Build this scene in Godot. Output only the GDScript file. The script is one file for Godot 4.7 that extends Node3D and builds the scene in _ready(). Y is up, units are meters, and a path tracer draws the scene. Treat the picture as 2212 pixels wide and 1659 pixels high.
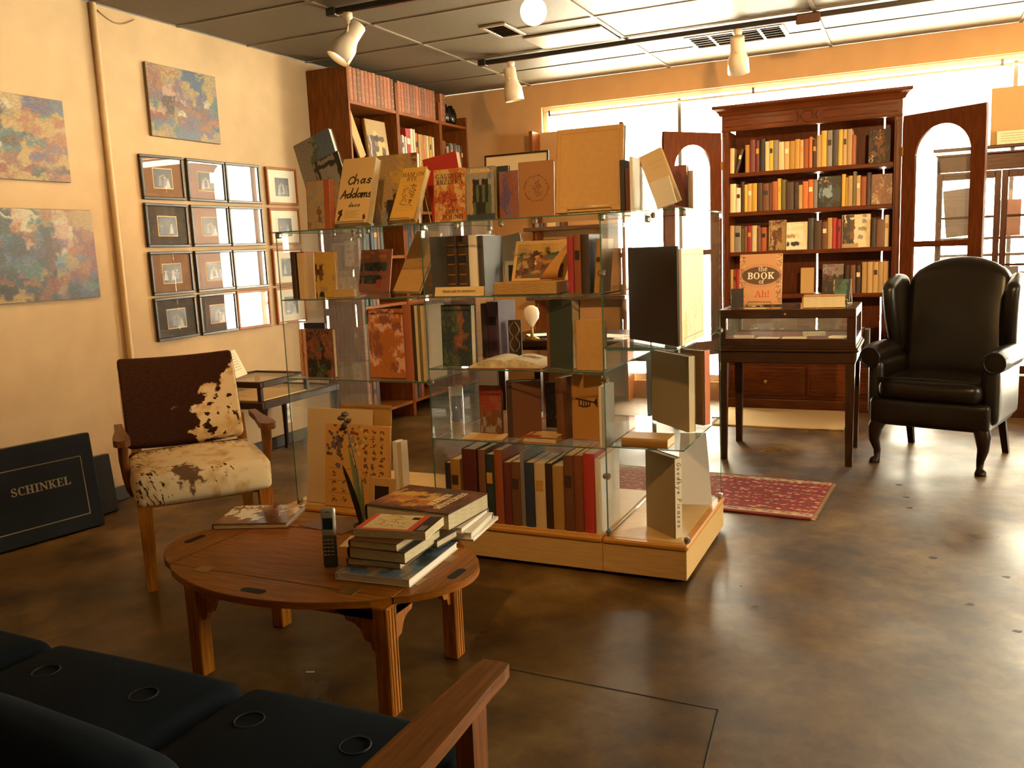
extends Node3D
# A bookshop corner: glass display case full of books, coffee table, chairs, bookcases against a bright shop window.
# World: y up, the window wall lies at z = WINZ, the picture wall at x = WALLX, metres.

const WALLX := -4.42
const WINZ := -7.85
const CEIL := 2.95

var taken := {}
var mats := {}
var tex := {}
var rng := RandomNumberGenerator.new()

# ---------------------------------------------------------------- names and things
func numbered(called: String) -> String:
	var n: int = taken.get(called, 0)
	taken[called] = n + 1
	return called if n == 0 else "%s_%03d" % [called, n]

func tag(o: Node3D, label: String, category: String, group := "") -> Node3D:
	o.set_meta("label", label)
	o.set_meta("category", category)
	if group != "":
		o.set_meta("group", group)
	return o

func thing(called: String, label: String, category: String, at := Transform3D(), group := "") -> Node3D:
	var o := Node3D.new()
	o.name = numbered(called)
	add_child(o)
	o.transform = at
	tag(o, label, category, group)
	return o

func solid(called: String, label: String, category: String, st: SurfaceTool, m: Material, at := Transform3D(), group := "") -> MeshInstance3D:
	var o := MeshInstance3D.new()
	o.name = numbered(called)
	o.mesh = mesh(st)
	o.material_override = m
	add_child(o)
	o.transform = at
	tag(o, label, category, group)
	return o

func part(par: Node, called: String, st: SurfaceTool, m: Material, at := Transform3D()) -> MeshInstance3D:
	return meshpart(par, called, mesh(st), m, at)

func meshpart(par: Node, called: String, me: Mesh, m: Material, at := Transform3D()) -> MeshInstance3D:
	var o := MeshInstance3D.new()
	var n := 0
	var base := called
	while par.has_node(NodePath(called)):
		n += 1
		called = "%s_%03d" % [base, n]
	o.name = called
	o.mesh = me
	o.material_override = m
	par.add_child(o)
	o.transform = at
	return o

func struct(called: String, st: SurfaceTool, m: Material, label: String, category: String) -> MeshInstance3D:
	var o := solid(called, label, category, st, m)
	o.set_meta("kind", "structure")
	return o

func at(x: float, y: float, z: float, yaw := 0.0) -> Transform3D:
	return Transform3D(Basis(Vector3.UP, deg_to_rad(yaw)), Vector3(x, y, z))

func turned(x: float, y: float, z: float, rx: float, ry: float, rz: float) -> Transform3D:
	return Transform3D(Basis.from_euler(Vector3(deg_to_rad(rx), deg_to_rad(ry), deg_to_rad(rz))), Vector3(x, y, z))

# ---------------------------------------------------------------- shapes
func new_st(flat := true) -> SurfaceTool:
	var st := SurfaceTool.new()
	st.begin(Mesh.PRIMITIVE_TRIANGLES)
	st.set_smooth_group(-1 if flat else 0)
	return st

func mesh(st: SurfaceTool) -> ArrayMesh:
	st.generate_normals()
	return st.commit()

func t3(st: SurfaceTool, a: Vector3, b: Vector3, c: Vector3, out: Vector3) -> void:
	if (a - c).cross(a - b).dot(out) < 0.0:
		var k := b
		b = c
		c = k
	st.add_vertex(a)
	st.add_vertex(b)
	st.add_vertex(c)

func q4(st: SurfaceTool, a: Vector3, b: Vector3, c: Vector3, d: Vector3, out: Vector3) -> void:
	t3(st, a, b, c, out)
	t3(st, a, c, d, out)

# a box, its edges chamfered by b
func bx(st: SurfaceTool, c: Vector3, s: Vector3, b := 0.0, xf := Transform3D()) -> void:
	st.set_smooth_group(-1)
	var h := s * 0.5
	b = minf(b, minf(h.x, minf(h.y, h.z)) * 0.8)
	for k in 3:
		var u := (k + 1) % 3
		var v := (k + 2) % 3
		for sg in [-1.0, 1.0]:
			var pts := []
			for e in [[-1, -1], [1, -1], [1, 1], [-1, 1]]:
				var p := Vector3()
				p[k] = sg * h[k]
				p[u] = e[0] * (h[u] - b)
				p[v] = e[1] * (h[v] - b)
				pts.append(xf * (c + p))
			var o := Vector3()
			o[k] = sg
			q4(st, pts[0], pts[1], pts[2], pts[3], xf.basis * o)
		if b <= 0.0:
			continue
		for e in [[-1, -1], [1, -1], [1, 1], [-1, 1]]:
			var pts := []
			for w in [[-1, 0], [1, 0], [1, 1], [-1, 1]]:
				var p := Vector3()
				p[k] = w[0] * (h[k] - b)
				p[u] = e[0] * (h[u] - (b if w[1] == 0 else 0.0))
				p[v] = e[1] * (h[v] - (0.0 if w[1] == 0 else b))
				pts.append(xf * (c + p))
			var o := Vector3()
			o[u] = e[0]
			o[v] = e[1]
			q4(st, pts[0], pts[1], pts[2], pts[3], xf.basis * o)
	if b > 0.0:
		for x in [-1.0, 1.0]:
			for y in [-1.0, 1.0]:
				for z in [-1.0, 1.0]:
					var o := Vector3(x, y, z)
					t3(st, xf * (c + o * Vector3(h.x, h.y - b, h.z - b)), xf * (c + o * Vector3(h.x - b, h.y, h.z - b)), xf * (c + o * Vector3(h.x - b, h.y - b, h.z)), xf.basis * o)

func box(c: Vector3, s: Vector3, b := 0.0) -> SurfaceTool:
	var st := new_st()
	bx(st, c, s, b)
	return st

# from corner to corner
func span(st: SurfaceTool, a: Vector3, c: Vector3, b := 0.0) -> void:
	bx(st, (a + c) * 0.5, (c - a).abs(), b)

# a post whose rectangular foot and head differ
func post(st: SurfaceTool, c0: Vector3, s0: Vector2, c1: Vector3, s1: Vector2) -> void:
	st.set_smooth_group(-1)
	var lo := []
	var hi := []
	for e in [[-1, -1], [1, -1], [1, 1], [-1, 1]]:
		lo.append(c0 + Vector3(e[0] * s0.x, 0, e[1] * s0.y) * 0.5)
		hi.append(c1 + Vector3(e[0] * s1.x, 0, e[1] * s1.y) * 0.5)
	for k in 4:
		var j := (k + 1) % 4
		q4(st, lo[k], lo[j], hi[j], hi[k], (lo[k] + lo[j] + hi[k] + hi[j]) * 0.25 - (c0 + c1) * 0.5)
	q4(st, lo[0], lo[1], lo[2], lo[3], c0 - c1)
	q4(st, hi[0], hi[1], hi[2], hi[3], c1 - c0)

# a round bar through points, radius per point
func tube(st: SurfaceTool, pts: PackedVector3Array, rad: Array, sides := 8, closed := false, squash := 1.0) -> void:
	st.set_smooth_group(1)
	var n := pts.size()
	var rings := []
	var side := Vector3.ZERO
	for i in n:
		var a: Vector3 = pts[(i - 1 + n) % n] if (closed or i > 0) else pts[0]
		var c: Vector3 = pts[(i + 1) % n] if (closed or i < n - 1) else pts[n - 1]
		var d := (c - a).normalized()
		if side == Vector3.ZERO:
			side = d.cross(Vector3.UP if absf(d.y) < 0.9 else Vector3.RIGHT).normalized()
		side = (side - d * side.dot(d)).normalized()
		var up := d.cross(side)
		var r: float = rad[mini(i, rad.size() - 1)]
		var ring := []
		for k in sides:
			var t := TAU * k / sides
			ring.append(pts[i] + (side * cos(t) + up * sin(t) * squash) * r)
		rings.append(ring)
	for i in (n if closed else n - 1):
		var j := (i + 1) % n
		for k in sides:
			var l := (k + 1) % sides
			var mid := (pts[i] + pts[j]) * 0.5
			q4(st, rings[i][k], rings[i][l], rings[j][l], rings[j][k], (rings[i][k] + rings[j][l]) * 0.5 - mid)
	if not closed:
		st.set_smooth_group(-1)
		for e in [0, n - 1]:
			var o: Vector3 = pts[e] - pts[1 if e == 0 else n - 2]
			for k in range(1, sides - 1):
				t3(st, rings[e][0], rings[e][k], rings[e][k + 1], o)

# turned about the y axis: profile of (radius, height)
func lathe(st: SurfaceTool, prof: Array, sides := 16, c := Vector3.ZERO) -> void:
	st.set_smooth_group(1)
	for i in prof.size() - 1:
		var p: Vector2 = prof[i]
		var q: Vector2 = prof[i + 1]
		for k in sides:
			var a := TAU * k / sides
			var b := TAU * (k + 1) / sides
			var da := Vector3(cos(a), 0, sin(a))
			var db := Vector3(cos(b), 0, sin(b))
			var dn := Vector3(q.y - p.y, 0, p.x - q.x)
			var o := (da + db).normalized() * dn.x + Vector3.UP * dn.z
			if p.x > 0.0001:
				t3(st, c + da * p.x + Vector3.UP * p.y, c + db * p.x + Vector3.UP * p.y, c + db * q.x + Vector3.UP * q.y, o)
			if q.x > 0.0001:
				t3(st, c + da * p.x + Vector3.UP * p.y, c + db * q.x + Vector3.UP * q.y, c + da * q.x + Vector3.UP * q.y, o)

# a flat outline in x,y given thickness along z from z0 to z1
func prism(st: SurfaceTool, poly: PackedVector2Array, z0: float, z1: float, xf := Transform3D()) -> void:
	st.set_smooth_group(-1)
	var tri := Geometry2D.triangulate_polygon(poly)
	for i in range(0, tri.size(), 3):
		for z in [z0, z1]:
			t3(st, xf * Vector3(poly[tri[i]].x, poly[tri[i]].y, z), xf * Vector3(poly[tri[i + 1]].x, poly[tri[i + 1]].y, z), xf * Vector3(poly[tri[i + 2]].x, poly[tri[i + 2]].y, z), xf.basis * Vector3(0, 0, 1 if z == maxf(z0, z1) else -1))
	var turn := 1.0 if Geometry2D.is_polygon_clockwise(poly) else -1.0
	for i in poly.size():
		var a := poly[i]
		var b := poly[(i + 1) % poly.size()]
		var o := Vector3(-(b - a).y, (b - a).x, 0) * turn
		q4(st, xf * Vector3(a.x, a.y, z0), xf * Vector3(b.x, b.y, z0), xf * Vector3(b.x, b.y, z1), xf * Vector3(a.x, a.y, z1), xf.basis * o)

# a plate between two outlines of equally many points
func ringplate(st: SurfaceTool, outer: PackedVector2Array, inner: PackedVector2Array, z0: float, z1: float, xf := Transform3D()) -> void:
	st.set_smooth_group(-1)
	var n := outer.size()
	var mid := Vector2.ZERO
	for p in inner:
		mid += p / n
	for i in n:
		var j := (i + 1) % n
		for z in [z0, z1]:
			q4(st, xf * Vector3(outer[i].x, outer[i].y, z), xf * Vector3(outer[j].x, outer[j].y, z), xf * Vector3(inner[j].x, inner[j].y, z), xf * Vector3(inner[i].x, inner[i].y, z), xf.basis * Vector3(0, 0, 1 if z == maxf(z0, z1) else -1))
		for pair in [[outer, 1.0], [inner, -1.0]]:
			var a: Vector2 = pair[0][i]
			var b: Vector2 = pair[0][j]
			if a.distance_to(b) < 0.00001:
				continue
			var o: Vector2 = ((a + b) * 0.5 - mid) * pair[1]
			q4(st, xf * Vector3(a.x, a.y, z0), xf * Vector3(b.x, b.y, z0), xf * Vector3(b.x, b.y, z1), xf * Vector3(a.x, a.y, z1), xf.basis * Vector3(o.x, o.y, 0))

# a soft upholstered block: a box of size s whose edges are rounded by r and whose faces swell; bend(p) may move each point. UV is laid over x and (z - y).
func puff(s: Vector3, r: float, swell: float, n: int, bend = null) -> ArrayMesh:
	var st := SurfaceTool.new()
	st.begin(Mesh.PRIMITIVE_TRIANGLES)
	st.set_smooth_group(0)
	var h := s * 0.5
	r = minf(r, minf(h.x, minf(h.y, h.z)) * 0.98)
	var ts := []
	for i in n + 1:
		ts.append(-1.0 + 2.0 * i / n)
	for k in 3:
		var u := (k + 1) % 3
		var v := (k + 2) % 3
		for sg in [-1.0, 1.0]:
			var grid := []
			for i in n + 1:
				var line := []
				for j in n + 1:
					var p := Vector3()
					p[k] = sg * h[k]
					p[u] = _spread(ts[i], h[u], r)
					p[v] = _spread(ts[j], h[v], r)
					var core := Vector3(clampf(p.x, -h.x + r, h.x - r), clampf(p.y, -h.y + r, h.y - r), clampf(p.z, -h.z + r, h.z - r))
					var q := core + (p - core).normalized() * r
					var f := q / h
					q[0] += f.x * swell * (1.0 - f.y * f.y) * (1.0 - f.z * f.z) * 0.5
					q[1] += f.y * swell * (1.0 - f.x * f.x) * (1.0 - f.z * f.z)
					q[2] += f.z * swell * (1.0 - f.y * f.y) * (1.0 - f.x * f.x) * 0.7
					var uv := Vector2(q.x / s.x + 0.5, (q.z - q.y) / (s.y + s.z) + 0.5)
					if bend != null:
						q = (bend as Callable).call(q)
					line.append([q, uv])
				grid.append(line)
			for i in n:
				for j in n:
					var a: Array = grid[i][j]
					var b: Array = grid[i + 1][j]
					var c: Array = grid[i + 1][j + 1]
					var d: Array = grid[i][j + 1]
					for tri in ([[a, b, c], [a, c, d]] if sg < 0 else [[a, c, b], [a, d, c]]):
						for e in tri:
							st.set_uv(e[1])
							st.add_vertex(e[0])
	st.generate_normals()
	return st.commit()

func _spread(t: float, h: float, r: float) -> float:
	# more grid lines where the edge rounds
	var e := 0.5
	if absf(t) < 1.0 - e:
		return t / (1.0 - e) * (h - r)
	return signf(t) * (h - r + (absf(t) - 1.0 + e) / e * r)

# a thin printed sheet facing +z, its texture upright
func sheet(w: float, h: float, d := 0.0008) -> ArrayMesh:
	var st := SurfaceTool.new()
	st.begin(Mesh.PRIMITIVE_TRIANGLES)
	st.set_smooth_group(-1)
	for z in [[d, 1.0], [0.0, -1.0]]:
		var ps := [Vector3(-w / 2, -h / 2, z[0]), Vector3(-w / 2, h / 2, z[0]), Vector3(w / 2, h / 2, z[0]), Vector3(w / 2, -h / 2, z[0])]
		var us := [Vector2(0, 1), Vector2(0, 0), Vector2(1, 0), Vector2(1, 1)]
		for k in ([0, 1, 2, 0, 2, 3] if z[1] > 0 else [0, 2, 1, 0, 3, 2]):
			st.set_uv(us[k])
			st.add_vertex(ps[k])
	var rim := [Vector2(-w / 2, -h / 2), Vector2(w / 2, -h / 2), Vector2(w / 2, h / 2), Vector2(-w / 2, h / 2)]
	for k in 4:
		var a: Vector2 = rim[k]
		var b: Vector2 = rim[(k + 1) % 4]
		for v in [[a, 0.0], [b, d], [b, 0.0], [a, 0.0], [a, d], [b, d]]:
			st.set_uv(Vector2(0.5 + v[0].x / w * 0.98, 0.5 - v[0].y / h * 0.98))
			st.add_vertex(Vector3(v[0].x, v[0].y, v[1]))
	st.generate_normals()
	return st.commit()

func letters(par: Node, text: String, height: float, where: Transform3D, m: Material, serif := true, bold := false, called := "lettering") -> MeshInstance3D:
	var f := SystemFont.new()
	f.font_names = PackedStringArray(["Droid Serif" if serif else "Droid Sans"])
	f.font_weight = 700 if bold else 400
	var t := TextMesh.new()
	t.text = text
	t.font = f
	t.font_size = 32
	t.pixel_size = height / 23.0
	t.depth = 0.0006
	t.curve_step = 2.0
	return meshpart(par, called, t, m, where)

# ---------------------------------------------------------------- the scene
func _ready() -> void:
	rng.seed = 20
	# camera
	var cam := Camera3D.new()
	cam.name = "camera"
	cam.position = Vector3(0, 1.42, 0)
	cam.rotation_degrees = Vector3(-8.73, 25.09, -2.43)
	cam.fov = 47.66
	cam.near = 0.05
	cam.far = 100.0
	cam.current = true
	add_child(cam)
	# sky: a bright white overcast day outside the shop window
	var sky_look := ProceduralSkyMaterial.new()
	sky_look.sky_top_color = Color(1.0, 0.955, 0.83)
	sky_look.sky_horizon_color = Color(1.0, 0.955, 0.83)
	sky_look.ground_bottom_color = Color(0.85, 0.81, 0.7)
	sky_look.ground_horizon_color = Color(0.95, 0.91, 0.79)
	sky_look.sky_energy_multiplier = 5.0
	sky_look.ground_energy_multiplier = 8.5
	var env := Environment.new()
	env.background_mode = Environment.BG_SKY
	env.sky = Sky.new()
	env.sky.sky_material = sky_look
	env.tonemap_mode = Environment.TONE_MAPPER_LINEAR
	env.tonemap_exposure = 0.74
	env.sdfgi_enabled = true
	env.ssao_enabled = true
	env.ssil_enabled = true
	var we := WorldEnvironment.new()
	we.name = "world_environment"
	we.environment = env
	add_child(we)
	# the shop's warm lamps are lit in their own builders (ceiling_lamps)
	make_textures()
	build_room()
	ceiling_lamps()
	display_case()
	coffee_table()
	cowhide_chair()
	sofa()
	wing_chair()
	vitrine_table()
	arched_bookcase()
	wall_bookcase()
	hutch_cabinet()
	window_shelves()
	side_tables()
	wall_pictures()
	folios()
	case_books()
	table_books()
	shelf_books()
	small_things()

# ---------------------------------------------------------------- room
func build_room() -> void:
	var plaster := tri("cream wall paint", Color("bb9f7a"), "wall", Vector3.ONE * 0.7, 0.7, true, 0.3)
	var tanpaint := tri("tan wall paint", Color("c9a070"), "wall", Vector3.ONE * 0.7, 0.7, true, 0.3)
	var white := plain("white window paint", Color("e8e6da"), 0.5)
	# floor
	var fm := plain("stained concrete", Color.WHITE, 0.55)
	fm.albedo_texture = tex["floor"]
	fm.uv1_triplanar = true
	fm.uv1_world_triplanar = true
	fm.uv1_scale = Vector3.ONE * 0.15
	fm.roughness = 0.62
	fm.roughness_texture = tex["gloss"]
	fm.metallic_specular = 0.5
	var st := new_st()
	span(st, Vector3(-4.7, -0.2, -8.1), Vector3(4.4, 0, 3.4))
	var floor_node := struct("floor", st, fm, "brown stained polished concrete floor with dark scuffs", "floor")
	# score lines and scuffs in the concrete
	var scuffs := new_st()
	for ln in [[-1.34, -2.52, -0.52, -2.5], [-0.52, -2.5, -0.47, -1.92], [-0.47, -1.92, -1.3, -1.86]]:
		tube(scuffs, PackedVector3Array([Vector3(ln[0], -0.004, ln[1]), Vector3(ln[2], -0.004, ln[3])]), [0.006], 6)
	part(floor_node, "seam", scuffs, plain("seam filler", Color("33261a"), 0.8))
	var marks := new_st()
	for p in [[0.1, -4.1], [0.37, -3.95], [0.22, -3.6], [0.62, -3.62], [0.72, -3.4], [0.6, -3.1], [0.36, -3.4], [0.72, -2.9], [0.66, -2.6], [0.66, -2.35], [0.62, -2.1], [0.45, -1.95], [-0.06, -5.3], [-0.02, -5.05], [0.0, -4.85]]:
		var pts := PackedVector2Array()
		for k in 9:
			var a := TAU * k / 9
			var r := rng.randf_range(0.4, 1.0) * 0.019
			pts.append(Vector2(p[0] + cos(a) * r * 1.3, -p[1] + sin(a) * r))
		prism(marks, pts, -0.002, 0.0006, Transform3D(Basis(Vector3.RIGHT, -PI / 2), Vector3.ZERO))
	var mk := part(floor_node, "scuff_mark", marks, plain("scuff", Color("2a2018"), 0.7))
	mk.set_meta("kind", "stuff")
	# walls
	st = new_st()
	span(st, Vector3(-4.7, 0, -8.1), Vector3(WALLX, CEIL, 3.4))
	struct("wall_left", st, plaster, "cream painted wall hung with pictures on the left", "wall")
	st = new_st()
	span(st, Vector3(WALLX, 0, -8.1), Vector3(-3.25, CEIL, WINZ))
	span(st, Vector3(-3.25, 2.735, -8.1), Vector3(4.2, CEIL, WINZ))
	span(st, Vector3(-3.25, 0, -8.1), Vector3(4.2, 0.16, WINZ))
	span(st, Vector3(3.55, 0.16, -8.1), Vector3(4.2, 2.735, WINZ))
	struct("wall_front", st, tanpaint, "tan painted wall around the wide shop window", "wall")
	st = new_st()
	span(st, Vector3(4.2, 0, -8.1), Vector3(4.4, CEIL, -4.6))
	span(st, Vector3(4.2, 0, -4.6), Vector3(4.4, 1.0, -3.1))
	span(st, Vector3(4.2, 2.4, -4.6), Vector3(4.4, CEIL, -3.1))
	span(st, Vector3(4.2, 0, -3.1), Vector3(4.4, CEIL, 3.4))
	struct("wall_right", st, plaster, "cream painted wall with a side window on the right out of view", "wall")
	st = new_st()
	span(st, Vector3(WALLX, 0, 3.2), Vector3(4.2, CEIL, 3.4))
	struct("wall_back", st, plaster, "cream painted wall behind the sofa out of view", "wall")
	st = new_st()
	span(st, Vector3(WALLX + 0.001, 0.001, -7.84), Vector3(WALLX + 0.016, 0.09, 3.15), 0.004)
	struct("baseboard_left", st, plain("dark baseboard", Color("2c2119"), 0.5), "dark brown baseboard along the picture wall", "baseboard")
	# conduit running down the picture wall
	st = new_st()
	tube(st, PackedVector3Array([Vector3(WALLX + 0.02, CEIL - 0.002, -3.855), Vector3(WALLX + 0.02, 0.001, -3.855)]), [0.02], 10)
	solid("wall_pipe", "cream painted conduit running down the picture wall beside the paintings", "pipe", st, plain("pipe paint", Color("b99a6c"), 0.5))
	st = new_st()
	var cable := PackedVector3Array()
	for k in 9:
		var t := k / 8.0
		cable.append(Vector3(WALLX + 0.006, CEIL - 0.03 - 0.05 * sin(PI * t), -3.9 - 0.27 * t))
	tube(st, cable, [0.004], 6)
	solid("loose_cable", "thin loose cable sagging below the ceiling beside the wall pipe", "cable", st, plain("cable skin", Color("9b7f57"), 0.6))
	# window: frame, mullions, panes
	st = new_st()
	span(st, Vector3(-3.25, 2.69, -8.0), Vector3(3.55, 2.735, -7.9), 0.004)
	span(st, Vector3(-3.25, 0.16, -8.0), Vector3(3.55, 0.22, -7.9), 0.004)
	span(st, Vector3(-3.25, 0.22, -8.0), Vector3(-3.21, 2.69, -7.9), 0.004)
	span(st, Vector3(3.51, 0.22, -8.0), Vector3(3.55, 2.69, -7.9), 0.004)
	var win := struct("window_1", st, white, "wide bright shop window behind the bookcases", "window")
	var steel := plain("mullion steel", Color("6f6c66"), 0.4, 0.6)
	for x in [-1.955, 0.65]:
		st = new_st()
		span(st, Vector3(x - 0.016, 0.22, -7.975), Vector3(x + 0.016, 2.69, -7.925), 0.003)
		part(win, "mullion", st, steel)
	var shopglass := pane_mat("shop window glass", Color(0.95, 1.0, 0.97), 0.03)
	for p in [[-3.21, -1.971], [-1.939, 0.634], [0.666, 3.51]]:
		st = new_st()
		span(st, Vector3(p[0], 0.22, -7.953), Vector3(p[1], 2.69, -7.947))
		part(win, "pane", st, shopglass)
	st = new_st()
	tube(st, PackedVector3Array([Vector3(-3.18, 2.655, -7.86), Vector3(3.5, 2.655, -7.86)]), [0.012], 8)
	part(win, "rail", st, white)
	for x in [-3.17, -1.3, 0.55]:
		part(win, "rail_bracket", box(Vector3(x, 2.675, -7.87), Vector3(0.02, 0.05, 0.05), 0.003), steel)
	st = new_st()
	for r in [[1.0, -4.6, 1.05, -3.1], [2.35, -4.6, 2.4, -3.1], [1.05, -4.6, 2.35, -4.55], [1.05, -3.15, 2.35, -3.1]]:
		span(st, Vector3(4.27, r[0], r[1]), Vector3(4.33, r[2], r[3]), 0.004)
	var side := struct("window_2", st, white, "side shop window in the right wall out of view", "window")
	st = new_st()
	span(st, Vector3(4.298, 1.05, -4.55), Vector3(4.302, 2.35, -3.15))
	part(side, "pane", st, shopglass)
	# pavement outside
	st = new_st()
	span(st, Vector3(-9, -0.25, -9.3), Vector3(9, -0.02, -8.1))
	struct("pavement", st, plain("pavement", Color("d9d5c8"), 0.9), "pale concrete pavement outside the shop window", "pavement")
	# ceiling of lay-in boards on a grid
	var slab := new_st()
	span(slab, Vector3(-4.7, CEIL + 0.02, -8.1), Vector3(4.4, CEIL + 0.25, 3.4))
	var grid_paint := plain("ceiling grid paint", Color("6d5f4a"), 0.5)
	var ceiling := struct("ceiling", slab, grid_paint, "suspended ceiling of pin holed boards above the shop", "ceiling")
	var board := tri("ceiling board", Color("63553d"), "tile", Vector3.ONE * 1.6, 0.55, true, 0.6)
	var xs := [-4.42, -3.36, -2.02, -0.68, 0.66, 2.0, 3.34, 4.2]
	var z := -7.85
	while z < 3.2:
		var z2 := minf(z + 0.665, 3.2)
		for k in xs.size() - 1:
			if k == 2 and absf(z - (-7.185)) < 0.01 or k == 1 and absf(z - (-6.52)) < 0.7 and z < -5.9:
				pass
			st = new_st()
			bx(st, Vector3((xs[k] + xs[k + 1]) / 2, CEIL + 0.012, (z + z2) / 2), Vector3(xs[k + 1] - xs[k] - 0.022, 0.016, z2 - z - 0.022), 0.004)
			part(ceiling, "panel", st, board)
		z = z2
	for x in xs.slice(1, 7):
		st = new_st()
		span(st, Vector3(x - 0.012, CEIL - 0.004, -7.85), Vector3(x + 0.012, CEIL + 0.006, 3.2))
		part(ceiling, "grid_bar", st, grid_paint)
	z = -7.185
	while z < 3.2:
		st = new_st()
		span(st, Vector3(-4.42, CEIL - 0.003, z - 0.011), Vector3(4.2, CEIL + 0.006, z + 0.011))
		part(ceiling, "grid_bar", st, grid_paint)
		z += 0.665
	# two air vents and a glossy access panel set in the ceiling
	vent(Vector3(-1.28, CEIL - 0.005, -7.02), 0.72, 0.44, 4, "white ceiling vent with four dark slots nearest the shop window", Color("cfc6b4"))
	vent(Vector3(-2.68, CEIL - 0.005, -5.82), 0.2, 0.36, 1, "small brown ceiling vent near the glowing globe bulb", Color("8c7d66"))
	st = box(Vector3(-2.35, CEIL - 0.0065, -6.32), Vector3(0.6, 0.012, 0.46), 0.004)
	solid("access_panel", "smooth flat ceiling access panel behind the glowing globe bulb", "ceiling panel", st, plain("access panel", Color("7d705a"), 0.42))

func vent(c: Vector3, w: float, d: float, slots: int, label: String, paint: Color) -> void:
	var o := thing("ceiling_vent", label, "vent", Transform3D(Basis(), c))
	var pm := plain("vent paint " + paint.to_html(), paint, 0.4)
	var st := new_st()
	var e := 0.03
	bx(st, Vector3(0, 0, -d / 2 + e / 2), Vector3(w, 0.014, e), 0.003)
	bx(st, Vector3(0, 0, d / 2 - e / 2), Vector3(w, 0.014, e), 0.003)
	bx(st, Vector3(-w / 2 + e / 2, 0, 0), Vector3(e, 0.014, d - 2 * e), 0.003)
	bx(st, Vector3(w / 2 - e / 2, 0, 0), Vector3(e, 0.014, d - 2 * e), 0.003)
	part(o, "frame", st, pm)
	for k in range(1, slots):
		part(o, "divider", box(Vector3(-w / 2 + w * k / slots, 0, 0), Vector3(0.022, 0.012, d - 2 * e), 0.003), pm)
	part(o, "dark_back", box(Vector3(0, 0.003, 0), Vector3(w - 2 * e, 0.004, d - 2 * e)), plain("vent dark", Color("1d140d"), 0.9))
	for k in 7 if slots == 1 else 5:
		var st2 := new_st()
		var n := 7 if slots == 1 else 5
		bx(st2, Vector3.ZERO, Vector3(w - 2 * e, 0.002, 0.02), 0.0, Transform3D(Basis(Vector3.RIGHT, 0.6), Vector3(0, -0.001, -d / 2 + e + (d - 2 * e) * (k + 0.5) / n)))
		part(o, "slat", st2, plain("vent slat", Color("3a2a1b"), 0.6))

# ---------------------------------------------------------------- lamps
const WARM := Color(1.0, 0.78, 0.5)

func track(x0: float, x1: float, z: float, label: String, boxx := -99.0) -> void:
	var o := thing("lighting_track", label, "track", Transform3D(Basis(), Vector3((x0 + x1) / 2, 2.925, z)))
	var m := plain("track black", Color("1e1712"), 0.35)
	var st := new_st()
	bx(st, Vector3(0, 0, 0), Vector3(x1 - x0, 0.034, 0.04), 0.004)
	part(o, "rail", st, m)
	part(o, "end_cap", box(Vector3(-(x1 - x0) / 2 - 0.03, 0, 0), Vector3(0.07, 0.046, 0.06), 0.006), m)
	part(o, "live_strip", box(Vector3(0, -0.018, 0), Vector3(x1 - x0, 0.003, 0.012)), plain("copper strip", Color("7a4a2c"), 0.35, 0.6))
	if boxx > -90.0:
		part(o, "junction_box", box(Vector3(boxx - (x0 + x1) / 2, -0.02, 0), Vector3(0.16, 0.07, 0.1), 0.008), plain("junction brown", Color("4a2c1c"), 0.4))

# a white track head: stem, yoke, stepped can; points along dir
func track_head(p: Vector3, dir: Vector3, label: String, power: float, cone: float, lit: bool) -> void:
	var o := thing("track_spotlight", label, "spotlight", Transform3D(Basis(), p), "white track spotlights")
	var m := plain("lamp white", Color("d9c9b0"), 0.35)
	var st := new_st()
	lathe(st, [Vector2(0, 0.0), Vector2(0.03, 0.0), Vector2(0.03, -0.03), Vector2(0.016, -0.04), Vector2(0.014, -0.075), Vector2(0, -0.075)], 14)
	part(o, "stem", st, m)
	dir = dir.normalized()
	var up := -dir
	var side := up.cross(Vector3(0, 0, 1)).normalized()
	var b := Basis(side, up, side.cross(up))
	var can := Transform3D(b, Vector3(0, -0.16, 0))
	st = new_st()
	lathe(st, [Vector2(0, 0.115), Vector2(0.044, 0.115), Vector2(0.05, 0.108), Vector2(0.05, 0.02), Vector2(0.056, -0.005), Vector2(0.074, -0.045), Vector2(0.077, -0.14), Vector2(0.072, -0.14), Vector2(0.068, -0.05), Vector2(0.045, 0.0), Vector2(0, 0.0)], 24)
	part(o, "can", st, m, can)
	st = new_st()
	tube(st, PackedVector3Array([Vector3(0, -0.06, 0.0), b * Vector3(0, 0.02, 0.056) + Vector3(0, -0.16, 0)]), [0.008], 8)
	part(o, "yoke", st, m)
	st = new_st()
	lathe(st, [Vector2(0, -0.02), Vector2(0.02, -0.025), Vector2(0.058, -0.1), Vector2(0.055, -0.112), Vector2(0, -0.122)], 20)
	part(o, "bulb", st, glow("reflector bulb lit", Color(1, 0.86, 0.62), 9.0) if lit else plain("reflector bulb", Color("c9bda6"), 0.2), can)
	if lit:
		var l := SpotLight3D.new()
		l.name = numbered("spot_light")
		add_child(l)
		l.position = p + Vector3(0, -0.16, 0) + dir * 0.16
		l.look_at_from_position(l.position, l.position + dir, Vector3(0.3, 0.9, 0.1))
		l.light_color = WARM
		l.light_energy = power
		l.spot_angle = cone
		l.spot_angle_attenuation = 0.9
		l.spot_range = 12.0
		l.spot_attenuation = 2.0
		l.light_size = 0.05
		l.shadow_enabled = true

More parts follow.
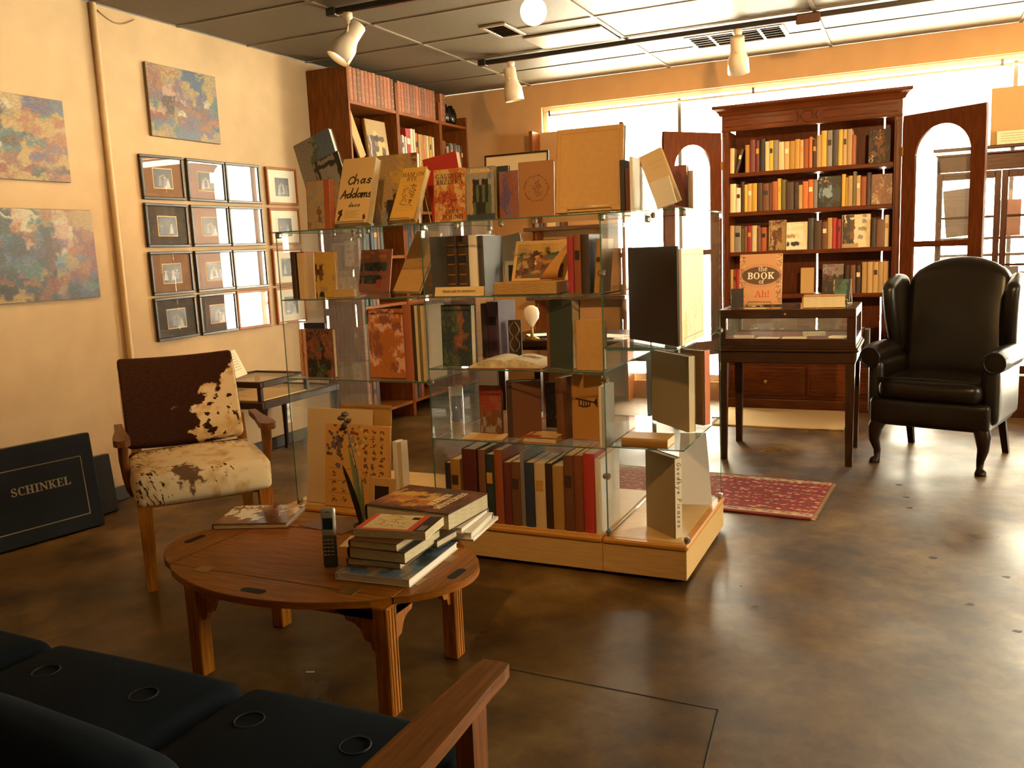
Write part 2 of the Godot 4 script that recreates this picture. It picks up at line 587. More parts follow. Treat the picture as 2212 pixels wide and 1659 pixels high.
func globe_lamp(p: Vector3, label: String, power: float) -> void:
	var o := thing("globe_lamp", label, "lamp", Transform3D(Basis(), p), "glowing globe bulbs on the ceiling")
	var st := new_st()
	lathe(st, [Vector2(0, 0.175), Vector2(0.035, 0.175), Vector2(0.035, 0.14), Vector2(0.024, 0.13), Vector2(0.022, 0.07), Vector2(0, 0.07)], 16)
	part(o, "socket", st, plain("lamp white", Color("d9c9b0"), 0.35))
	st = new_st()
	var prof := []
	for k in 13:
		var a := PI * k / 12.0
		prof.append(Vector2(sin(a) * 0.075, cos(a) * 0.075))
	lathe(st, prof, 24)
	part(o, "bulb", st, glow("globe bulb lit", Color(1, 0.85, 0.55), 7.0))
	var l := OmniLight3D.new()
	l.name = numbered("globe_light")
	add_child(l)
	l.position = p
	l.light_color = WARM
	l.light_energy = power
	l.omni_range = 14.0
	l.omni_attenuation = 2.0
	l.light_size = 0.07
	l.shadow_enabled = true

func ceiling_lamps() -> void:
	track(-3.3, 3.0, -4.72, "black lighting track nearer the room's middle carrying the globe bulb")
	track(-3.2, 3.4, -6.6, "black lighting track nearest the shop window", -0.72)
	track(-3.3, 3.0, -1.6, "black lighting track above the sofa out of view")
	track_head(Vector3(-3.22, 2.905, -4.72), Vector3(-0.38, -0.8, 0.42), "white track spotlight nearest the picture wall with its bulb lit", 2.6, 50.0, true)
	track_head(Vector3(-2.98, 2.905, -6.6), Vector3(0.1, -1, -0.12), "white track spotlight above the corner bookcase pointing straight down", 1.4, 62.0, true)
	track_head(Vector3(-1.2, 2.905, -6.6), Vector3(-0.05, -1, -0.5), "white track spotlight in front of the white ceiling vent", 1.3, 62.0, true)
	track_head(Vector3(-2.6, 2.905, -1.6), Vector3(-0.75, -0.55, -0.75), "white track spotlight aimed at the picture wall out of view", 5.0, 38.0, true)
	track_head(Vector3(-1.2, 2.905, -1.6), Vector3(-0.25, -0.62, -0.75), "white track spotlight aimed at the glass case out of view", 5.0, 38.0, true)
	track_head(Vector3(0.6, 2.905, -1.6), Vector3(-0.2, -0.07, -1.0), "white track spotlight aimed at the window wall out of view", 30.0, 36.0, true)
	globe_lamp(Vector3(-1.98, 2.732, -4.72), "glowing round globe bulb hanging from the ceiling track", 0.5)
	globe_lamp(Vector3(1.9, 2.73, -1.6), "glowing round globe bulb above the sofa end out of view", 0.6)

# ---------------------------------------------------------------- textures and materials
func noise_img(size: int, freq: float, octaves: int, sd: int, lo: float, hi: float, kind := FastNoiseLite.TYPE_SIMPLEX_SMOOTH) -> Image:
	var n := FastNoiseLite.new()
	n.seed = sd
	n.frequency = freq
	n.noise_type = kind
	n.fractal_octaves = octaves
	var im := n.get_seamless_image(size, size)
	im.convert(Image.FORMAT_RGB8)
	for y in size:
		for x in size:
			var v := lerpf(lo, hi, im.get_pixel(x, y).r)
			im.set_pixel(x, y, Color(v, v, v))
	return im

func as_tex(im: Image) -> ImageTexture:
	im.generate_mipmaps()
	return ImageTexture.create_from_image(im)

func plain(key: String, c: Color, rough := 0.6, metal := 0.0, spec := 0.5) -> StandardMaterial3D:
	if mats.has(key):
		return mats[key]
	var m := StandardMaterial3D.new()
	m.resource_name = key
	m.albedo_color = c
	m.roughness = rough
	m.metallic = metal
	m.metallic_specular = spec
	mats[key] = m
	return m

# noise laid on three planes over a base colour; sc stretches it (small = long along that axis)
func tri(key: String, c: Color, t: String, sc: Vector3, rough := 0.6, world := false, spec := 0.5) -> StandardMaterial3D:
	if mats.has(key):
		return mats[key]
	var m := plain(key, c, rough, 0.0, spec)
	m.albedo_texture = tex[t]
	m.uv1_triplanar = true
	m.uv1_world_triplanar = world
	m.uv1_scale = sc
	return m

func printed(key: String, im: Image, rough := 0.5) -> StandardMaterial3D:
	if mats.has(key):
		return mats[key]
	var m := plain(key, Color.WHITE, rough)
	m.albedo_texture = as_tex(im)
	return m

func pane_mat(key: String, c: Color, a: float, rough := 0.0) -> StandardMaterial3D:
	if mats.has(key):
		return mats[key]
	var m := plain(key, Color(c.r, c.g, c.b, a), rough)
	m.transparency = BaseMaterial3D.TRANSPARENCY_ALPHA
	return m

func glow(key: String, c: Color, e: float) -> StandardMaterial3D:
	if mats.has(key):
		return mats[key]
	var m := plain(key, c, 0.4)
	m.emission_enabled = true
	m.emission = c
	m.emission_energy_multiplier = e
	return m

const PALETTE := {
	"tan": "c9a468", "cream": "e6d6ab", "white": "ece6d6", "yellow": "d8ae3e", "gold": "b98a35", "orange": "c8692a", "rust": "a3542a", "brown": "6e4325", "russet": "8c4a26",
	"dark brown": "3c2617", "black": "1c1814", "maroon": "5d1f1a", "red": "b02a1c", "crimson": "961d28", "grey": "8c867c", "pale grey": "bcb8ae", "dark grey": "4b4742", "green": "4c5a3e",
	"dark green": "26322a", "teal": "7fa39b", "navy": "1f2a42", "blue": "3f5c86", "purple": "4a3040", "beige": "d3b88a", "ochre": "a87c34", "olive": "6b6034"}

func cloth(name: String, shade := 0) -> StandardMaterial3D:
	var c := Color(PALETTE[name])
	c = c.lightened(0.06 * shade) if shade > 0 else c.darkened(-0.08 * shade)
	return tri("bookcloth %s %d" % [name, shade], c, "weave", Vector3.ONE * 14.0, 0.55)

func wood(key: String, c: Color, axis: int, rough := 0.4, fine := 14.0) -> StandardMaterial3D:
	var sc := Vector3.ONE * fine
	sc[axis] = fine / 14.0
	return tri("wood %s %d" % [key, axis], c, "softgrain" if key.contains("oak") else "grain", sc, rough, false, 0.28)

func make_textures() -> void:
	tex["weave"] = as_tex(noise_img(256, 0.16, 3, 3, 0.88, 1.0))
	tex["grain"] = as_tex(noise_img(512, 0.018, 5, 9, 0.66, 1.0))
	tex["wall"] = as_tex(noise_img(256, 0.02, 4, 27, 0.95, 1.0))
	tex["softgrain"] = as_tex(noise_img(512, 0.018, 4, 19, 0.9, 1.0))
	tex["mottle"] = as_tex(noise_img(256, 0.02, 4, 21, 0.86, 1.0))
	# hide of a leather chair, print relief
	var leather := noise_img(256, 0.12, 3, 5, 0.0, 1.0, FastNoiseLite.TYPE_CELLULAR)
	tex["leather"] = as_tex(leather)
	# ceiling board: pale with pin holes
	var tile := noise_img(512, 0.03, 3, 40, 0.9, 1.0)
	for k in 900:
		var p := Vector2i(rng.randi() % 512, rng.randi() % 512)
		var d := rng.randf_range(0.35, 0.7)
		for e in ([Vector2i(0, 0)] if k % 3 else [Vector2i(0, 0), Vector2i(1, 0), Vector2i(0, 1)]):
			tile.set_pixel((p.x + e.x) % 512, (p.y + e.y) % 512, Color(d, d * 0.95, d * 0.9))
	tex["tile"] = as_tex(tile)
	# stained concrete: a stirred noise run through browns
	var fn := FastNoiseLite.new()
	fn.seed = 77
	fn.frequency = 0.008
	fn.fractal_octaves = 7
	fn.fractal_gain = 0.68
	fn.domain_warp_enabled = true
	fn.domain_warp_amplitude = 30.0
	fn.domain_warp_frequency = 0.006
	var ramp := Gradient.new()
	ramp.offsets = PackedFloat32Array([0.0, 0.25, 0.45, 0.6, 0.78, 1.0])
	ramp.colors = PackedColorArray([Color("291a0c"), Color("3c2812"), Color("533a19"), Color("604621"), Color("6e552d"), Color("80693e")])
	var ft := NoiseTexture2D.new()
	ft.width = 1536
	ft.height = 1536
	ft.noise = fn
	ft.color_ramp = ramp
	ft.seamless = true
	ft.seamless_blend_skirt = 0.2
	tex["floor"] = ft
	var gl := noise_img(512, 0.012, 5, 61, 0.35, 1.0)
	tex["gloss"] = as_tex(gl)
	tex["rough"] = as_tex(noise_img(256, 0.05, 5, 33, 0.3, 1.0))

# a picture from a small grid of palette letters, blended and stirred like paint
func daub(rows: Array, pal: Dictionary, w: int, h: int, sd: int, stir := 0.5, hard := 0.35) -> Image:
	var im := Image.create(w, h, false, Image.FORMAT_RGB8)
	var n := FastNoiseLite.new()
	n.seed = sd
	n.frequency = 0.035
	n.fractal_octaves = 3
	var n2 := FastNoiseLite.new()
	n2.seed = sd + 5
	n2.frequency = 0.09
	var gh := rows.size()
	var gw: int = rows[0].length()
	for y in h:
		for x in w:
			var u := float(x) / w * gw - 0.5 + n.get_noise_2d(x, y * 0.7) * stir * 1.6 + n2.get_noise_2d(x, y) * stir * 0.4
			var v := float(y) / h * gh - 0.5 + n.get_noise_2d(x + 300, y) * stir * 1.6 + n2.get_noise_2d(x + 90, y) * stir * 0.4
			var i := clampi(floori(u), 0, gw - 1)
			var j := clampi(floori(v), 0, gh - 1)
			var fu := smoothstep(hard, 1.0 - hard, u - floorf(u))
			var fv := smoothstep(hard, 1.0 - hard, v - floorf(v))
			var i2 := mini(i + 1, gw - 1)
			var j2 := mini(j + 1, gh - 1)
			var a := Color(pal[rows[j][i]]).lerp(Color(pal[rows[j][i2]]), fu)
			var b := Color(pal[rows[j2][i]]).lerp(Color(pal[rows[j2][i2]]), fu)
			var c := a.lerp(b, fv)
			var g := n2.get_noise_2d(x * 1.3, y * 2.6 + 50) * 0.22
			im.set_pixel(x, y, c.lightened(g) if g > 0 else c.darkened(-g))
	return im

func blank(w: int, h: int, c: Color) -> Image:
	var im := Image.create(w, h, false, Image.FORMAT_RGB8)
	im.fill(c)
	return im

func dot(im: Image, x: float, y: float, r: float, c: Color) -> void:
	for j in range(maxi(0, floori(y - r)), mini(im.get_height(), ceili(y + r) + 1)):
		for i in range(maxi(0, floori(x - r)), mini(im.get_width(), ceili(x + r) + 1)):
			var d := Vector2(i + 0.5 - x, j + 0.5 - y).length()
			if d < r + 0.5:
				im.set_pixel(i, j, im.get_pixel(i, j).lerp(c, clampf(r + 0.5 - d, 0, 1)))

func stroke(im: Image, pts: PackedVector2Array, r: float, c: Color) -> void:
	for k in pts.size() - 1:
		var n := maxi(1, ceili(pts[k].distance_to(pts[k + 1]) / maxf(0.5, r * 0.6)))
		for i in n + 1:
			var p := pts[k].lerp(pts[k + 1], float(i) / n)
			dot(im, p.x, p.y, r, c)

# single-stroke handwriting; each letter sits in a unit square, y up from the base line
const HAND := {
	"C": "0.9,0.8 0.6,1 0.25,0.8 0.1,0.4 0.3,0.05 0.6,0 0.9,0.2", "h": "0.1,1.3 0.1,0 0.2,0.45 0.5,0.6 0.65,0.4 0.7,0", "a": "0.7,0.5 0.35,0.6 0.1,0.3 0.3,0 0.6,0.2 0.7,0.6 0.75,0",
	"s": "0.7,0.5 0.4,0.6 0.2,0.42 0.6,0.22 0.5,0 0.1,0.08", "A": "0,0 0.4,1.1 0.75,0/0.12,0.4 0.9,0.5", "d": "0.65,0.5 0.35,0.6 0.1,0.3 0.3,0 0.6,0.2 0.75,1.3/0.72,1.0 0.72,0",
	"m": "0.05,0.6 0.08,0 0.15,0.5 0.35,0.6 0.42,0 0.5,0.5 0.7,0.6 0.8,0", "G": "0.9,0.8 0.6,1 0.2,0.8 0.1,0.35 0.35,0 0.75,0.1 0.85,0.45 0.5,0.42", "o": "0.4,0.6 0.1,0.3 0.4,0 0.7,0.3 0.4,0.6",
	"b": "0.15,1.2 0.12,0 0.5,0.02 0.65,0.35 0.4,0.6 0.15,0.4", "y": "0.1,0.6 0.35,0.1/0.7,0.6 0.3,-0.4 0.05,-0.4", "e": "0.12,0.3 0.65,0.35 0.45,0.6 0.12,0.35 0.3,0 0.7,0.1", "P": "0.15,0 0.2,1.1 0.6,1.05 0.75,0.8 0.55,0.55 0.2,0.5",
	"i": "0.35,0.6 0.35,0/0.38,0.85 0.4,0.88", "c": "0.7,0.5 0.4,0.6 0.12,0.3 0.35,0 0.7,0.1", " ": "0,0 0,0"}

func handwrite(im: Image, text: String, x: float, y: float, size: float, r: float, c: Color, gap := 0.95, rise := 0.0) -> void:
	for ch in text:
		for run in String(HAND[ch]).split("/"):
			var pts := PackedVector2Array()
			for p in run.split(" "):
				var q := p.split(",")
				var px := q[0].to_float()
				var py := q[1].to_float()
				pts.append(Vector2(x + (px + py * 0.18) * size, y - py * size))
			if ch != " ":
				stroke(im, pts, r, c)
		x += size * gap * (0.6 if ch == " " or ch == "i" else 1.0)
		y -= rise * size

# ---------------------------------------------------------------- glass display case
const CF := -3.462      # front plane of the glass
const CB := -4.19       # back plane
const CX := [-2.87, -2.045, -1.19, -0.848]

func glass_sheet(o: Node3D, called: String, a: Vector3, b: Vector3) -> void:
	var gm := pane_mat("case glass", Color(0.86, 0.97, 0.92), 0.045)
	var em := pane_mat("case glass edge", Color(0.30, 0.46, 0.38), 0.62, 0.05)
	var lo := Vector3(minf(a.x, b.x), minf(a.y, b.y), minf(a.z, b.z))
	var hi := Vector3(maxf(a.x, b.x), maxf(a.y, b.y), maxf(a.z, b.z))
	var c := (lo + hi) / 2
	var s := hi - lo
	var k := s.min_axis_index()
	var st := new_st()
	var half := s[k] / 2
	var face := s
	face[k] = 0.0
	# the two faces of the pane
	var u := (k + 1) % 3
	var v := (k + 2) % 3
	for sg in [-1.0, 1.0]:
		var pts := []
		for e in [[-1, -1], [1, -1], [1, 1], [-1, 1]]:
			var p := c
			p[k] += sg * half
			p[u] += e[0] * s[u] / 2
			p[v] += e[1] * s[v] / 2
			pts.append(p)
		var n := Vector3()
		n[k] = sg
		q4(st, pts[0], pts[1], pts[2], pts[3], n)
	var sheet_node := part(o, called, st, gm)
	# its polished green edges
	st = new_st()
	for w in [u, v]:
		for sg in [-1.0, 1.0]:
			var ec := c
			ec[w] += sg * (s[w] / 2 - 0.0012)
			var es := s
			es[w] = 0.0024
			bx(st, ec, es)
	part(sheet_node, "edge", st, em)

func display_case() -> void:
	var o := thing("glass_display_case", "tall glass cube display case on a pale oak base in the middle of the shop", "display case")
	var oak := wood("pale oak", Color("d3ad70"), 0, 0.42, 9.0)
	var oakt := wood("honey oak trim", Color("c68a3c"), 0, 0.35, 9.0)
	# plinth: three boxes with a seam, a moulded edge, set on a recessed black foot
	for r in [[-2.93, -1.213], [-1.211, -0.842]]:
		var st := new_st()
		span(st, Vector3(r[0], 0.018, -4.212), Vector3(r[1], 0.146, -3.446), 0.002)
		part(o, "plinth", st, oak)
		st = new_st()
		span(st, Vector3(r[0] - 0.0, 0.146, -4.218), Vector3(r[1] + (0.006 if r[1] > -1 else 0.0), 0.171, -3.438), 0.007)
		part(o, "plinth_top", st, oakt)
		st = new_st()
		span(st, Vector3(r[0] + 0.012, 0.170, -4.2), Vector3(r[1] - (0.03 if r[1] > -1 else 0.0), 0.1722, -3.47))
		part(o, "deck", st, oak)
		st = new_st()
		span(st, Vector3(r[0] + 0.03, 0, -4.18), Vector3(r[1] - 0.03, 0.018, -3.48))
		part(o, "foot", st, plain("plinth foot", Color("15110d"), 0.8))
	var t := 0.006
	# uprights between the bays, from the deck to the top
	for k in 3:
		var x: float = CX[k]
		glass_sheet(o, "side_panel", Vector3(x - t / 2, 0.1722, CF), Vector3(x + t / 2, 1.552, CB))
	# the right bay is open at its end and closed at the back
	glass_sheet(o, "back_panel", Vector3(CX[2] + t / 2 + 0.001, 0.1722, CB - t), Vector3(CX[3], 1.552, CB))
	# shelves
	for s in [[0, 0.83], [0, 1.225], [1, 0.565], [1, 0.895], [1, 1.225], [2, 0.575], [2, 1.0]]:
		var k: int = s[0]
		glass_sheet(o, "shelf", Vector3(CX[k] + t / 2 + 0.001, s[1] - t, CF - 0.001), Vector3(CX[k + 1] - t / 2 - 0.001, s[1], CB + 0.001))
	glass_sheet(o, "top_shelf", Vector3(-2.9, 1.552, CF + 0.01), Vector3(CX[2] - 0.001, 1.558, CB))
	glass_sheet(o, "top_shelf", Vector3(CX[2] + 0.001, 1.552, CF + 0.01), Vector3(-0.835, 1.558, CB))
	# chrome corner connectors
	var chrome := plain("chrome connector", Color("b9b3a6"), 0.18, 0.9)
	for x in [CX[0], CX[1], CX[2], CX[3]]:
		for z in [CF - 0.02, CB + 0.02]:
			for y in [1.54, 0.185]:
				part(o, "connector", box(Vector3(x, y, z), Vector3(0.026, 0.03, 0.034), 0.007), chrome)
	for x in [-2.75, -2.62, -2.42, -2.2, -1.9, -1.72, -1.5, -1.02]:
		part(o, "connector", box(Vector3(x, 1.541, CF - 0.03 - 0.3 * fposmod(x * 7.3, 1.0)), Vector3(0.02, 0.026, 0.02), 0.006), chrome)
	for p in [[CX[2], 0.86, CF - 0.01], [CX[2], 0.44, CF - 0.005], [CX[2], 1.31, CF - 0.01], [CX[2] + 0.16, 1.31, CB], [CX[3], 1.0, CB + 0.02], [CX[1], 0.83, CF - 0.01]]:
		part(o, "connector", box(Vector3(p[0], p[1], p[2]), Vector3(0.034, 0.026, 0.026), 0.007), chrome)

# ---------------------------------------------------------------- coffee table
func bulge(a: Vector2, b: Vector2, out: Vector2, k := 12) -> PackedVector2Array:
	# an arc-like outline from a to b swelling towards out
	var pts := PackedVector2Array()
	for i in k + 1:
		var t := float(i) / k
		var s := sin(PI * t)
		pts.append(a.lerp(b, t) + out * pow(s, 0.75))
	return pts

func coffee_table() -> void:
	var o := thing("coffee_table", "oval butler's coffee table in orange brown wood with a stack of books on it", "coffee table")
	var top := wood("table top wood", Color("ab6620"), 0, 0.38, 7.0)
	var leg := wood("table leg wood", Color("ba7426"), 1, 0.35, 7.0)
	var dark := plain("handle hollow", Color("150d07"), 0.8)
	var y0 := 0.358
	var y1 := 0.38
	var x0 := -2.36
	var x1 := -1.44
	var z0 := -2.62
	var z1 := -2.14
	var lay := Transform3D(Basis(Vector3.RIGHT, -PI / 2), Vector3.ZERO)
	part(o, "top_board", box(Vector3((x0 + x1) / 2, (y0 + y1) / 2, (z0 + z1) / 2), Vector3(x1 - x0 - 0.003, y1 - y0, z1 - z0 - 0.003), 0.002), top)
	# four drop leaves; drawn in (x, -z), each with a hand hole
	for lf in [[Vector2(x0, -z1), Vector2(x1, -z1), Vector2(0, -0.155)], [Vector2(x1, -z1), Vector2(x1, -z0), Vector2(0.15, 0)], [Vector2(x1, -z0), Vector2(x0, -z0), Vector2(0, 0.2)], [Vector2(x0, -z0), Vector2(x0, -z1), Vector2(-0.19, 0)]]:
		var a: Vector2 = lf[0]
		var b: Vector2 = lf[1]
		var n: Vector2 = lf[2].normalized() * 0.003
		var st := new_st()
		var outline := bulge(a + n, b + n, lf[2], 18)
		prism(st, outline, y0, y1 - 0.003, lay)
		# rounded upper lip
		var inner := PackedVector2Array()
		var mid := (a + b) / 2 + n
		for p in outline:
			inner.append(p + (mid - p).normalized() * 0.004)
		prism(st, inner, y1 - 0.003, y1, lay)
		var leaf := part(o, "leaf", st, top if absf(lf[2].y) > 0 else wood("table top wood", Color("ab6620"), 2, 0.38, 7.0))
		st = new_st()
		var hc: Vector2 = mid + lf[2] * 0.62
		var dir := (b - a).normalized()
		var hole := PackedVector2Array()
		for k in 20:
			var t := TAU * k / 20
			hole.append(hc + dir * (cos(t) * 0.018 + signf(cos(t)) * 0.03) + lf[2].normalized() * sin(t) * 0.017)
		prism(st, hole, y1 - 0.006, y1 + 0.0006, lay)
		part(leaf, "hand_hole", st, dark)
	# brass hinges
	var brass := plain("aged brass", Color("9c7a3c"), 0.35, 0.8)
	for p in [[-2.2, z1], [-1.6, z1], [x1, -2.28], [x1, -2.5]]:
		var st := new_st()
		bx(st, Vector3(p[0], y1 + 0.0006, p[1]), Vector3(0.06, 0.0016, 0.05) if p[1] == z1 else Vector3(0.05, 0.0016, 0.06))
		part(o, "hinge", st, brass)
	# legs: square, fluted on the outside, pierced brackets below the apron
	for sx in [-1, 1]:
		for sz in [-1, 1]:
			var lx := -2.235 if sx < 0 else -1.462
			var lz := -2.545 if sz < 0 else -2.125
			var st := new_st()
			bx(st, Vector3(lx, y0 / 2, lz), Vector3(0.056, y0, 0.056), 0.004)
			for k in 3:
				bx(st, Vector3(lx + sx * 0.0285, y0 / 2, lz + (k - 1) * 0.016), Vector3(0.004, y0 - 0.01, 0.006), 0.001)
			part(o, "leg", st, leg)
			for along in 2:
				st = new_st()
				var br := PackedVector2Array([Vector2(0, 0), Vector2(0.15, 0), Vector2(0.145, -0.02), Vector2(0.118, -0.028), Vector2(0.11, -0.045), Vector2(0.082, -0.05), Vector2(0.06, -0.065), Vector2(0.045, -0.1), Vector2(0.025, -0.105), Vector2(0.018, -0.13), Vector2(0, -0.132)])
				var mirrored := PackedVector2Array()
				for p in br:
					mirrored.append(Vector2(p.x * -(sx if along == 0 else sz), p.y))
				var bxf := Transform3D(Basis(), Vector3(lx - sx * 0.028, y0 - 0.02, lz)) if along == 0 else Transform3D(Basis(Vector3(0, 0, 1), Vector3(0, 1, 0), Vector3(-1, 0, 0)), Vector3(lx, y0 - 0.02, lz - sz * 0.028))
				prism(st, mirrored, -0.011, 0.011, bxf)
				part(o, "bracket", st, leg)
	for s in [[Vector3(-1.85, y0 - 0.025, -2.125), Vector3(0.72, 0.05, 0.022)], [Vector3(-1.85, y0 - 0.025, -2.545), Vector3(0.72, 0.05, 0.022)], [Vector3(-2.235, y0 - 0.025, -2.335), Vector3(0.022, 0.05, 0.36)], [Vector3(-1.462, y0 - 0.025, -2.335), Vector3(0.022, 0.05, 0.36)]]:
		part(o, "apron", box(s[0], s[1], 0.002), leg)

# ---------------------------------------------------------------- cowhide armchair
func hide_image(sd: int, seat: bool) -> Image:
	var im := blank(256, 256, Color("d9c39c"))
	var n := FastNoiseLite.new()
	n.seed = sd
	n.frequency = 0.012
	n.fractal_octaves = 5
	var f := FastNoiseLite.new()
	f.seed = sd + 3
	f.frequency = 0.06
	for y in 256:
		for x in 256:
			var u := x / 256.0
			var v := y / 256.0
			var k := 0.0
			if seat:
				# mostly cream, speckled brown towards the left and the back
				var q := f.get_noise_2d(x * 2.2 - y * 1.1, y * 0.8) * 0.8 + n.get_noise_2d(x, y) * 0.5
				k = smoothstep(0.42, 0.5, q + 0.5 * smoothstep(0.36, 0.1, v) + 0.22 * smoothstep(0.3, 0.0, u) - 0.1)
				k = maxf(k, smoothstep(0.03, 0.0, Vector2((u - 0.36) * 0.7 - (v - 0.8) * 0.2, (v - 0.8) * 0.55).length() + f.get_noise_2d(x, y) * 0.06 - 0.05) * 0.7)
			else:
				# dark brown from the left and along the top, cream at lower right
				var edge := 0.55 + n.get_noise_2d(x * 1.2, y * 1.2) * 0.32
				k = smoothstep(edge + 0.03, edge - 0.03, u * 0.9 - maxf(0.0, 0.52 - v) * 0.9 + 0.02)
				k = maxf(k, smoothstep(0.02, -0.01, v - 0.14 + f.get_noise_2d(x, y) * 0.05))
				var q := f.get_noise_2d(x * 0.55, y * 0.55) + n.get_noise_2d(x + 90, y) * 0.6
				k = maxf(k, smoothstep(0.26, 0.36, q) * step_between(u, 0.5, 0.97) * step_between(v, 0.3, 0.97))
			var cream := Color("dcc69d").lerp(Color("b78a4e"), clampf(f.get_noise_2d(x * 0.5, y * 0.5) + n.get_noise_2d(x, y + 60) * 0.8, 0.0, 1.0) * 0.8)
			var darkc := Color("2c1509").lerp(Color("3c1c0c"), clampf(f.get_noise_2d(x, y * 3.0) + 0.4, 0, 1))
			im.set_pixel(x, y, cream.lerp(darkc, clampf(k, 0, 1)))
	return im

func step_between(v: float, a: float, b: float) -> float:
	return 1.0 if v > a and v < b else 0.0

func cowhide_chair() -> void:
	var o := thing("armchair", "wooden armchair upholstered in brown and white cowhide below the framed photographs", "armchair", at(-3.074, 0, -3.012, 51.0))
	var wd := wood("chair wood", Color("b26c24"), 1, 0.35, 8.0)
	var seat_mat := printed("cowhide seat", hide_image(31, true), 0.75)
	var back_mat := printed("cowhide back", hide_image(8, false), 0.75)
	for m in [seat_mat, back_mat]:
		m.metallic_specular = 0.25
	meshpart(o, "seat", puff(Vector3(0.575, 0.145, 0.57), 0.028, 0.03, 14), seat_mat, Transform3D(Basis(), Vector3(0, 0.455, 0.01)))
	# the back leans; uv of the puff is laid for flat seats, so the back is turned from a flat block
	var flat := puff(Vector3(0.54, 0.07, 0.45), 0.018, 0.01, 12, func(p): return p + Vector3(0, -0.035 * (1.0 - pow(p.x / 0.28, 2.0)), 0))
	meshpart(o, "backrest", flat, back_mat, Transform3D(Basis(Vector3.RIGHT, deg_to_rad(64)), Vector3(-0.02, 0.765, -0.29)))
	for s in [-1, 1]:
		var st := new_st()
		post(st, Vector3(s * 0.262, 0, 0.26), Vector2(0.044, 0.044), Vector3(s * 0.258, 0.385, 0.245), Vector2(0.06, 0.06))
		part(o, "leg", st, wd)
		st = new_st()
		post(st, Vector3(s * 0.25, 0, -0.27), Vector2(0.036, 0.036), Vector3(s * 0.25, 0.40, -0.22), Vector2(0.05, 0.05))
		post(st, Vector3(s * 0.25, 0.40, -0.22), Vector2(0.05, 0.05), Vector3(s * 0.25, 0.66, -0.295), Vector2(0.04, 0.04))
		part(o, "leg", st, wd)
		# arm: flat paddle on a curved upright
		st = new_st()
		var pad := PackedVector2Array([Vector2(-0.3, -0.018), Vector2(-0.1, -0.022), Vector2(0.08, -0.036), Vector2(0.14, -0.034), Vector2(0.165, -0.01), Vector2(0.165, 0.02), Vector2(0.13, 0.036), Vector2(0.06, 0.036), Vector2(-0.1, 0.022), Vector2(-0.3, 0.018)])
		var xf := Transform3D(Basis(Vector3(0, 0, 1), Vector3(s, 0, 0), Vector3(0, 1, 0)), Vector3(s * 0.318, 0.65, 0))
		prism(st, pad, -0.015, 0.015, xf)
		part(o, "armrest", st, wood("chair arm wood", Color("7d4a1e"), 2, 0.4, 8.0))
		st = new_st()
		tube(st, PackedVector3Array([Vector3(s * 0.315, 0.64, 0.09), Vector3(s * 0.318, 0.56, 0.075), Vector3(s * 0.312, 0.48, 0.06), Vector3(s * 0.302, 0.42, 0.055), Vector3(s * 0.29, 0.39, 0.06)]), [0.034, 0.03, 0.028, 0.027, 0.022], 10, false, 0.7)
		part(o, "arm_support", st, wood("chair arm wood", Color("7d4a1e"), 1, 0.4, 8.0))
	var rails := new_st()
	bx(rails, Vector3(0, 0.385, 0.24), Vector3(0.5, 0.035, 0.03), 0.003)
	bx(rails, Vector3(0, 0.385, -0.22), Vector3(0.5, 0.035, 0.03), 0.003)
	bx(rails, Vector3(-0.25, 0.385, 0), Vector3(0.03, 0.035, 0.46), 0.003)
	bx(rails, Vector3(0.25, 0.385, 0), Vector3(0.03, 0.035, 0.46), 0.003)
	part(o, "seat_rail", rails, wd)

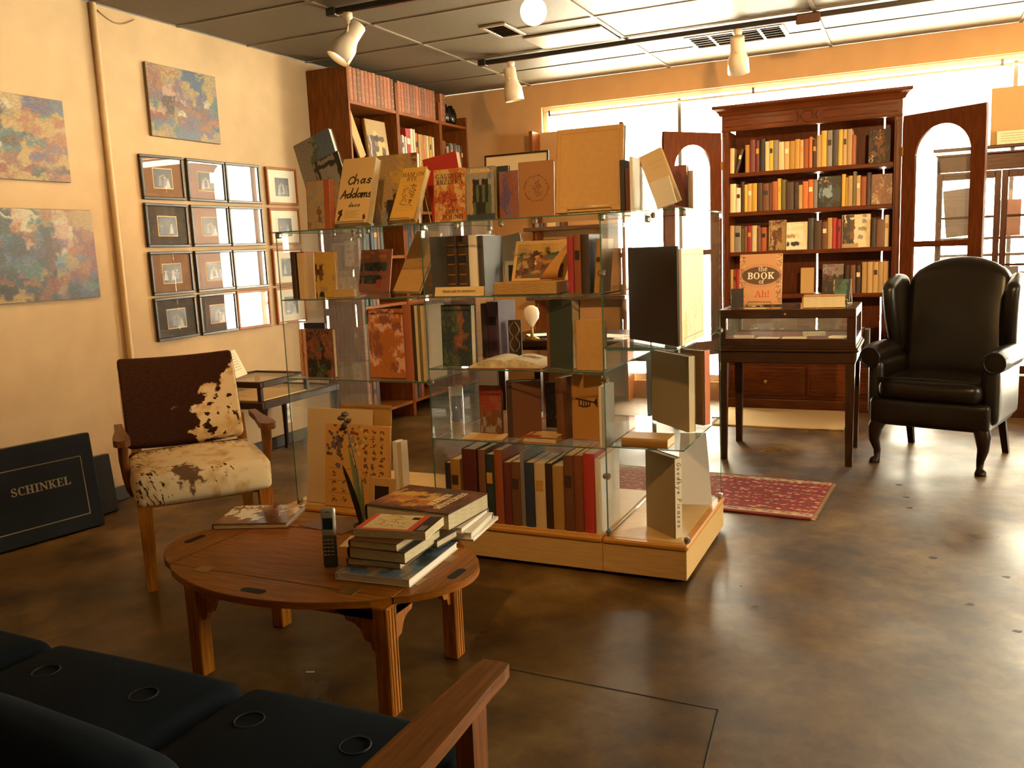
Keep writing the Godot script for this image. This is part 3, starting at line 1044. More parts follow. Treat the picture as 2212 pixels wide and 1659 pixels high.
# ---------------------------------------------------------------- sofa
func sofa() -> void:
	var o := thing("sofa", "dark navy buttoned sofa with a flat wooden arm in front of the coffee table", "sofa")
	var cloth_m := tri("navy sofa cloth", Color("0d161e"), "weave", Vector3.ONE * 9.0, 0.85)
	cloth_m.metallic_specular = 0.2
	var wd := wood("sofa wood", Color("85501f"), 2, 0.3, 7.0)
	var wdy := wood("sofa wood", Color("85501f"), 1, 0.3, 7.0)
	for c in [[-2.43, 0.66], [-1.76, 0.66], [-1.145, 0.55]]:
		var w: float = c[1]
		var dimples := [Vector2(-w * 0.25, -0.17), Vector2(w * 0.25, -0.17), Vector2(-w * 0.25, 0.12), Vector2(w * 0.25, 0.12)]
		var sink := func(p):
			if p.y > 0.02:
				for d in dimples:
					p.y -= 0.012 * exp(-pow(Vector2(p.x - d.x, p.z - d.y).length() / 0.03, 2.0))
			return p
		var cu := meshpart(o, "seat_cushion", puff(Vector3(w, 0.15, 0.68), 0.05, 0.025, 16, sink), cloth_m, Transform3D(Basis(), Vector3(c[0], 0.355, -1.16)))
		for d in dimples:
			var st := new_st()
			var ring := PackedVector3Array()
			for k in 16:
				ring.append(Vector3(d.x + cos(TAU * k / 16) * 0.032, 0.088, d.y + sin(TAU * k / 16) * 0.032))
			tube(st, ring, [0.0022], 6, true)
			lathe(st, [Vector2(0, -0.002), Vector2(0.02, -0.004), Vector2(0.024, -0.012)], 14, Vector3(d.x, 0.086, d.y))
			part(cu, "button", st, tri("navy button cloth", Color("0b1017"), "weave", Vector3.ONE * 12.0, 0.8))
	var lean := func(p): return p + Vector3(-0.05 * maxf(0.0, p.x - 0.55) * 0.0, -0.05 * pow(maxf(0.0, absf(p.x) / 0.93 - 0.55), 2.0) * 3.0, -p.y * 0.1)
	meshpart(o, "back_cushion", puff(Vector3(1.86, 0.5, 0.17), 0.075, 0.02, 18, lean), cloth_m, Transform3D(Basis(), Vector3(-1.80, 0.535, -0.72)))
	var st := new_st()
	bx(st, Vector3(-1.8, 0.245, -1.13), Vector3(1.92, 0.07, 0.66), 0.006)
	part(o, "seat_frame", st, wdy)
	for sd in [[-0.755, 1.0], [-2.85, -1.0]]:
		var x: float = sd[0]
		st = new_st()
		var pad := PackedVector2Array()
		for k in 25:
			var t := k / 24.0
			pad.append(Vector2(-0.72 - 0.76 * t, (0.034 + 0.012 * sin(PI * minf(1.0, t * 1.15))) * (1.0 if t < 0.97 else 0.86)))
		for k in 25:
			var t := 1.0 - k / 24.0
			pad.append(Vector2(-0.72 - 0.76 * t, -(0.034 + 0.012 * sin(PI * minf(1.0, t * 1.15))) * (1.0 if t < 0.97 else 0.86)))
		# outline in (z, x)
		prism(st, pad, 0.57, 0.598, Transform3D(Basis(Vector3(0, 0, 1), Vector3(1, 0, 0), Vector3(0, 1, 0)), Vector3(x, 0, 0)))
		part(o, "armrest", st, wd)
		for z in [-1.36, -0.78]:
			st = new_st()
			post(st, Vector3(x, 0, z), Vector2(0.034, 0.045), Vector3(x, 0.572, z), Vector2(0.04, 0.06))
			part(o, "leg", st, wdy)
		st = new_st()
		bx(st, Vector3(x - sd[1] * 0.055, 0.36, -1.1), Vector3(0.03, 0.2, 0.62), 0.01)
		part(o, "side_panel", st, cloth_m)

# ---------------------------------------------------------------- black leather wing chair
func wing_chair() -> void:
	var o := thing("wing_chair", "black leather wing chair with cabriole legs in front of the bright window", "wing chair", at(0.17, -0.0, -6.02, -17.0))
	var lea := tri("black leather", Color("120d09"), "leather", Vector3.ONE * 9.0, 0.3, false, 0.4)
	lea.albedo_texture = null
	lea.heightmap_enabled = true
	lea.heightmap_texture = tex["leather"]
	lea.heightmap_scale = 0.04
	var wd := wood("ebonised leg", Color("2a1a10"), 1, 0.3, 8.0)
	meshpart(o, "seat_cushion", puff(Vector3(0.58, 0.13, 0.58), 0.05, 0.03, 14), lea, Transform3D(Basis(), Vector3(0, 0.475, 0.05)))
	meshpart(o, "front_rail", puff(Vector3(0.68, 0.17, 0.60), 0.03, 0.01, 10), lea, Transform3D(Basis(), Vector3(0, 0.335, 0.03)))
	var arch := func(p):
		var f: float = clampf((p.y + 0.1) / 0.45, 0.0, 1.0)
		p.y += 0.055 * f * cos(p.x / 0.30 * PI / 2.0 * 0.98) - 0.035 * f * pow(absf(p.x) / 0.3, 6.0)
		p.z -= 0.05 * exp(-pow(p.x / 0.22, 2.0)) * 0.4
		return p
	meshpart(o, "backrest", puff(Vector3(0.60, 0.70, 0.14), 0.05, 0.045, 16, arch), lea, Transform3D(Basis(Vector3.RIGHT, deg_to_rad(-9)), Vector3(0, 0.82, -0.27)))
	for s in [-1, 1]:
		# wing: a rounded slab that sweeps forward and slopes down to the arm
		var wing := func(p):
			var top: float = clampf((p.y + 0.24) / 0.48, 0.0, 1.0)
			p.x += s * (0.03 * top + 0.05 * (p.z + 0.15))
			p.z -= 0.10 * pow(1.0 - top, 2.0) - 0.02
			if p.z > 0.02:
				p.y -= 0.35 * (p.z - 0.02) * top
			return p
		meshpart(o, "wing", puff(Vector3(0.085, 0.50, 0.30), 0.04, 0.012, 12, wing), lea, Transform3D(Basis(), Vector3(s * 0.315, 0.90, -0.17)))
		# rolled arm: upright side and a scrolled roll on top
		meshpart(o, "arm", puff(Vector3(0.10, 0.36, 0.52), 0.04, 0.01, 10), lea, Transform3D(Basis(), Vector3(s * 0.325, 0.47, 0.02)))
		var st := new_st()
		var pts := PackedVector3Array()
		for k in 12:
			var t := k / 11.0
			pts.append(Vector3(s * (0.35 + 0.015 * sin(t * PI)), 0.665 + 0.015 * sin(t * 3.0), -0.2 + 0.5 * t))
		tube(st, pts, [0.05, 0.062, 0.066, 0.068, 0.068, 0.068, 0.068, 0.069, 0.07, 0.071, 0.07, 0.062], 16)
		var arm_node := part(o, "arm_roll", st, lea)
		st = new_st()
		var scroll := PackedVector3Array()
		for k in 22:
			var a := TAU * k / 22
			scroll.append(Vector3(s * 0.35 + cos(a) * 0.058, 0.665 + sin(a) * 0.058, 0.302))
		tube(st, scroll, [0.007], 6, true)
		part(arm_node, "piping", st, lea)
		# cabriole front leg
		st = new_st()
		tube(st, PackedVector3Array([Vector3(s * 0.285, 0.29, 0.27), Vector3(s * 0.31, 0.22, 0.30), Vector3(s * 0.312, 0.15, 0.305), Vector3(s * 0.296, 0.08, 0.29), Vector3(s * 0.296, 0.035, 0.295), Vector3(s * 0.305, 0.015, 0.31), Vector3(s * 0.306, 0.0, 0.312)]), [0.05, 0.044, 0.032, 0.022, 0.02, 0.034, 0.032], 12)
		part(o, "leg", st, wd)
		st = new_st()
		post(st, Vector3(s * 0.29, 0, -0.36), Vector2(0.036, 0.036), Vector3(s * 0.28, 0.27, -0.24), Vector2(0.045, 0.045))
		part(o, "leg", st, wd)
	var st := new_st()
	tube(st, PackedVector3Array([Vector3(-0.29, 0.545, 0.335), Vector3(0, 0.55, 0.345), Vector3(0.29, 0.545, 0.335)]), [0.007], 6)
	part(o, "piping", st, lea)

# ---------------------------------------------------------------- vitrine table
func vitrine_table() -> void:
	var o := thing("vitrine_table", "dark wooden vitrine table with a glass sided case in front of the arched bookcase", "display table")
	var wd := wood("vitrine wood", Color("3a2415"), 0, 0.3, 8.0)
	var wy := wood("vitrine wood", Color("3a2415"), 1, 0.3, 8.0)
	var x0 := -1.155
	var x1 := -0.325
	var z0 := -6.24
	var z1 := -5.63
	for x in [x0 + 0.03, x1 - 0.03]:
		for z in [z0 + 0.03, z1 - 0.03]:
			var st := new_st()
			post(st, Vector3(x, 0, z), Vector2(0.04, 0.04), Vector3(x, 0.66, z), Vector2(0.056, 0.056))
			part(o, "leg", st, wy)
	var st := new_st()
	span(st, Vector3(x0, 0.645, z0), Vector3(x1, 0.72, z1), 0.005)
	part(o, "apron", st, wd)
	st = new_st()
	span(st, Vector3(x0 - 0.018, 0.72, z0 - 0.018), Vector3(x1 + 0.018, 0.738, z1 + 0.018), 0.006)
	span(st, Vector3(x0 - 0.008, 0.738, z0 - 0.008), Vector3(x1 + 0.008, 0.752, z1 + 0.008), 0.005)
	part(o, "moulding", st, wd)
	# glazed case: bottom rail, four corner posts, top frame
	st = new_st()
	span(st, Vector3(x0, 0.752, z1 - 0.02), Vector3(x1, 0.80, z1), 0.003)
	span(st, Vector3(x0, 0.752, z0), Vector3(x1, 0.80, z0 + 0.02), 0.003)
	span(st, Vector3(x0, 0.752, z0 + 0.02), Vector3(x0 + 0.02, 0.80, z1 - 0.02), 0.003)
	span(st, Vector3(x1 - 0.02, 0.752, z0 + 0.02), Vector3(x1, 0.80, z1 - 0.02), 0.003)
	part(o, "bottom_rail", st, wd)
	for x in [x0 + 0.025, x1 - 0.025]:
		for z in [z0 + 0.025, z1 - 0.025]:
			part(o, "corner_post", box(Vector3(x, 0.865, z), Vector3(0.05, 0.13, 0.05), 0.003), wy)
	st = new_st()
	span(st, Vector3(x0, 0.93, z1 - 0.05), Vector3(x1, 0.985, z1), 0.004)
	span(st, Vector3(x0, 0.93, z0), Vector3(x1, 0.985, z0 + 0.05), 0.004)
	span(st, Vector3(x0, 0.93, z0 + 0.05), Vector3(x0 + 0.05, 0.985, z1 - 0.05), 0.004)
	span(st, Vector3(x1 - 0.05, 0.93, z0 + 0.05), Vector3(x1, 0.985, z1 - 0.05), 0.004)
	part(o, "lid_frame", st, wd)
	var gm := pane_mat("vitrine glass", Color(0.9, 0.97, 0.94), 0.05)
	st = new_st()
	span(st, Vector3(x0 + 0.05, 0.979, z0 + 0.05), Vector3(x1 - 0.05, 0.984, z1 - 0.05))
	part(o, "lid_glass", st, gm)
	for z in [z0 + 0.01, z1 - 0.01]:
		st = new_st()
		span(st, Vector3(x0 + 0.05, 0.80, z - 0.002), Vector3(x1 - 0.05, 0.93, z + 0.002))
		part(o, "side_glass", st, gm)
	for x in [x0 + 0.01, x1 - 0.01]:
		st = new_st()
		span(st, Vector3(x - 0.002, 0.80, z0 + 0.05), Vector3(x + 0.002, 0.93, z1 - 0.05))
		part(o, "side_glass", st, gm)
	st = new_st()
	span(st, Vector3(x0 + 0.02, 0.752, z0 + 0.02), Vector3(x1 - 0.02, 0.788, z1 - 0.02))
	part(o, "lining", st, plain("vitrine lining", Color("6d2431"), 0.9))
	st = new_st()
	lathe(st, [Vector2(0, 0), Vector2(0.009, 0.0), Vector2(0.009, 0.006), Vector2(0, 0.007)], 12)
	part(o, "lock", st, plain("aged brass", Color("9c7a3c"), 0.35, 0.8), Transform3D(Basis(Vector3.RIGHT, PI / 2), Vector3(-0.74, 0.955, z1)))

# ---------------------------------------------------------------- bookcases
const AX0 := -1.495
const AX1 := -0.128
const AZ := -7.5
const SHELF_Y := [1.975, 1.655, 1.325, 0.965, 0.44]

func arch_outline(x0: float, x1: float, y0: float, y1: float, n := 16) -> PackedVector2Array:
	# counter-clockwise from lower left: a doorway with a round head
	var pts := PackedVector2Array([Vector2(x0, y0), Vector2(x1, y0)])
	var r := (x1 - x0) / 2
	for k in n + 1:
		var a := PI * k / n
		pts.append(Vector2((x0 + x1) / 2 + cos(a) * r, y1 - r + sin(a) * r))
	return pts

func door_outline(x0: float, x1: float, y0: float, y1: float, spring: float, n := 16) -> PackedVector2Array:
	var pts := PackedVector2Array([Vector2(x0, y0), Vector2(x1, y0)])
	for k in n + 1:
		var a := PI * k / n
		var d := Vector2(cos(a), sin(a))
		var c := Vector2((x0 + x1) / 2, spring)
		var hx := (x1 - x0) / 2
		var hy := y1 - spring
		var t := minf(hx / maxf(absf(d.x), 0.0001), hy / maxf(d.y, 0.0001))
		pts.append(c + d * t)
	return pts

func arched_bookcase() -> void:
	var o := thing("arched_bookcase", "tall mahogany bookcase with two open arched glass doors full of books", "bookcase")
	var wx := wood("mahogany", Color("6a3416"), 0, 0.33, 7.0)
	var wy := wood("mahogany", Color("6a3416"), 1, 0.33, 7.0)
	var zb := -7.82
	for x in [AX0, AX1 - 0.055]:
		var st := new_st()
		span(st, Vector3(x, 0.08, zb), Vector3(x + 0.055, 2.32, AZ), 0.003)
		span(st, Vector3(x + 0.012, 0.5, AZ), Vector3(x + 0.043, 2.28, AZ + 0.008), 0.003)
		part(o, "side_panel", st, wy)
	for y in SHELF_Y:
		var st := new_st()
		span(st, Vector3(AX0 + 0.055, y - 0.034, zb + 0.012), Vector3(AX1 - 0.055, y, AZ - 0.012), 0.004)
		part(o, "shelf", st, wx)
	# back boards; daylight shows through two open joints
	for r in [[AX0 + 0.055, -0.770], [-0.758, -0.268], [-0.258, AX1 - 0.055]]:
		var st := new_st()
		span(st, Vector3(r[0], 0.44, zb), Vector3(r[1], 2.442, zb + 0.011), 0.001)
		part(o, "back_board", st, wy)
	# plinth with a long moulded drawer front
	var st := new_st()
	span(st, Vector3(AX0 - 0.012, 0.0, zb), Vector3(AX1 + 0.012, 0.085, AZ + 0.03), 0.006)
	part(o, "plinth", st, wx)
	st = new_st()
	span(st, Vector3(AX0, 0.085, zb), Vector3(AX1, 0.405, AZ + 0.012), 0.004)
	part(o, "base_case", st, wx)
	for r in [[AX0 + 0.05, (AX0 + AX1) / 2 - 0.01], [(AX0 + AX1) / 2 + 0.01, AX1 - 0.05]]:
		st = new_st()
		span(st, Vector3(r[0], 0.12, AZ + 0.012), Vector3(r[1], 0.36, AZ + 0.026), 0.005)
		span(st, Vector3(r[0] + 0.03, 0.15, AZ + 0.026), Vector3(r[1] - 0.03, 0.33, AZ + 0.034), 0.004)
		var d := part(o, "drawer", st, wx)
		st = new_st()
		lathe(st, [Vector2(0, 0.03), Vector2(0.014, 0.027), Vector2(0.018, 0.018), Vector2(0.008, 0.008), Vector2(0.01, 0)], 12)
		part(d, "knob", st, plain("aged brass", Color("9c7a3c"), 0.35, 0.8), Transform3D(Basis(Vector3.RIGHT, PI / 2), Vector3((r[0] + r[1]) / 2, 0.24, AZ + 0.033)))
	# head: frieze, carved roundel, stepped cornice
	st = new_st()
	span(st, Vector3(AX0, 2.315, AZ - 0.03), Vector3(AX1, 2.44, AZ + 0.004), 0.003)
	part(o, "frieze", st, wx)
	st = new_st()
	span(st, Vector3(AX0 - 0.004, 2.31, AZ - 0.02), Vector3(AX1 + 0.004, 2.325, AZ + 0.016), 0.004)
	for y in [2.35, 2.41]:
		for r in [[AX0 + 0.03, -0.93], [-0.7, AX1 - 0.03]]:
			span(st, Vector3(r[0], y - 0.006, AZ), Vector3(r[1], y + 0.006, AZ + 0.011), 0.003)
	part(o, "moulding", st, wx)
	st = new_st()
	var ring := PackedVector3Array()
	for k in 24:
		ring.append(Vector3(-0.815 + cos(TAU * k / 24) * 0.045, 2.38 + sin(TAU * k / 24) * 0.042, AZ + 0.008))
	tube(st, ring, [0.008], 8, true)
	for dx in [-0.085, 0.085]:
		tube(st, PackedVector3Array([Vector3(-0.815 + dx, 2.34, AZ + 0.006), Vector3(-0.815 + dx * 0.8, 2.38, AZ + 0.01), Vector3(-0.815 + dx, 2.42, AZ + 0.006)]), [0.006, 0.01, 0.006], 6)
	part(o, "carved_roundel", st, wx)
	st = new_st()
	var prof := PackedVector2Array([Vector2(0, 2.435), Vector2(0.012, 2.435), Vector2(0.02, 2.442), Vector2(0.024, 2.455), Vector2(0.04, 2.475), Vector2(0.066, 2.49), Vector2(0.07, 2.498), Vector2(0.07, 2.515), Vector2(0, 2.515)])
	# the profile runs round front and sides with mitred corners
	st.set_smooth_group(-1)
	for i in prof.size() - 1:
		var a := prof[i]
		var b := prof[i + 1]
		var nrm := Vector3(0, a.x - b.x, b.y - a.y)
		q4(st, Vector3(AX0 - a.x, a.y, AZ + a.x), Vector3(AX1 + a.x, a.y, AZ + a.x), Vector3(AX1 + b.x, b.y, AZ + b.x), Vector3(AX0 - b.x, b.y, AZ + b.x), nrm)
		for s in [-1, 1]:
			var e: float = AX0 if s < 0 else AX1
			q4(st, Vector3(e + s * a.x, a.y, AZ + a.x), Vector3(e + s * a.x, a.y, zb), Vector3(e + s * b.x, b.y, zb), Vector3(e + s * b.x, b.y, AZ + b.x), Vector3(s * nrm.z, nrm.y, 0))
	span(st, Vector3(AX0, 2.44, zb), Vector3(AX1, 2.514, AZ))
	part(o, "cornice", st, wx)
	# the doors stand open; drawn flat from the hinge along +x, then turned
	for s in [-1, 1]:
		var w := 0.60 if s < 0 else 0.645
		var hinge: Vector3 = Vector3(AX0 - 0.01, 0, AZ + 0.012) if s < 0 else Vector3(AX1 + 0.01, 0, AZ + 0.012)
		var dir := Vector3(-0.36, 0, 0.48).normalized() if s < 0 else Vector3(0.535, 0, 0.346).normalized()
		var xf := Transform3D(Basis(dir, Vector3.UP, dir.cross(Vector3.UP)), hinge)
		st = new_st()
		var y1 := 2.305
		var y0 := 0.47
		var m := 0.105
		var spring := y1 - 0.10 - (w - 2 * m) / 2
		ringplate(st, door_outline(0, w, 1.33, y1, spring, 20), arch_outline(m, w - m, 1.36, y1 - 0.10, 20), -0.014, 0.014)
		# lower half of the frame
		span(st, Vector3(0, y0, -0.014), Vector3(m, 1.33, 0.014))
		span(st, Vector3(w - m, y0, -0.014), Vector3(w, 1.33, 0.014))
		span(st, Vector3(m, y0, -0.014), Vector3(w - m, y0 + 0.12, 0.014))
		var d := part(o, "door", st, wy, xf)
		st = new_st()
		span(st, Vector3(m, 1.315, -0.011), Vector3(w - m, 1.36, 0.011), 0.003)
		part(d, "middle_rail", st, wx)
		var gm := pane_mat("bookcase glass", Color(0.93, 0.98, 0.95), 0.04)
		st = new_st()
		prism(st, arch_outline(m, w - m, 1.36, y1 - 0.10, 20), -0.002, 0.002)
		part(d, "pane", st, gm)
		st = new_st()
		span(st, Vector3(m, y0 + 0.12, -0.002), Vector3(w - m, 1.315, 0.002))
		part(d, "pane", st, gm)
		for y in [0.65, 2.04]:
			part(d, "hinge", box(Vector3(-0.004, y, 0.0), Vector3(0.03, 0.07, 0.032), 0.004), plain("aged brass", Color("9c7a3c"), 0.35, 0.8))

# the honey coloured case along the picture wall, in three bays
const WXF := -4.035
const WBAYS := [-5.845, -6.56, -7.30, -7.83]
const WSHELF := [2.63, 2.19, 1.80, 1.42, 1.02, 0.62, 0.14]

func wall_bookcase() -> void:
	var o := thing("wall_bookcase", "tall honey brown bookcase in three bays along the picture wall reaching the ceiling", "bookcase")
	var wy := wood("honey wood", Color("8e4f22"), 1, 0.38, 6.0)
	var wz := wood("honey wood", Color("9a5a28"), 2, 0.38, 6.0)
	var st := new_st()
	span(st, Vector3(WALLX + 0.002, 0, WBAYS[0] - 0.024), Vector3(WXF, 2.885, WBAYS[0]), 0.002)
	part(o, "side_panel", st, wy)
	st = new_st()
	span(st, Vector3(WALLX + 0.002, 0, WBAYS[3]), Vector3(WXF, 2.72, WBAYS[3] + 0.024), 0.002)
	part(o, "side_panel", st, wy)
	for k in [1, 2]:
		for dz in [-0.012, 0.012]:
			st = new_st()
			span(st, Vector3(WALLX + 0.012, 0.0, WBAYS[k] + dz - 0.011), Vector3(WXF, 2.86 if k == 1 else 2.80, WBAYS[k] + dz + 0.011), 0.002)
			part(o, "divider", st, wy)
	for k in 3:
		var za: float = WBAYS[k] - 0.025
		var zc: float = WBAYS[k + 1] + 0.025
		st = new_st()
		span(st, Vector3(WALLX + 0.002, 0.0, zc), Vector3(WALLX + 0.012, 2.70, za))
		part(o, "back_board", st, wy)
		for y in WSHELF:
			st = new_st()
			span(st, Vector3(WALLX + 0.012, y - 0.026, zc), Vector3(WXF - 0.002, y, za), 0.002)
			part(o, "shelf", st, wz)

func hutch_cabinet() -> void:
	var o := thing("hutch_cabinet", "dark glazed hutch cabinet standing before the window at the right edge", "cabinet")
	var wx := wood("dark mahogany", Color("4d2716"), 0, 0.33, 7.0)
	var wy := wood("dark mahogany", Color("4d2716"), 1, 0.33, 7.0)
	var x0 := 0.09
	var x1 := 1.45
	var zf := -7.5
	var zb := -7.8
	for x in [x0 + 0.03, x1 - 0.055]:
		var st := new_st()
		span(st, Vector3(x, 0.0, zb), Vector3(x + 0.025, 1.95, zf), 0.002)
		part(o, "side_panel", st, wy)
	var st := new_st()
	span(st, Vector3(x0, 2.01, zb), Vector3(x1, 2.035, zf + 0.05), 0.006)
	span(st, Vector3(x0 + 0.02, 1.975, zb), Vector3(x1 - 0.02, 1.99, zf + 0.03), 0.004)
	part(o, "cornice", st, wx)
	st = new_st()
	span(st, Vector3(x0 + 0.03, 1.86, zb), Vector3(x1 - 0.03, 1.975, zf), 0.003)
	part(o, "frieze", st, wx)
	for y in [1.37, 1.245, 0.8, 0.36]:
		st = new_st()
		span(st, Vector3(x0 + 0.055, y - 0.02, zb), Vector3(x1 - 0.055, y, zf - 0.03), 0.003)
		part(o, "shelf", st, wx)
	st = new_st()
	span(st, Vector3(x0 + 0.03, 0, zb), Vector3(x1 - 0.03, 0.32, zf + 0.01), 0.004)
	part(o, "base_case", st, wx)
	# three glazed doors
	for k in 3:
		var a := x0 + 0.03 + (x1 - x0 - 0.06) / 3 * k
		var b := a + (x1 - x0 - 0.06) / 3 - 0.004
		st = new_st()
		for r in [[a, a + 0.042], [b - 0.042, b]]:
			span(st, Vector3(r[0], 0.34, zf), Vector3(r[1], 1.855, zf + 0.022), 0.003)
		for r in [[0.34, 0.40], [1.80, 1.855]]:
			span(st, Vector3(a + 0.042, r[0], zf), Vector3(b - 0.042, r[1], zf + 0.022), 0.003)
		var d := part(o, "door", st, wy)
		for y in [0.76, 1.16, 1.52]:
			st = new_st()
			span(st, Vector3(a + 0.042, y - 0.009, zf + 0.003), Vector3(b - 0.042, y + 0.009, zf + 0.018), 0.003)
			part(d, "glazing_bar", st, wx)
		st = new_st()
		span(st, Vector3(a + 0.042, 0.40, zf + 0.009), Vector3(b - 0.042, 1.80, zf + 0.012))
		part(d, "pane", st, pane_mat("bookcase glass", Color(0.93, 0.98, 0.95), 0.04))
	# boards and books inside, seen against the light
	var i := 0
	for b in [[0.305, 1.37, 0.2, 0.36, "brown", 5.0], [0.62, 1.37, 0.16, 0.27, "russet", 0.0], [0.80, 1.37, 0.12, 0.30, "dark brown", 0.0], [0.30, 0.80, 0.16, 0.34, "brown", 0.0], [0.63, 0.80, 0.14, 0.34, "dark brown", 0.0], [0.78, 0.80, 0.13, 0.30, "russet", 0.0]]:
		i += 1
		book(stand(b[0], b[1] + 0.002, -7.66, 0, 0, b[5], 0.0, b[2]), b[2], b[3], 0.04, b[4], {}, "%s book standing inside the dark glazed hutch, %s" % [b[4], ["upper shelf below the tan board", "upper shelf, second along", "upper shelf, furthest right", "lower shelf by the arched door", "lower shelf, second along", "lower shelf, furthest right"][i - 1]], "books inside the glazed hutch")
	# tan board and card on top
	var brd := new_st()
	bx(brd, Vector3(0, 0.21, 0), Vector3(0.62, 0.42, 0.02), 0.003)
	solid("tan_board", "large tan board standing on top of the dark hutch", "board", brd, tri("tan board", Color("c9a56c"), "weave", Vector3.ONE * 5.0, 0.8), Transform3D(Basis(Vector3.RIGHT, deg_to_rad(-6)), Vector3(0.78, 2.037, -7.55)))
	var cd := thing("card", "cream printed card leaning against the tan board on the hutch", "card", Transform3D(Basis(Vector3.RIGHT, deg_to_rad(-12)), Vector3(0.61, 2.036, -7.49)))
	part(cd, "paper", box(Vector3(0, 0.05, 0), Vector3(0.2, 0.1, 0.0015)), plain("card stock", Color("e6d8b4"), 0.8))
	var ink := plain("faint ink", Color("8a7a5a"), 0.8)
	var st5 := new_st()
	for k in 4:
		bx(st5, Vector3(0, 0.08 - 0.018 * k, 0.001), Vector3(0.15, 0.003, 0.0006))
	part(cd, "printed_lines", st5, ink)

# an open shelf unit that stands before the left part of the window, its back panel rising above
func window_shelves() -> void:
	var o := thing("window_shelf_unit", "brown edged shelf unit with a tall tan back panel standing before the window", "shelf unit")
	var wy := wood("honey wood", Color("8e4f22"), 1, 0.38, 6.0)
	var greyw := wood("greyed shelf wood", Color("6b5442"), 0, 0.45, 6.0)
	var tan := tri("tan wall paint", Color("c9a070"), "wall", Vector3.ONE * 0.7, 0.7, true, 0.3)
	var st := new_st()
	span(st, Vector3(-3.29, 0, -7.82), Vector3(-3.255, 2.50, -7.62), 0.003)
	part(o, "side_panel", st, wy)
	st = new_st()
	span(st, Vector3(-2.42, 0, -7.82), Vector3(-2.385, 2.50, -7.62), 0.003)
	part(o, "side_panel", st, wy)
	st = new_st()
	span(st, Vector3(-3.255, 0.05, -7.82), Vector3(-2.42, 2.50, -7.80))
	part(o, "back_panel", st, tan)
	for y in [1.62, 0.98, 0.40]:
		st = new_st()
		span(st, Vector3(-3.33, y - 0.035, -7.80), Vector3(-2.36, y, -7.50), 0.004)
		part(o, "shelf", st, greyw)

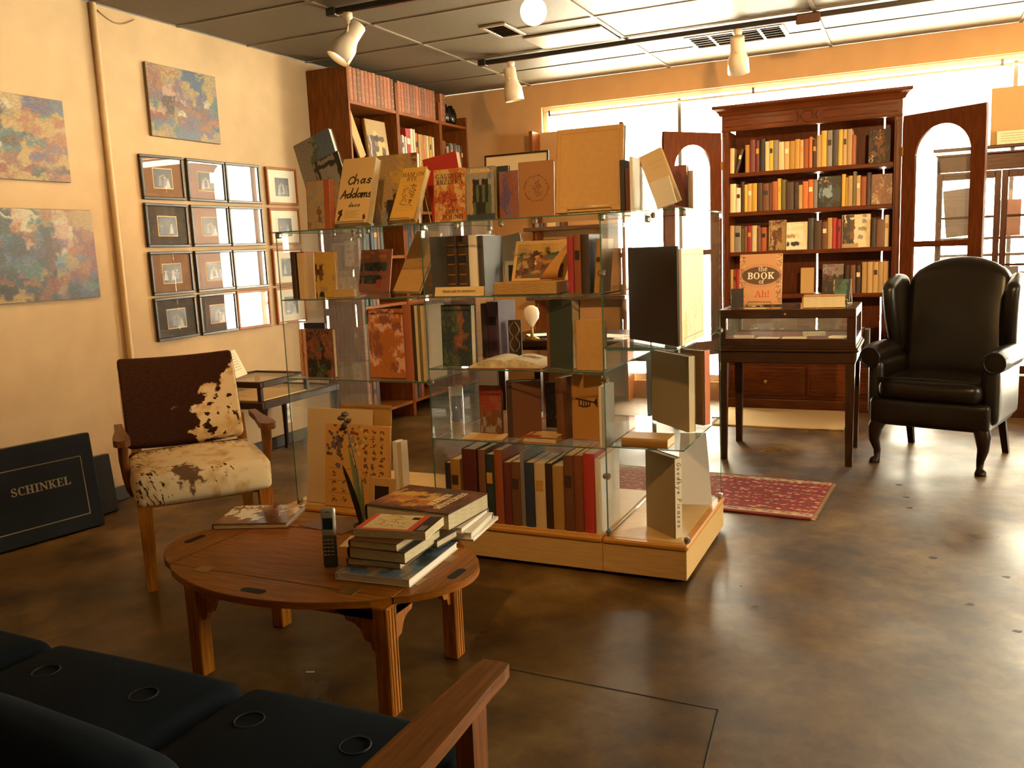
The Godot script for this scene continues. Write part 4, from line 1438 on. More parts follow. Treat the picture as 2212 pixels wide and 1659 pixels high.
# ---------------------------------------------------------------- two low display tables behind the glass case
func side_tables() -> void:
	var wd := wood("vitrine wood", Color("3a2415"), 2, 0.3, 8.0)
	var wy := wood("vitrine wood", Color("3a2415"), 1, 0.3, 8.0)
	var gm := pane_mat("vitrine glass", Color(0.9, 0.97, 0.94), 0.05)
	var o := thing("glass_topped_table", "dark table with a glass topped tray under the framed photographs behind the cowhide chair", "display table")
	var x0 := -4.37
	var x1 := -3.84
	var z0 := -5.2
	var z1 := -4.36
	for x in [x0 + 0.03, x1 - 0.03]:
		for z in [z0 + 0.03, z1 - 0.03]:
			var st := new_st()
			tube(st, PackedVector3Array([Vector3(x, 0, z), Vector3(x, 0.03, z), Vector3(x, 0.2, z), Vector3(x, 0.36, z), Vector3(x + (x - (x0 + x1) / 2) * 0.03, 0.46, z)]), [0.024, 0.017, 0.017, 0.022, 0.036], 10)
			part(o, "leg", st, wy)
	var st := new_st()
	span(st, Vector3(x0, 0.46, z1 - 0.03), Vector3(x1, 0.505, z1), 0.004)
	span(st, Vector3(x0, 0.46, z0), Vector3(x1, 0.505, z0 + 0.03), 0.004)
	span(st, Vector3(x0, 0.46, z0 + 0.03), Vector3(x0 + 0.03, 0.505, z1 - 0.03), 0.004)
	span(st, Vector3(x1 - 0.03, 0.46, z0 + 0.03), Vector3(x1, 0.505, z1 - 0.03), 0.004)
	part(o, "frame", st, wd)
	st = new_st()
	span(st, Vector3(x0 + 0.03, 0.462, z0 + 0.03), Vector3(x1 - 0.03, 0.472, z1 - 0.03))
	part(o, "tray_bottom", st, plain("tray paper", Color("b98f55"), 0.8))
	st = new_st()
	span(st, Vector3(x0 + 0.03, 0.497, z0 + 0.03), Vector3(x1 - 0.03, 0.501, z1 - 0.03))
	part(o, "glass", st, gm)
	# upper glazed case on the near half
	var c := thing("table_top_case", "small glass lidded wooden case standing on the glass topped table", "display case")
	st = new_st()
	var za := -4.92
	var zc := -4.40
	var xa := -4.36
	var xc := -3.88
	for r in [[xa, zc - 0.03, xc, zc], [xa, za, xc, za + 0.03], [xa, za + 0.03, xa + 0.03, zc - 0.03], [xc - 0.03, za + 0.03, xc, zc - 0.03]]:
		span(st, Vector3(r[0], 0.595, r[1]), Vector3(r[2], 0.635, r[3]), 0.004)
	part(c, "lid_frame", st, wd)
	for x in [xa + 0.02, xc - 0.02]:
		for z in [za + 0.02, zc - 0.02]:
			part(c, "post", box(Vector3(x, 0.55, z), Vector3(0.03, 0.09, 0.03), 0.003), wy)
	st = new_st()
	span(st, Vector3(xa + 0.03, 0.624, za + 0.03), Vector3(xc - 0.03, 0.628, zc - 0.03))
	part(c, "glass", st, gm)
	st = new_st()
	span(st, Vector3(xa + 0.012, 0.505, za + 0.012), Vector3(xc - 0.012, 0.512, zc - 0.012))
	part(c, "lining", st, plain("case lining", Color("c2a578"), 0.9))
	var sg := thing("paper_sign", "white printed paper sign leaning on the small glass lidded case by the photographs", "sign", Transform3D(Basis(Vector3.UP, deg_to_rad(70)) * Basis(Vector3.RIGHT, deg_to_rad(-24)) * Basis(Vector3.BACK, deg_to_rad(12)), Vector3(-4.17, 0.645, -4.53)))
	part(sg, "paper", box(Vector3(0, 0.095, 0), Vector3(0.14, 0.19, 0.0014)), plain("paper white", Color("e9e2d0"), 0.8))
	var ln := new_st()
	for k in 7:
		bx(ln, Vector3(0, 0.165 - 0.019 * k, 0.001), Vector3(0.1, 0.003, 0.0006))
	part(sg, "printed_lines", ln, plain("faint ink", Color("8a7a5a"), 0.8))
	# printed sheets lying in the tray
	var i := 0
	for p in [[-4.05, -5.04, 20.0, "ochre"], [-4.2, -4.6, -10.0, "cream"], [-3.98, -4.72, 5.0, "beige"]]:
		i += 1
		solid("paper_sheet", ["ochre sheet lying under glass at the far end of the table", "cream sheet lying under glass near the wall end", "beige sheet lying under glass near the chair"][i - 1], "paper", box(Vector3.ZERO, Vector3(0.2, 0.0015, 0.15)), plain("sheet " + p[3], Color(PALETTE[p[3]]), 0.8), at(p[0], 0.4735, p[1], p[2]), "sheets under the table glass")

	# long dark table behind the case, strewn with papers
	var t := thing("long_table", "long dark table behind the glass case strewn with white papers", "table")
	st = new_st()
	span(st, Vector3(-2.95, 0.70, -6.75), Vector3(-1.62, 0.75, -5.9), 0.006)
	part(t, "table_top", st, wood("vitrine wood", Color("3a2415"), 0, 0.3, 8.0))
	st = new_st()
	span(st, Vector3(-2.9, 0.60, -6.7), Vector3(-1.67, 0.70, -5.95), 0.004)
	part(t, "apron", st, wood("vitrine wood", Color("3a2415"), 0, 0.3, 8.0))
	for x in [-2.87, -1.7]:
		for z in [-6.67, -5.98]:
			st = new_st()
			post(st, Vector3(x, 0, z), Vector2(0.045, 0.045), Vector3(x, 0.6, z), Vector2(0.06, 0.06))
			part(t, "leg", st, wy)
	i = 0
	for p in [[-1.85, -6.1, 12.0, 0.3], [-2.05, -6.2, -20.0, 0.26], [-2.35, -6.05, 4.0, 0.3], [-2.62, -6.25, 30.0, 0.28], [-1.82, -6.45, -6.0, 0.3]]:
		i += 1
		solid("paper_sheet", "white sheet on the long dark table behind the case, " + ["nearest the arched bookcase end", "second from the bookcase end", "in the middle of the table", "nearest the corner bookcase", "at the back by the window"][i - 1], "paper", box(Vector3.ZERO, Vector3(p[3], 0.002, 0.21)), plain("paper white", Color("e9e2d0"), 0.8), at(p[0], 0.7515 + 0.0022 * i, p[1], p[2]), "papers on the long table")
	var lm := thing("table_lamp", "small white shaded lamp on the long table behind the glass case", "lamp", at(-2.62, 0.7502, -5.99))
	st = new_st()
	lathe(st, [Vector2(0, 0.0), Vector2(0.055, 0.0), Vector2(0.055, 0.01), Vector2(0.014, 0.025), Vector2(0.009, 0.07), Vector2(0.009, 0.10), Vector2(0, 0.10)], 16)
	part(lm, "base", st, plain("lamp brass", Color("8f6f3c"), 0.35, 0.8))
	st = new_st()
	lathe(st, [Vector2(0.012, 0.095), Vector2(0.055, 0.16), Vector2(0.06, 0.20), Vector2(0.05, 0.235), Vector2(0.02, 0.255), Vector2(0, 0.257)], 18)
	var shade := plain("opal glass", Color("f3ead6"), 0.3)
	shade.backlight_enabled = true
	shade.backlight = Color(0.6, 0.55, 0.45)
	part(lm, "shade", st, shade)

# ---------------------------------------------------------------- books
# Book axes: x from spine (-w/2) to fore edge (+w/2), y up the cover, z front cover at +t/2; the origin is the middle of the foot.
func stand(x: float, y: float, z: float, yaw := 0.0, lean := 0.0, roll := 0.0, t := 0.0, w := 0.0) -> Transform3D:
	# lean > 0 tips the head backwards, roll > 0 tips it to the left; t and w lift it so that the foot still rests at y
	var b := Basis(Vector3.UP, deg_to_rad(yaw)) * Basis(Vector3.RIGHT, deg_to_rad(-lean)) * Basis(Vector3.BACK, deg_to_rad(roll))
	return Transform3D(b, Vector3(x, y + absf(sin(deg_to_rad(lean))) * t / 2 + absf(sin(deg_to_rad(roll))) * w / 2 + 0.0003, z))

func laid(x: float, y: float, z: float, yaw: float, h: float, t: float, face_down := false) -> Transform3D:
	# flat on its back, middle of the lower cover at x, y, z; the foot of the cover points to +z before the yaw
	var b := Basis(Vector3.UP, deg_to_rad(yaw)) * Basis(Vector3.RIGHT, -PI / 2)
	return Transform3D(b, Vector3(x, y + t / 2 + 0.0003, z) + b * Vector3(0, -h / 2, 0))

func book(where: Transform3D, w: float, h: float, t: float, col: String, opt: Dictionary, label: String, group := "", called := "book") -> Node3D:
	var o := thing(called, label, "book", where, group)
	var sh: int = opt.get("shade", 0)
	var cm: Material = opt.get("mat", cloth(col, sh))
	var bd: float = 0.0028 if t > 0.012 else 0.001
	var inset: float = 0.0 if opt.get("paperback", false) else 0.0035
	var st := new_st()
	var bev := 0.0007 if opt.has("fine") else 0.0
	bx(st, Vector3(0, h / 2, t / 2 - bd / 2), Vector3(w, h, bd), bev)
	bx(st, Vector3(0, h / 2, -t / 2 + bd / 2), Vector3(w, h, bd), bev)
	if opt.get("round_spine", true) and t > 0.02:
		# a gently rounded back
		var n := 6
		st.set_smooth_group(2)
		for k in n:
			var a := -PI / 2 + PI * k / n
			var b := -PI / 2 + PI * (k + 1) / n
			var d := minf(0.007, t * 0.16)
			var p := Vector2(-w / 2 - cos(a) * d, sin(a) * t / 2)
			var q := Vector2(-w / 2 - cos(b) * d, sin(b) * t / 2)
			q4(st, Vector3(p.x, 0, p.y), Vector3(q.x, 0, q.y), Vector3(q.x, h, q.y), Vector3(p.x, h, p.y), Vector3(-cos((a + b) / 2), 0, sin((a + b) / 2)))
			st.set_smooth_group(-1)
			for y in [0.0, h]:
				t3(st, Vector3(-w / 2 + 0.002, y, 0), Vector3(p.x, y, p.y), Vector3(q.x, y, q.y), Vector3(0, 1 if y > 0 else -1, 0))
			st.set_smooth_group(2)
	else:
		bx(st, Vector3(-w / 2 + bd / 2, h / 2, 0), Vector3(bd, h, t - bd * 2))
	part(o, "cover", st, cm)
	st = new_st()
	bx(st, Vector3(-inset / 2 + 0.001, h / 2, 0), Vector3(w - inset - 0.003, h - inset * 2, t - bd * 2))
	var pc: String = opt.get("pages", "cream")
	part(o, "pages", st, tri("paper " + pc, Color(PALETTE[pc]), "grain", Vector3(2, 2, 60) if true else Vector3.ONE, 0.85))
	if opt.has("bands"):
		st = new_st()
		for f in opt["bands"]:
			bx(st, Vector3(-w / 2 - minf(0.007, t * 0.16) - 0.0002, h * f, 0), Vector3(0.0022, 0.005, t * 0.62))
		part(o, "gilt_band", st, plain("gilt", Color("b8893a"), 0.3, 0.7))
	if opt.has("label"):
		var lb: Array = opt["label"]
		st = new_st()
		bx(st, Vector3(-w / 2 - (minf(0.007, t * 0.16) if t > 0.02 else 0.0) + 0.0003, h * lb[1], 0), Vector3(0.0022, h * lb[2], t * 0.66))
		part(o, "spine_label", st, plain("label " + lb[0], Color(PALETTE[lb[0]]), 0.6))
	if opt.has("spine"):
		st = new_st()
		bx(st, Vector3(-w / 2 + w * 0.055, h / 2, t / 2 + 0.0003), Vector3(w * 0.13, h, 0.0008))
		bx(st, Vector3(-w / 2 - (minf(0.007, t * 0.16) if t > 0.02 else 0.0) - 0.0003, h / 2, 0), Vector3(0.0016, h, t * 0.7))
		part(o, "spine_cloth", st, plain("label " + opt["spine"], Color(PALETTE[opt["spine"]]), 0.5))
	if opt.has("print"):
		meshpart(o, "cover_print", sheet(w - 0.004, h - 0.004), opt["print"], Transform3D(Basis(), Vector3(0, h / 2, t / 2)))
	var lift := 0.0009 if opt.has("print") else 0.0001
	for l in opt.get("text", []):
		# [text, height, x, y as shares of the cover, colour, bold]
		letters(o, l[0], l[1], Transform3D(Basis(), Vector3(w * l[2], h * l[3], t / 2 + lift)), plain("ink " + l[4], Color(PALETTE[l[4]]), 0.7), true, l[5] if l.size() > 5 else false)
	return o

const ORDINAL := ["first", "second", "third", "fourth", "fifth", "sixth", "seventh", "eighth", "ninth", "tenth", "eleventh", "twelfth", "thirteenth", "fourteenth", "fifteenth", "sixteenth", "seventeenth", "eighteenth", "nineteenth", "twentieth",
	"twenty-first", "twenty-second", "twenty-third", "twenty-fourth", "twenty-fifth", "twenty-sixth", "twenty-seventh", "twenty-eighth", "twenty-ninth", "thirtieth"]

# books side by side, spines out. o: left front corner on the shelf; dir: along the shelf. spec: "tan 28x212, gap 15, red 20x190/8" in millimetres, /n leans n degrees to the left.
func row(o: Vector3, dir: Vector3, spec: String, depth: float, place: String, group: String, opt := {}) -> void:
	var out := dir.cross(Vector3.UP)
	var b0 := Basis(-out, Vector3.UP, dir)
	var x := 0.0
	var count := 0
	for tok in spec.split(","):
		var words := tok.strip_edges().rsplit(" ", true, 1)
		if words[0] == "gap":
			x += words[1].to_float() * 0.001
			continue
		var lean := 0.0
		var size := words[1]
		if size.contains("/"):
			lean = size.split("/")[1].to_float()
			size = size.split("/")[0]
		var t := size.split("x")[0].to_float() * 0.001 - 0.0012
		var h := size.split("x")[1].to_float() * 0.001
		var d := minf(depth, h * rng.randf_range(0.66, 0.76))
		var setback := rng.randf_range(0.004, 0.02) if not opt.has("flush") else 0.006
		var b := b0 * Basis(Vector3.RIGHT, 0.0)
		var lift := 0.0
		var shift := 0.0
		if lean != 0.0:
			b = Basis(out, deg_to_rad(lean)) * b0
			lift = absf(sin(deg_to_rad(lean))) * t / 2
			shift = h * sin(deg_to_rad(lean)) if lean > 0 else 0.0
		var p := o + dir * (x + t / 2 + maxf(shift, 0.0)) - out * (d / 2 + setback) + Vector3.UP * (lift + 0.0003)
		var bo := {"shade": (count * 5 + 2) % 3 - 1}
		for k in ["bands", "pages"]:
			if opt.has(k):
				bo[k] = opt[k]
		if not opt.has("bands") and t > 0.017 and count % 3 == 1:
			bo["label"] = [["cream", "dark brown", "gold", "black"][(count + int(h * 1000)) % 4], 0.66, 0.16]
		var label := "%s book, %s from left on %s" % [words[0], ORDINAL[mini(count, 29)], place]
		book(Transform3D(b, p), d, h, t, words[0], bo, label, group, opt.get("called", "book"))
		count += 1
		x += t + 0.0012 + absf(h * sin(deg_to_rad(lean)))

# ---------------------------------------------------------------- prints
const INKS := {"k": "1d1712", "n": "4a2c18", "b": "6e4325", "t": "c9a468", "c": "e6d6ab", "o": "b0672f", "y": "c29c48", "g": "8c867c", "G": "4c5a3e", "s": "5c6f86", "r": "8f3424", "p": "7b5a6a", "d": "2f3a3c", "w": "efe6d0", "u": "2f4a78", "v": "5b4a72", "e": "3f6a66", "m": "8a5038", "f": "d9a58a", "h": "a88b5c", "l": "7a94a0"}

func print_of(key: String, rows: Array, w: int, h: int, sd: int, stir := 0.5, hard := 0.35, rough := 0.4) -> StandardMaterial3D:
	if mats.has(key):
		return mats[key]
	return printed(key, daub(rows, INKS, w, h, sd, stir, hard), rough)

# x, y, z: where the foot of the book's front cover stands; t: the book's thickness
func wire_easel(x: float, y: float, z: float, yaw: float, w: float, lean: float, t: float, label: String, wire: Color) -> void:
	var o := thing("book_easel", label, "book stand", at(x, y, z, yaw), "small book easels")
	var m := plain("wire " + wire.to_html(), wire, 0.25, 0.5)
	var s := sin(deg_to_rad(lean))
	var c := cos(deg_to_rad(lean))
	var zb := -t / c - 0.006
	var far := zb - 0.05 - 0.16 * s
	var st := new_st()
	tube(st, PackedVector3Array([Vector3(-w / 2, 0.003, far), Vector3(-w / 2, 0.003, 0.008), Vector3(-w / 2, 0.03, 0.012), Vector3(w / 2, 0.03, 0.012), Vector3(w / 2, 0.003, 0.008), Vector3(w / 2, 0.003, far)]), [0.0026], 6)
	part(o, "front_wire", st, m)
	for e in [-1.0, 1.0]:
		st = new_st()
		tube(st, PackedVector3Array([Vector3(e * w / 2, 0.004, zb), Vector3(e * w / 2, 0.003 + 0.16 * c, zb - 0.16 * s), Vector3(e * w / 2, 0.003, far)]), [0.0026], 6)
		part(o, "back_wire", st, m)

func case_books() -> void:
	var top := 1.5585
	var g := "books on top of the glass case"
	# the cartoonist's book with handwriting on it
	var ca := blank(256, 448, Color("d0b078"))
	handwrite(ca, "Chas", 56, 180, 52, 4.4, Color("1c140c"))
	handwrite(ca, "Addams", 20, 276, 50, 4.4, Color("1c140c"), 0.82)
	handwrite(ca, "desa", 92, 338, 24, 2.4, Color("3a2a18"))
	for k in 40:
		dot(ca, 34 + rng.randf_range(-12, 12), 390 + rng.randf_range(-34, 34), rng.randf_range(2, 7), Color("2a1a10"))
		dot(ca, 228 + rng.randf_range(-8, 8), 410 + rng.randf_range(-16, 16), rng.randf_range(2, 5), Color("3a2614"))
	for k in 7:
		stroke(ca, PackedVector2Array([Vector2(70, 366 + k * 8), Vector2(190 - (k % 3) * 18, 366 + k * 8)]), 0.8, Color("8d7347"))
	book(stand(-2.468, top + 0.006, -3.545, 0, 20.5, 0, 0.045), 0.19, 0.336, 0.045, "beige", {"print": printed("handwritten jacket", ca), "fine": 1}, "tan book with black handwriting leaning on an easel on the glass case top", g)
	wire_easel(-2.468, top, -3.522, 0, 0.17, 20.5, 0.045, "thin easel holding the tan handwritten book on the glass case", Color("a88a58"))
	var hr := blank(192, 384, Color("cda049"))
	for k in 150:
		var px := rng.randf_range(46, 150)
		var py := rng.randf_range(130, 290)
		dot(hr, px, py, rng.randf_range(1.5, 5), Color("4a3418") if px > 118 else Color("7d5f2a"))
	for y in [108.0, 300.0, 318.0]:
		stroke(hr, PackedVector2Array([Vector2(20, y), Vector2(172, y)]), 1.0, Color("94733a"))
	book(stand(-2.177, top + 0.006, -3.53, 0, 32, 0, 0.035), 0.132, 0.29, 0.035, "yellow", {"print": printed("yellow jacket", hr), "text": [["HAM ON", 0.021, 0.0, 0.86, "dark brown"], ["RYE", 0.021, 0.0, 0.775, "dark brown"]], "fine": 1}, "yellow book with a sketched figure leaning steeply on top of the glass case", g)
	wire_easel(-2.177, top, -3.512, 0, 0.11, 32, 0.035, "thin easel holding the yellow book on the glass case", Color("b09a70"))
	book(stand(-2.645, top, -3.53, 180, -3, 0, 0.03), 0.135, 0.235, 0.035, "rust", {"back_print": 1, "spine": "rust"}, "small faded book with a rust spine at the left end of the case top", g)
	meshpart(get_node(taken_name("book")), "cover_print", sheet(0.10, 0.228), print_of("faded jacket", ["hghhg", "hhghh", "gghhh", "hhghg", "hghbh", "hhhbg", "bhghh"], 96, 192, 5), Transform3D(Basis(Vector3.UP, PI), Vector3(0.014, 0.1175, -0.0175)))
	book(stand(-2.86, top, -3.97, 0, 4, 18, 0.03, 0.26), 0.25, 0.50, 0.03, "grey", {"pages": "white", "print": print_of("grey photo jacket", ["gggss", "ggGss", "gggGs", "ggggG", "ggghg", "hgggg", "hhggg"], 128, 224, 15, 0.6, 0.2)}, "tall grey picture book tilted to the left behind the handwritten book", g)
	book(stand(-2.69, top, -3.80, 0, 4, 18, 0.02, 0.18), 0.17, 0.37, 0.02, "dark brown", {"print": print_of("framed jacket", ["kkkkkk", "kggggk", "kgsggk", "kgghgk", "kghggk", "kggggk", "kkkkkk"], 96, 160, 25, 0.2, 0.42)}, "dark bordered book tilted in front of the tall grey picture book", g)
	book(stand(-2.42, top, -3.87, 0, 3, 0, 0.03), 0.27, 0.365, 0.03, "ochre", {"pages": "white", "print": print_of("ochre jacket", ["bhhhhhb", "hhhhyhh", "hhhyyhh", "hhhhhhh", "hhhkhhh", "hhkkhgh", "hgkkggh", "ggkkggh"], 128, 192, 35, 0.4, 0.3)}, "large ochre book standing behind the tan handwritten book", g)
	book(stand(-2.095, top, -3.86, 0, 2, 9, 0.03, 0.2), 0.19, 0.325, 0.045, "red", {"fine": 1}, "bright red book tilted behind the yellow one on the case top", g)
	var gz := print_of("orange jacket", ["ottooo", "tttoot", "ottoto", "torott", "ororto", "otorot", "ototoo", "tootto"], 128, 192, 45, 0.8, 0.25, 0.2)
	book(stand(-1.975, top, -3.63, 0, 3, 0, 0.025), 0.165, 0.245, 0.025, "orange", {"print": gz, "text": [["GAUDIER", 0.021, -0.02, 0.86, "dark brown", true], ["BRZESKA", 0.021, 0.0, 0.755, "dark brown", true], ["EZRA", 0.019, 0.06, 0.20, "dark brown", true], ["POUND", 0.021, 0.08, 0.10, "dark brown", true]]}, "shiny orange book with large serif lettering on the case top", g)
	var jf := print_of("columned jacket", ["hhhhhhhhh", "gggggggsg", "ghkkgkkgg", "ghkGkGkGg", "ghkGkGkGg", "ghkGkGkGg", "ghGkkkGGg", "ghGkkkGGg", "ddddddddd"], 144, 224, 55, 0.15, 0.38)
	book(stand(-1.787, top, -3.575, 0, 3, 0, 0.02), 0.142, 0.236, 0.025, "olive", {"print": jf, "text": [["JEFFERSON", 0.013, 0.0, 0.93, "cream"]]}, "grey green book with dark columns on its cover on the case top", g)
	book(stand(-1.695, top, -3.65, 0, 2, 0, 0.02), 0.122, 0.215, 0.02, "purple", {"shade": 1, "print": print_of("purple jacket", ["mpmmp", "mpvmm", "pmvvm", "mvvpm", "mpvpm", "mmpmm"], 96, 160, 65, 0.7, 0.2)}, "dusky purple patterned book between the green and brown ones", g)
	var th := blank(192, 288, Color("946638"))
	for k in 60:
		var a := TAU * k / 60
		dot(th, 96 + cos(a) * 66 + rng.randf_range(-4, 4), 140 + sin(a) * 66 + rng.randf_range(-4, 4), rng.randf_range(2, 4.5), Color("6b3f1c"))
	for k in 70:
		dot(th, 96 + rng.randfn(0, 18), 145 + rng.randfn(0, 20), rng.randf_range(1.5, 4), Color("6b3f1c"))
	book(stand(-1.52, top, -3.59, 0, 3, 0, 0.025), 0.166, 0.24, 0.028, "russet", {"print": printed("wreath cover", th)}, "brown book stamped with a round wreath beside the big tan portfolio", g)
	book(stand(-1.80, top, -3.75, 0, 3, 0, 0.02), 0.14, 0.25, 0.02, "dark green", {}, "dark green book standing behind the grey green columned one", g)
	book(stand(-1.61, top, -3.74, 0, 3, 0, 0.02), 0.09, 0.245, 0.02, "dark brown", {}, "dark brown book peeping out behind the purple one", g)
	# framed print standing at the back
	var fp := thing("framed_print", "pale framed print standing behind the row of books on the case", "picture", stand(-1.83, top, -4.05, 0, 4, 0, 0.02))
	var st := new_st()
	var fw := 0.35
	for r in [[-fw / 2, 0.0, -fw / 2 + 0.008, 0.34], [fw / 2 - 0.008, 0.0, fw / 2, 0.34], [-fw / 2 + 0.008, 0.332, fw / 2 - 0.008, 0.34], [-fw / 2 + 0.008, 0.0, fw / 2 - 0.008, 0.008]]:
		span(st, Vector3(r[0], r[1], -0.008), Vector3(r[2], r[3], 0.008), 0.001)
	part(fp, "frame", st, plain("black frame", Color("1c1510"), 0.3))
	part(fp, "mount", box(Vector3(0, 0.17, -0.002), Vector3(fw - 0.016, 0.324, 0.006)), plain("mount board", Color("ded3b4"), 0.85))
	meshpart(fp, "print", sheet(0.2, 0.2), print_of("faint print", ["cchcc", "chhcc", "ccchc", "cchcc"], 64, 64, 3), Transform3D(Basis(), Vector3(0, 0.15, 0.0012)))
	# the big tan portfolio
	book(stand(-1.265, top + 0.006, -3.545, 0, 9, 0, 0.03), 0.295, 0.355, 0.03, "ochre", {"mat": tri("portfolio cloth", Color("bb9152"), "wall", Vector3.ONE * 5.0, 0.6), "pages": "grey", "fine": 1}, "largest tan portfolio standing on the right of the case top", g)
	var bk := get_node(taken_name("book"))
	var frame_m := plain("portfolio line", Color("a87833"), 0.6)
	st = new_st()
	for r in [[-0.133, 0.02, -0.131, 0.335], [0.131, 0.02, 0.133, 0.335], [-0.131, 0.333, 0.131, 0.335], [-0.131, 0.02, 0.131, 0.022]]:
		span(st, Vector3(r[0], r[1], 0.0148), Vector3(r[2], r[3], 0.0154))
	lathe(st, [Vector2(0.012, 0.0), Vector2(0, 0.0008)], 16, Vector3.ZERO)
	part(bk, "ruled_border", st, frame_m)
	st = new_st()
	lathe(st, [Vector2(0.0, 0.006), Vector2(0.004, 0.004), Vector2(0.003, -0.004), Vector2(0, -0.004)], 10)
	part(bk, "tie_stud", st, plain("ink black", Color("1c1510"), 0.5), Transform3D(Basis(), Vector3(0.135, 0.36, 0)))
	wire_easel(-1.258, top, -3.529, 0, 0.19, 9, 0.03, "white wire easel holding the largest tan portfolio", Color("e8dcc4"))
	# spines at the right end
	for r in [[-1.098, 0.020, 0.205, "black", "black spined book standing right against the largest tan portfolio"], [-1.076, 0.018, 0.17, "maroon", "maroon spined book, second to the right of the largest portfolio"], [-1.060, 0.012, 0.215, "white", "white spined book, third to the right of the largest portfolio"]]:
		book(Transform3D(Basis(Vector3.UP, deg_to_rad(90)), Vector3(r[0], top, -3.56)), 0.15, r[2], r[1], r[3], {}, r[4], g)
	book(stand(-0.93, top, -3.60, 0, 3, 21, 0.02, 0.1), 0.10, 0.235, 0.022, "beige", {"fine": 1, "text": [["————", 0.012, 0.1, 0.8, "ochre"], ["———", 0.012, 0.1, 0.7, "ochre"]]}, "pale tan book tilted to the left near the right end of the case top", g)
	book(stand(-0.918, top, -3.50, 0, 6, 17, 0.008, 0.085), 0.082, 0.112, 0.008, "white", {"paperback": true}, "small white booklet tilted in front of the pale tan book", g)
	book(stand(-0.955, top, -3.82, 0, 2, 2, 0.03, 0.1), 0.10, 0.19, 0.04, "brown", {"mat": cloth("maroon", 1)}, "brown red book standing behind the small white booklet", g)
	book(Transform3D(Basis(Vector3.UP, deg_to_rad(90)), Vector3(-0.885, top, -3.84)), 0.14, 0.165, 0.022, "grey", {"mat": print_of("marbled paper", ["ghgg", "ggbg", "hggh", "bghg"], 64, 64, 9, 0.9)}, "marbled grey book at the very right end of the case top", g)
	st = new_st()
	prism(st, PackedVector2Array([Vector2(-0.06, 0), Vector2(0.06, 0), Vector2(0.06, 0.004), Vector2(-0.03, 0.03), Vector2(-0.034, 0.028), Vector2(0.04, 0.004), Vector2(-0.06, 0.004)]), -0.04, 0.04)
	solid("acrylic_stand", "clear acrylic wedge beside the small white booklet on the case top", "book stand", st, pane_mat("acrylic", Color(0.95, 0.95, 0.9), 0.12), at(-0.915, top, -3.56))

	# ---- second level, left bay
	var y := 1.2255
	g = "books on the upper shelf of the glass case"
	row(Vector3(-2.832, y, -3.505), Vector3(1, 0, 0), "dark brown 30x232", 0.15, "the upper left shelf of the glass case", g, {"flush": 1})
	book(Transform3D(Basis(Vector3.UP, deg_to_rad(90)), Vector3(-2.772, y, -3.59)), 0.15, 0.226, 0.045, "beige", {"spine": "beige"}, "tan spined book with a red head on the upper left case shelf", g)
	part(get_node(taken_name("book")), "red_head", box(Vector3(0.0, 0.229, 0), Vector3(0.15, 0.005, 0.045)), plain("red edge", Color("a3281c"), 0.5))
	book(stand(-2.675, y, -3.58, 0, 2, 0, 0.02), 0.125, 0.225, 0.02, "gold", {"print": print_of("gold jacket", ["yyyyy", "yyyyy", "ynyyy", "nbyyy", "ybyyh", "yyyyy", "yhhyy", "ykyyy"], 96, 160, 4, 0.3)}, "shiny golden yellow book on the upper left case shelf", g)
	book(stand(-2.665, y, -3.98, 0, 14, 0, 0.006), 0.20, 0.235, 0.006, "rust", {"paperback": true, "print": print_of("dark titled pamphlet", ["mmommmm", "mommoom", "mmmmmmm", "mddkddm", "mdkdkdm", "mmmmmmm", "mdddkrm", "mkdkrmm", "mmmmrmm", "mmmmmmm"], 128, 160, 6, 0.2, 0.42)}, "orange brown pamphlet with two dark bands on the upper left case shelf", g)
	solid("notice_card", "small folded paper notice lying in front of the banded pamphlet", "card", box(Vector3(0, 0.02, 0), Vector3(0.11, 0.04, 0.03), 0.003), plain("aged notice", Color("b08d5c"), 0.8), Transform3D(Basis(Vector3.UP, 0.2), Vector3(-2.555, y, -3.56)))
	st = new_st()
	prism(st, PackedVector2Array([Vector2(0, 0), Vector2(0.05, 0), Vector2(0.05, 0.004), Vector2(0.006, 0.004), Vector2(-0.045, 0.13), Vector2(-0.049, 0.128)]), -0.045, 0.045, Transform3D(Basis(Vector3.UP, PI / 2), Vector3.ZERO))
	solid("acrylic_stand", "clear acrylic stand behind the folded notice on the upper left shelf", "book stand", st, pane_mat("acrylic", Color(0.95, 0.95, 0.9), 0.12), at(-2.58, y, -3.66))
	book(stand(-2.285, y, -3.70, 0, 38, -3, 0.022, 0.15), 0.15, 0.37, 0.022, "ochre", {"mat": tri("portfolio cloth", Color("bb9152"), "wall", Vector3.ONE * 5.0, 0.6), "fine": 1}, "plain tan book leaning steeply on the upper left case shelf", g)
	# second level, middle bay
	book(Transform3D(Basis(Vector3.BACK, deg_to_rad(0)) * Basis(Vector3.UP, deg_to_rad(90)), Vector3(-2.095, y, -3.80)), 0.2, 0.275, 0.09, "dark brown", {}, "thick dark brown volume left of the banded leather pair", g)
	for k in 2:
		book(Transform3D(Basis(Vector3.UP, deg_to_rad(90)), Vector3(-1.985 + 0.06 * k, y, -3.73)), 0.2, 0.272, 0.058, "dark brown", {"bands": [0.18, 0.34, 0.52, 0.68, 0.84], "label": ["black", 0.6, 0.12]}, ["left one of two dark leather volumes with gilt bands in the middle bay", "right one of two dark leather volumes with gilt bands in the middle bay"][k], g)
	book(Transform3D(Basis(Vector3.UP, deg_to_rad(90)), Vector3(-1.872, y, -3.73)), 0.2, 0.272, 0.045, "white", {"mat": plain("white jacket gloss", Color("e8e2d2"), 0.2)}, "glossy white spined book beside the dark leather volumes", g)
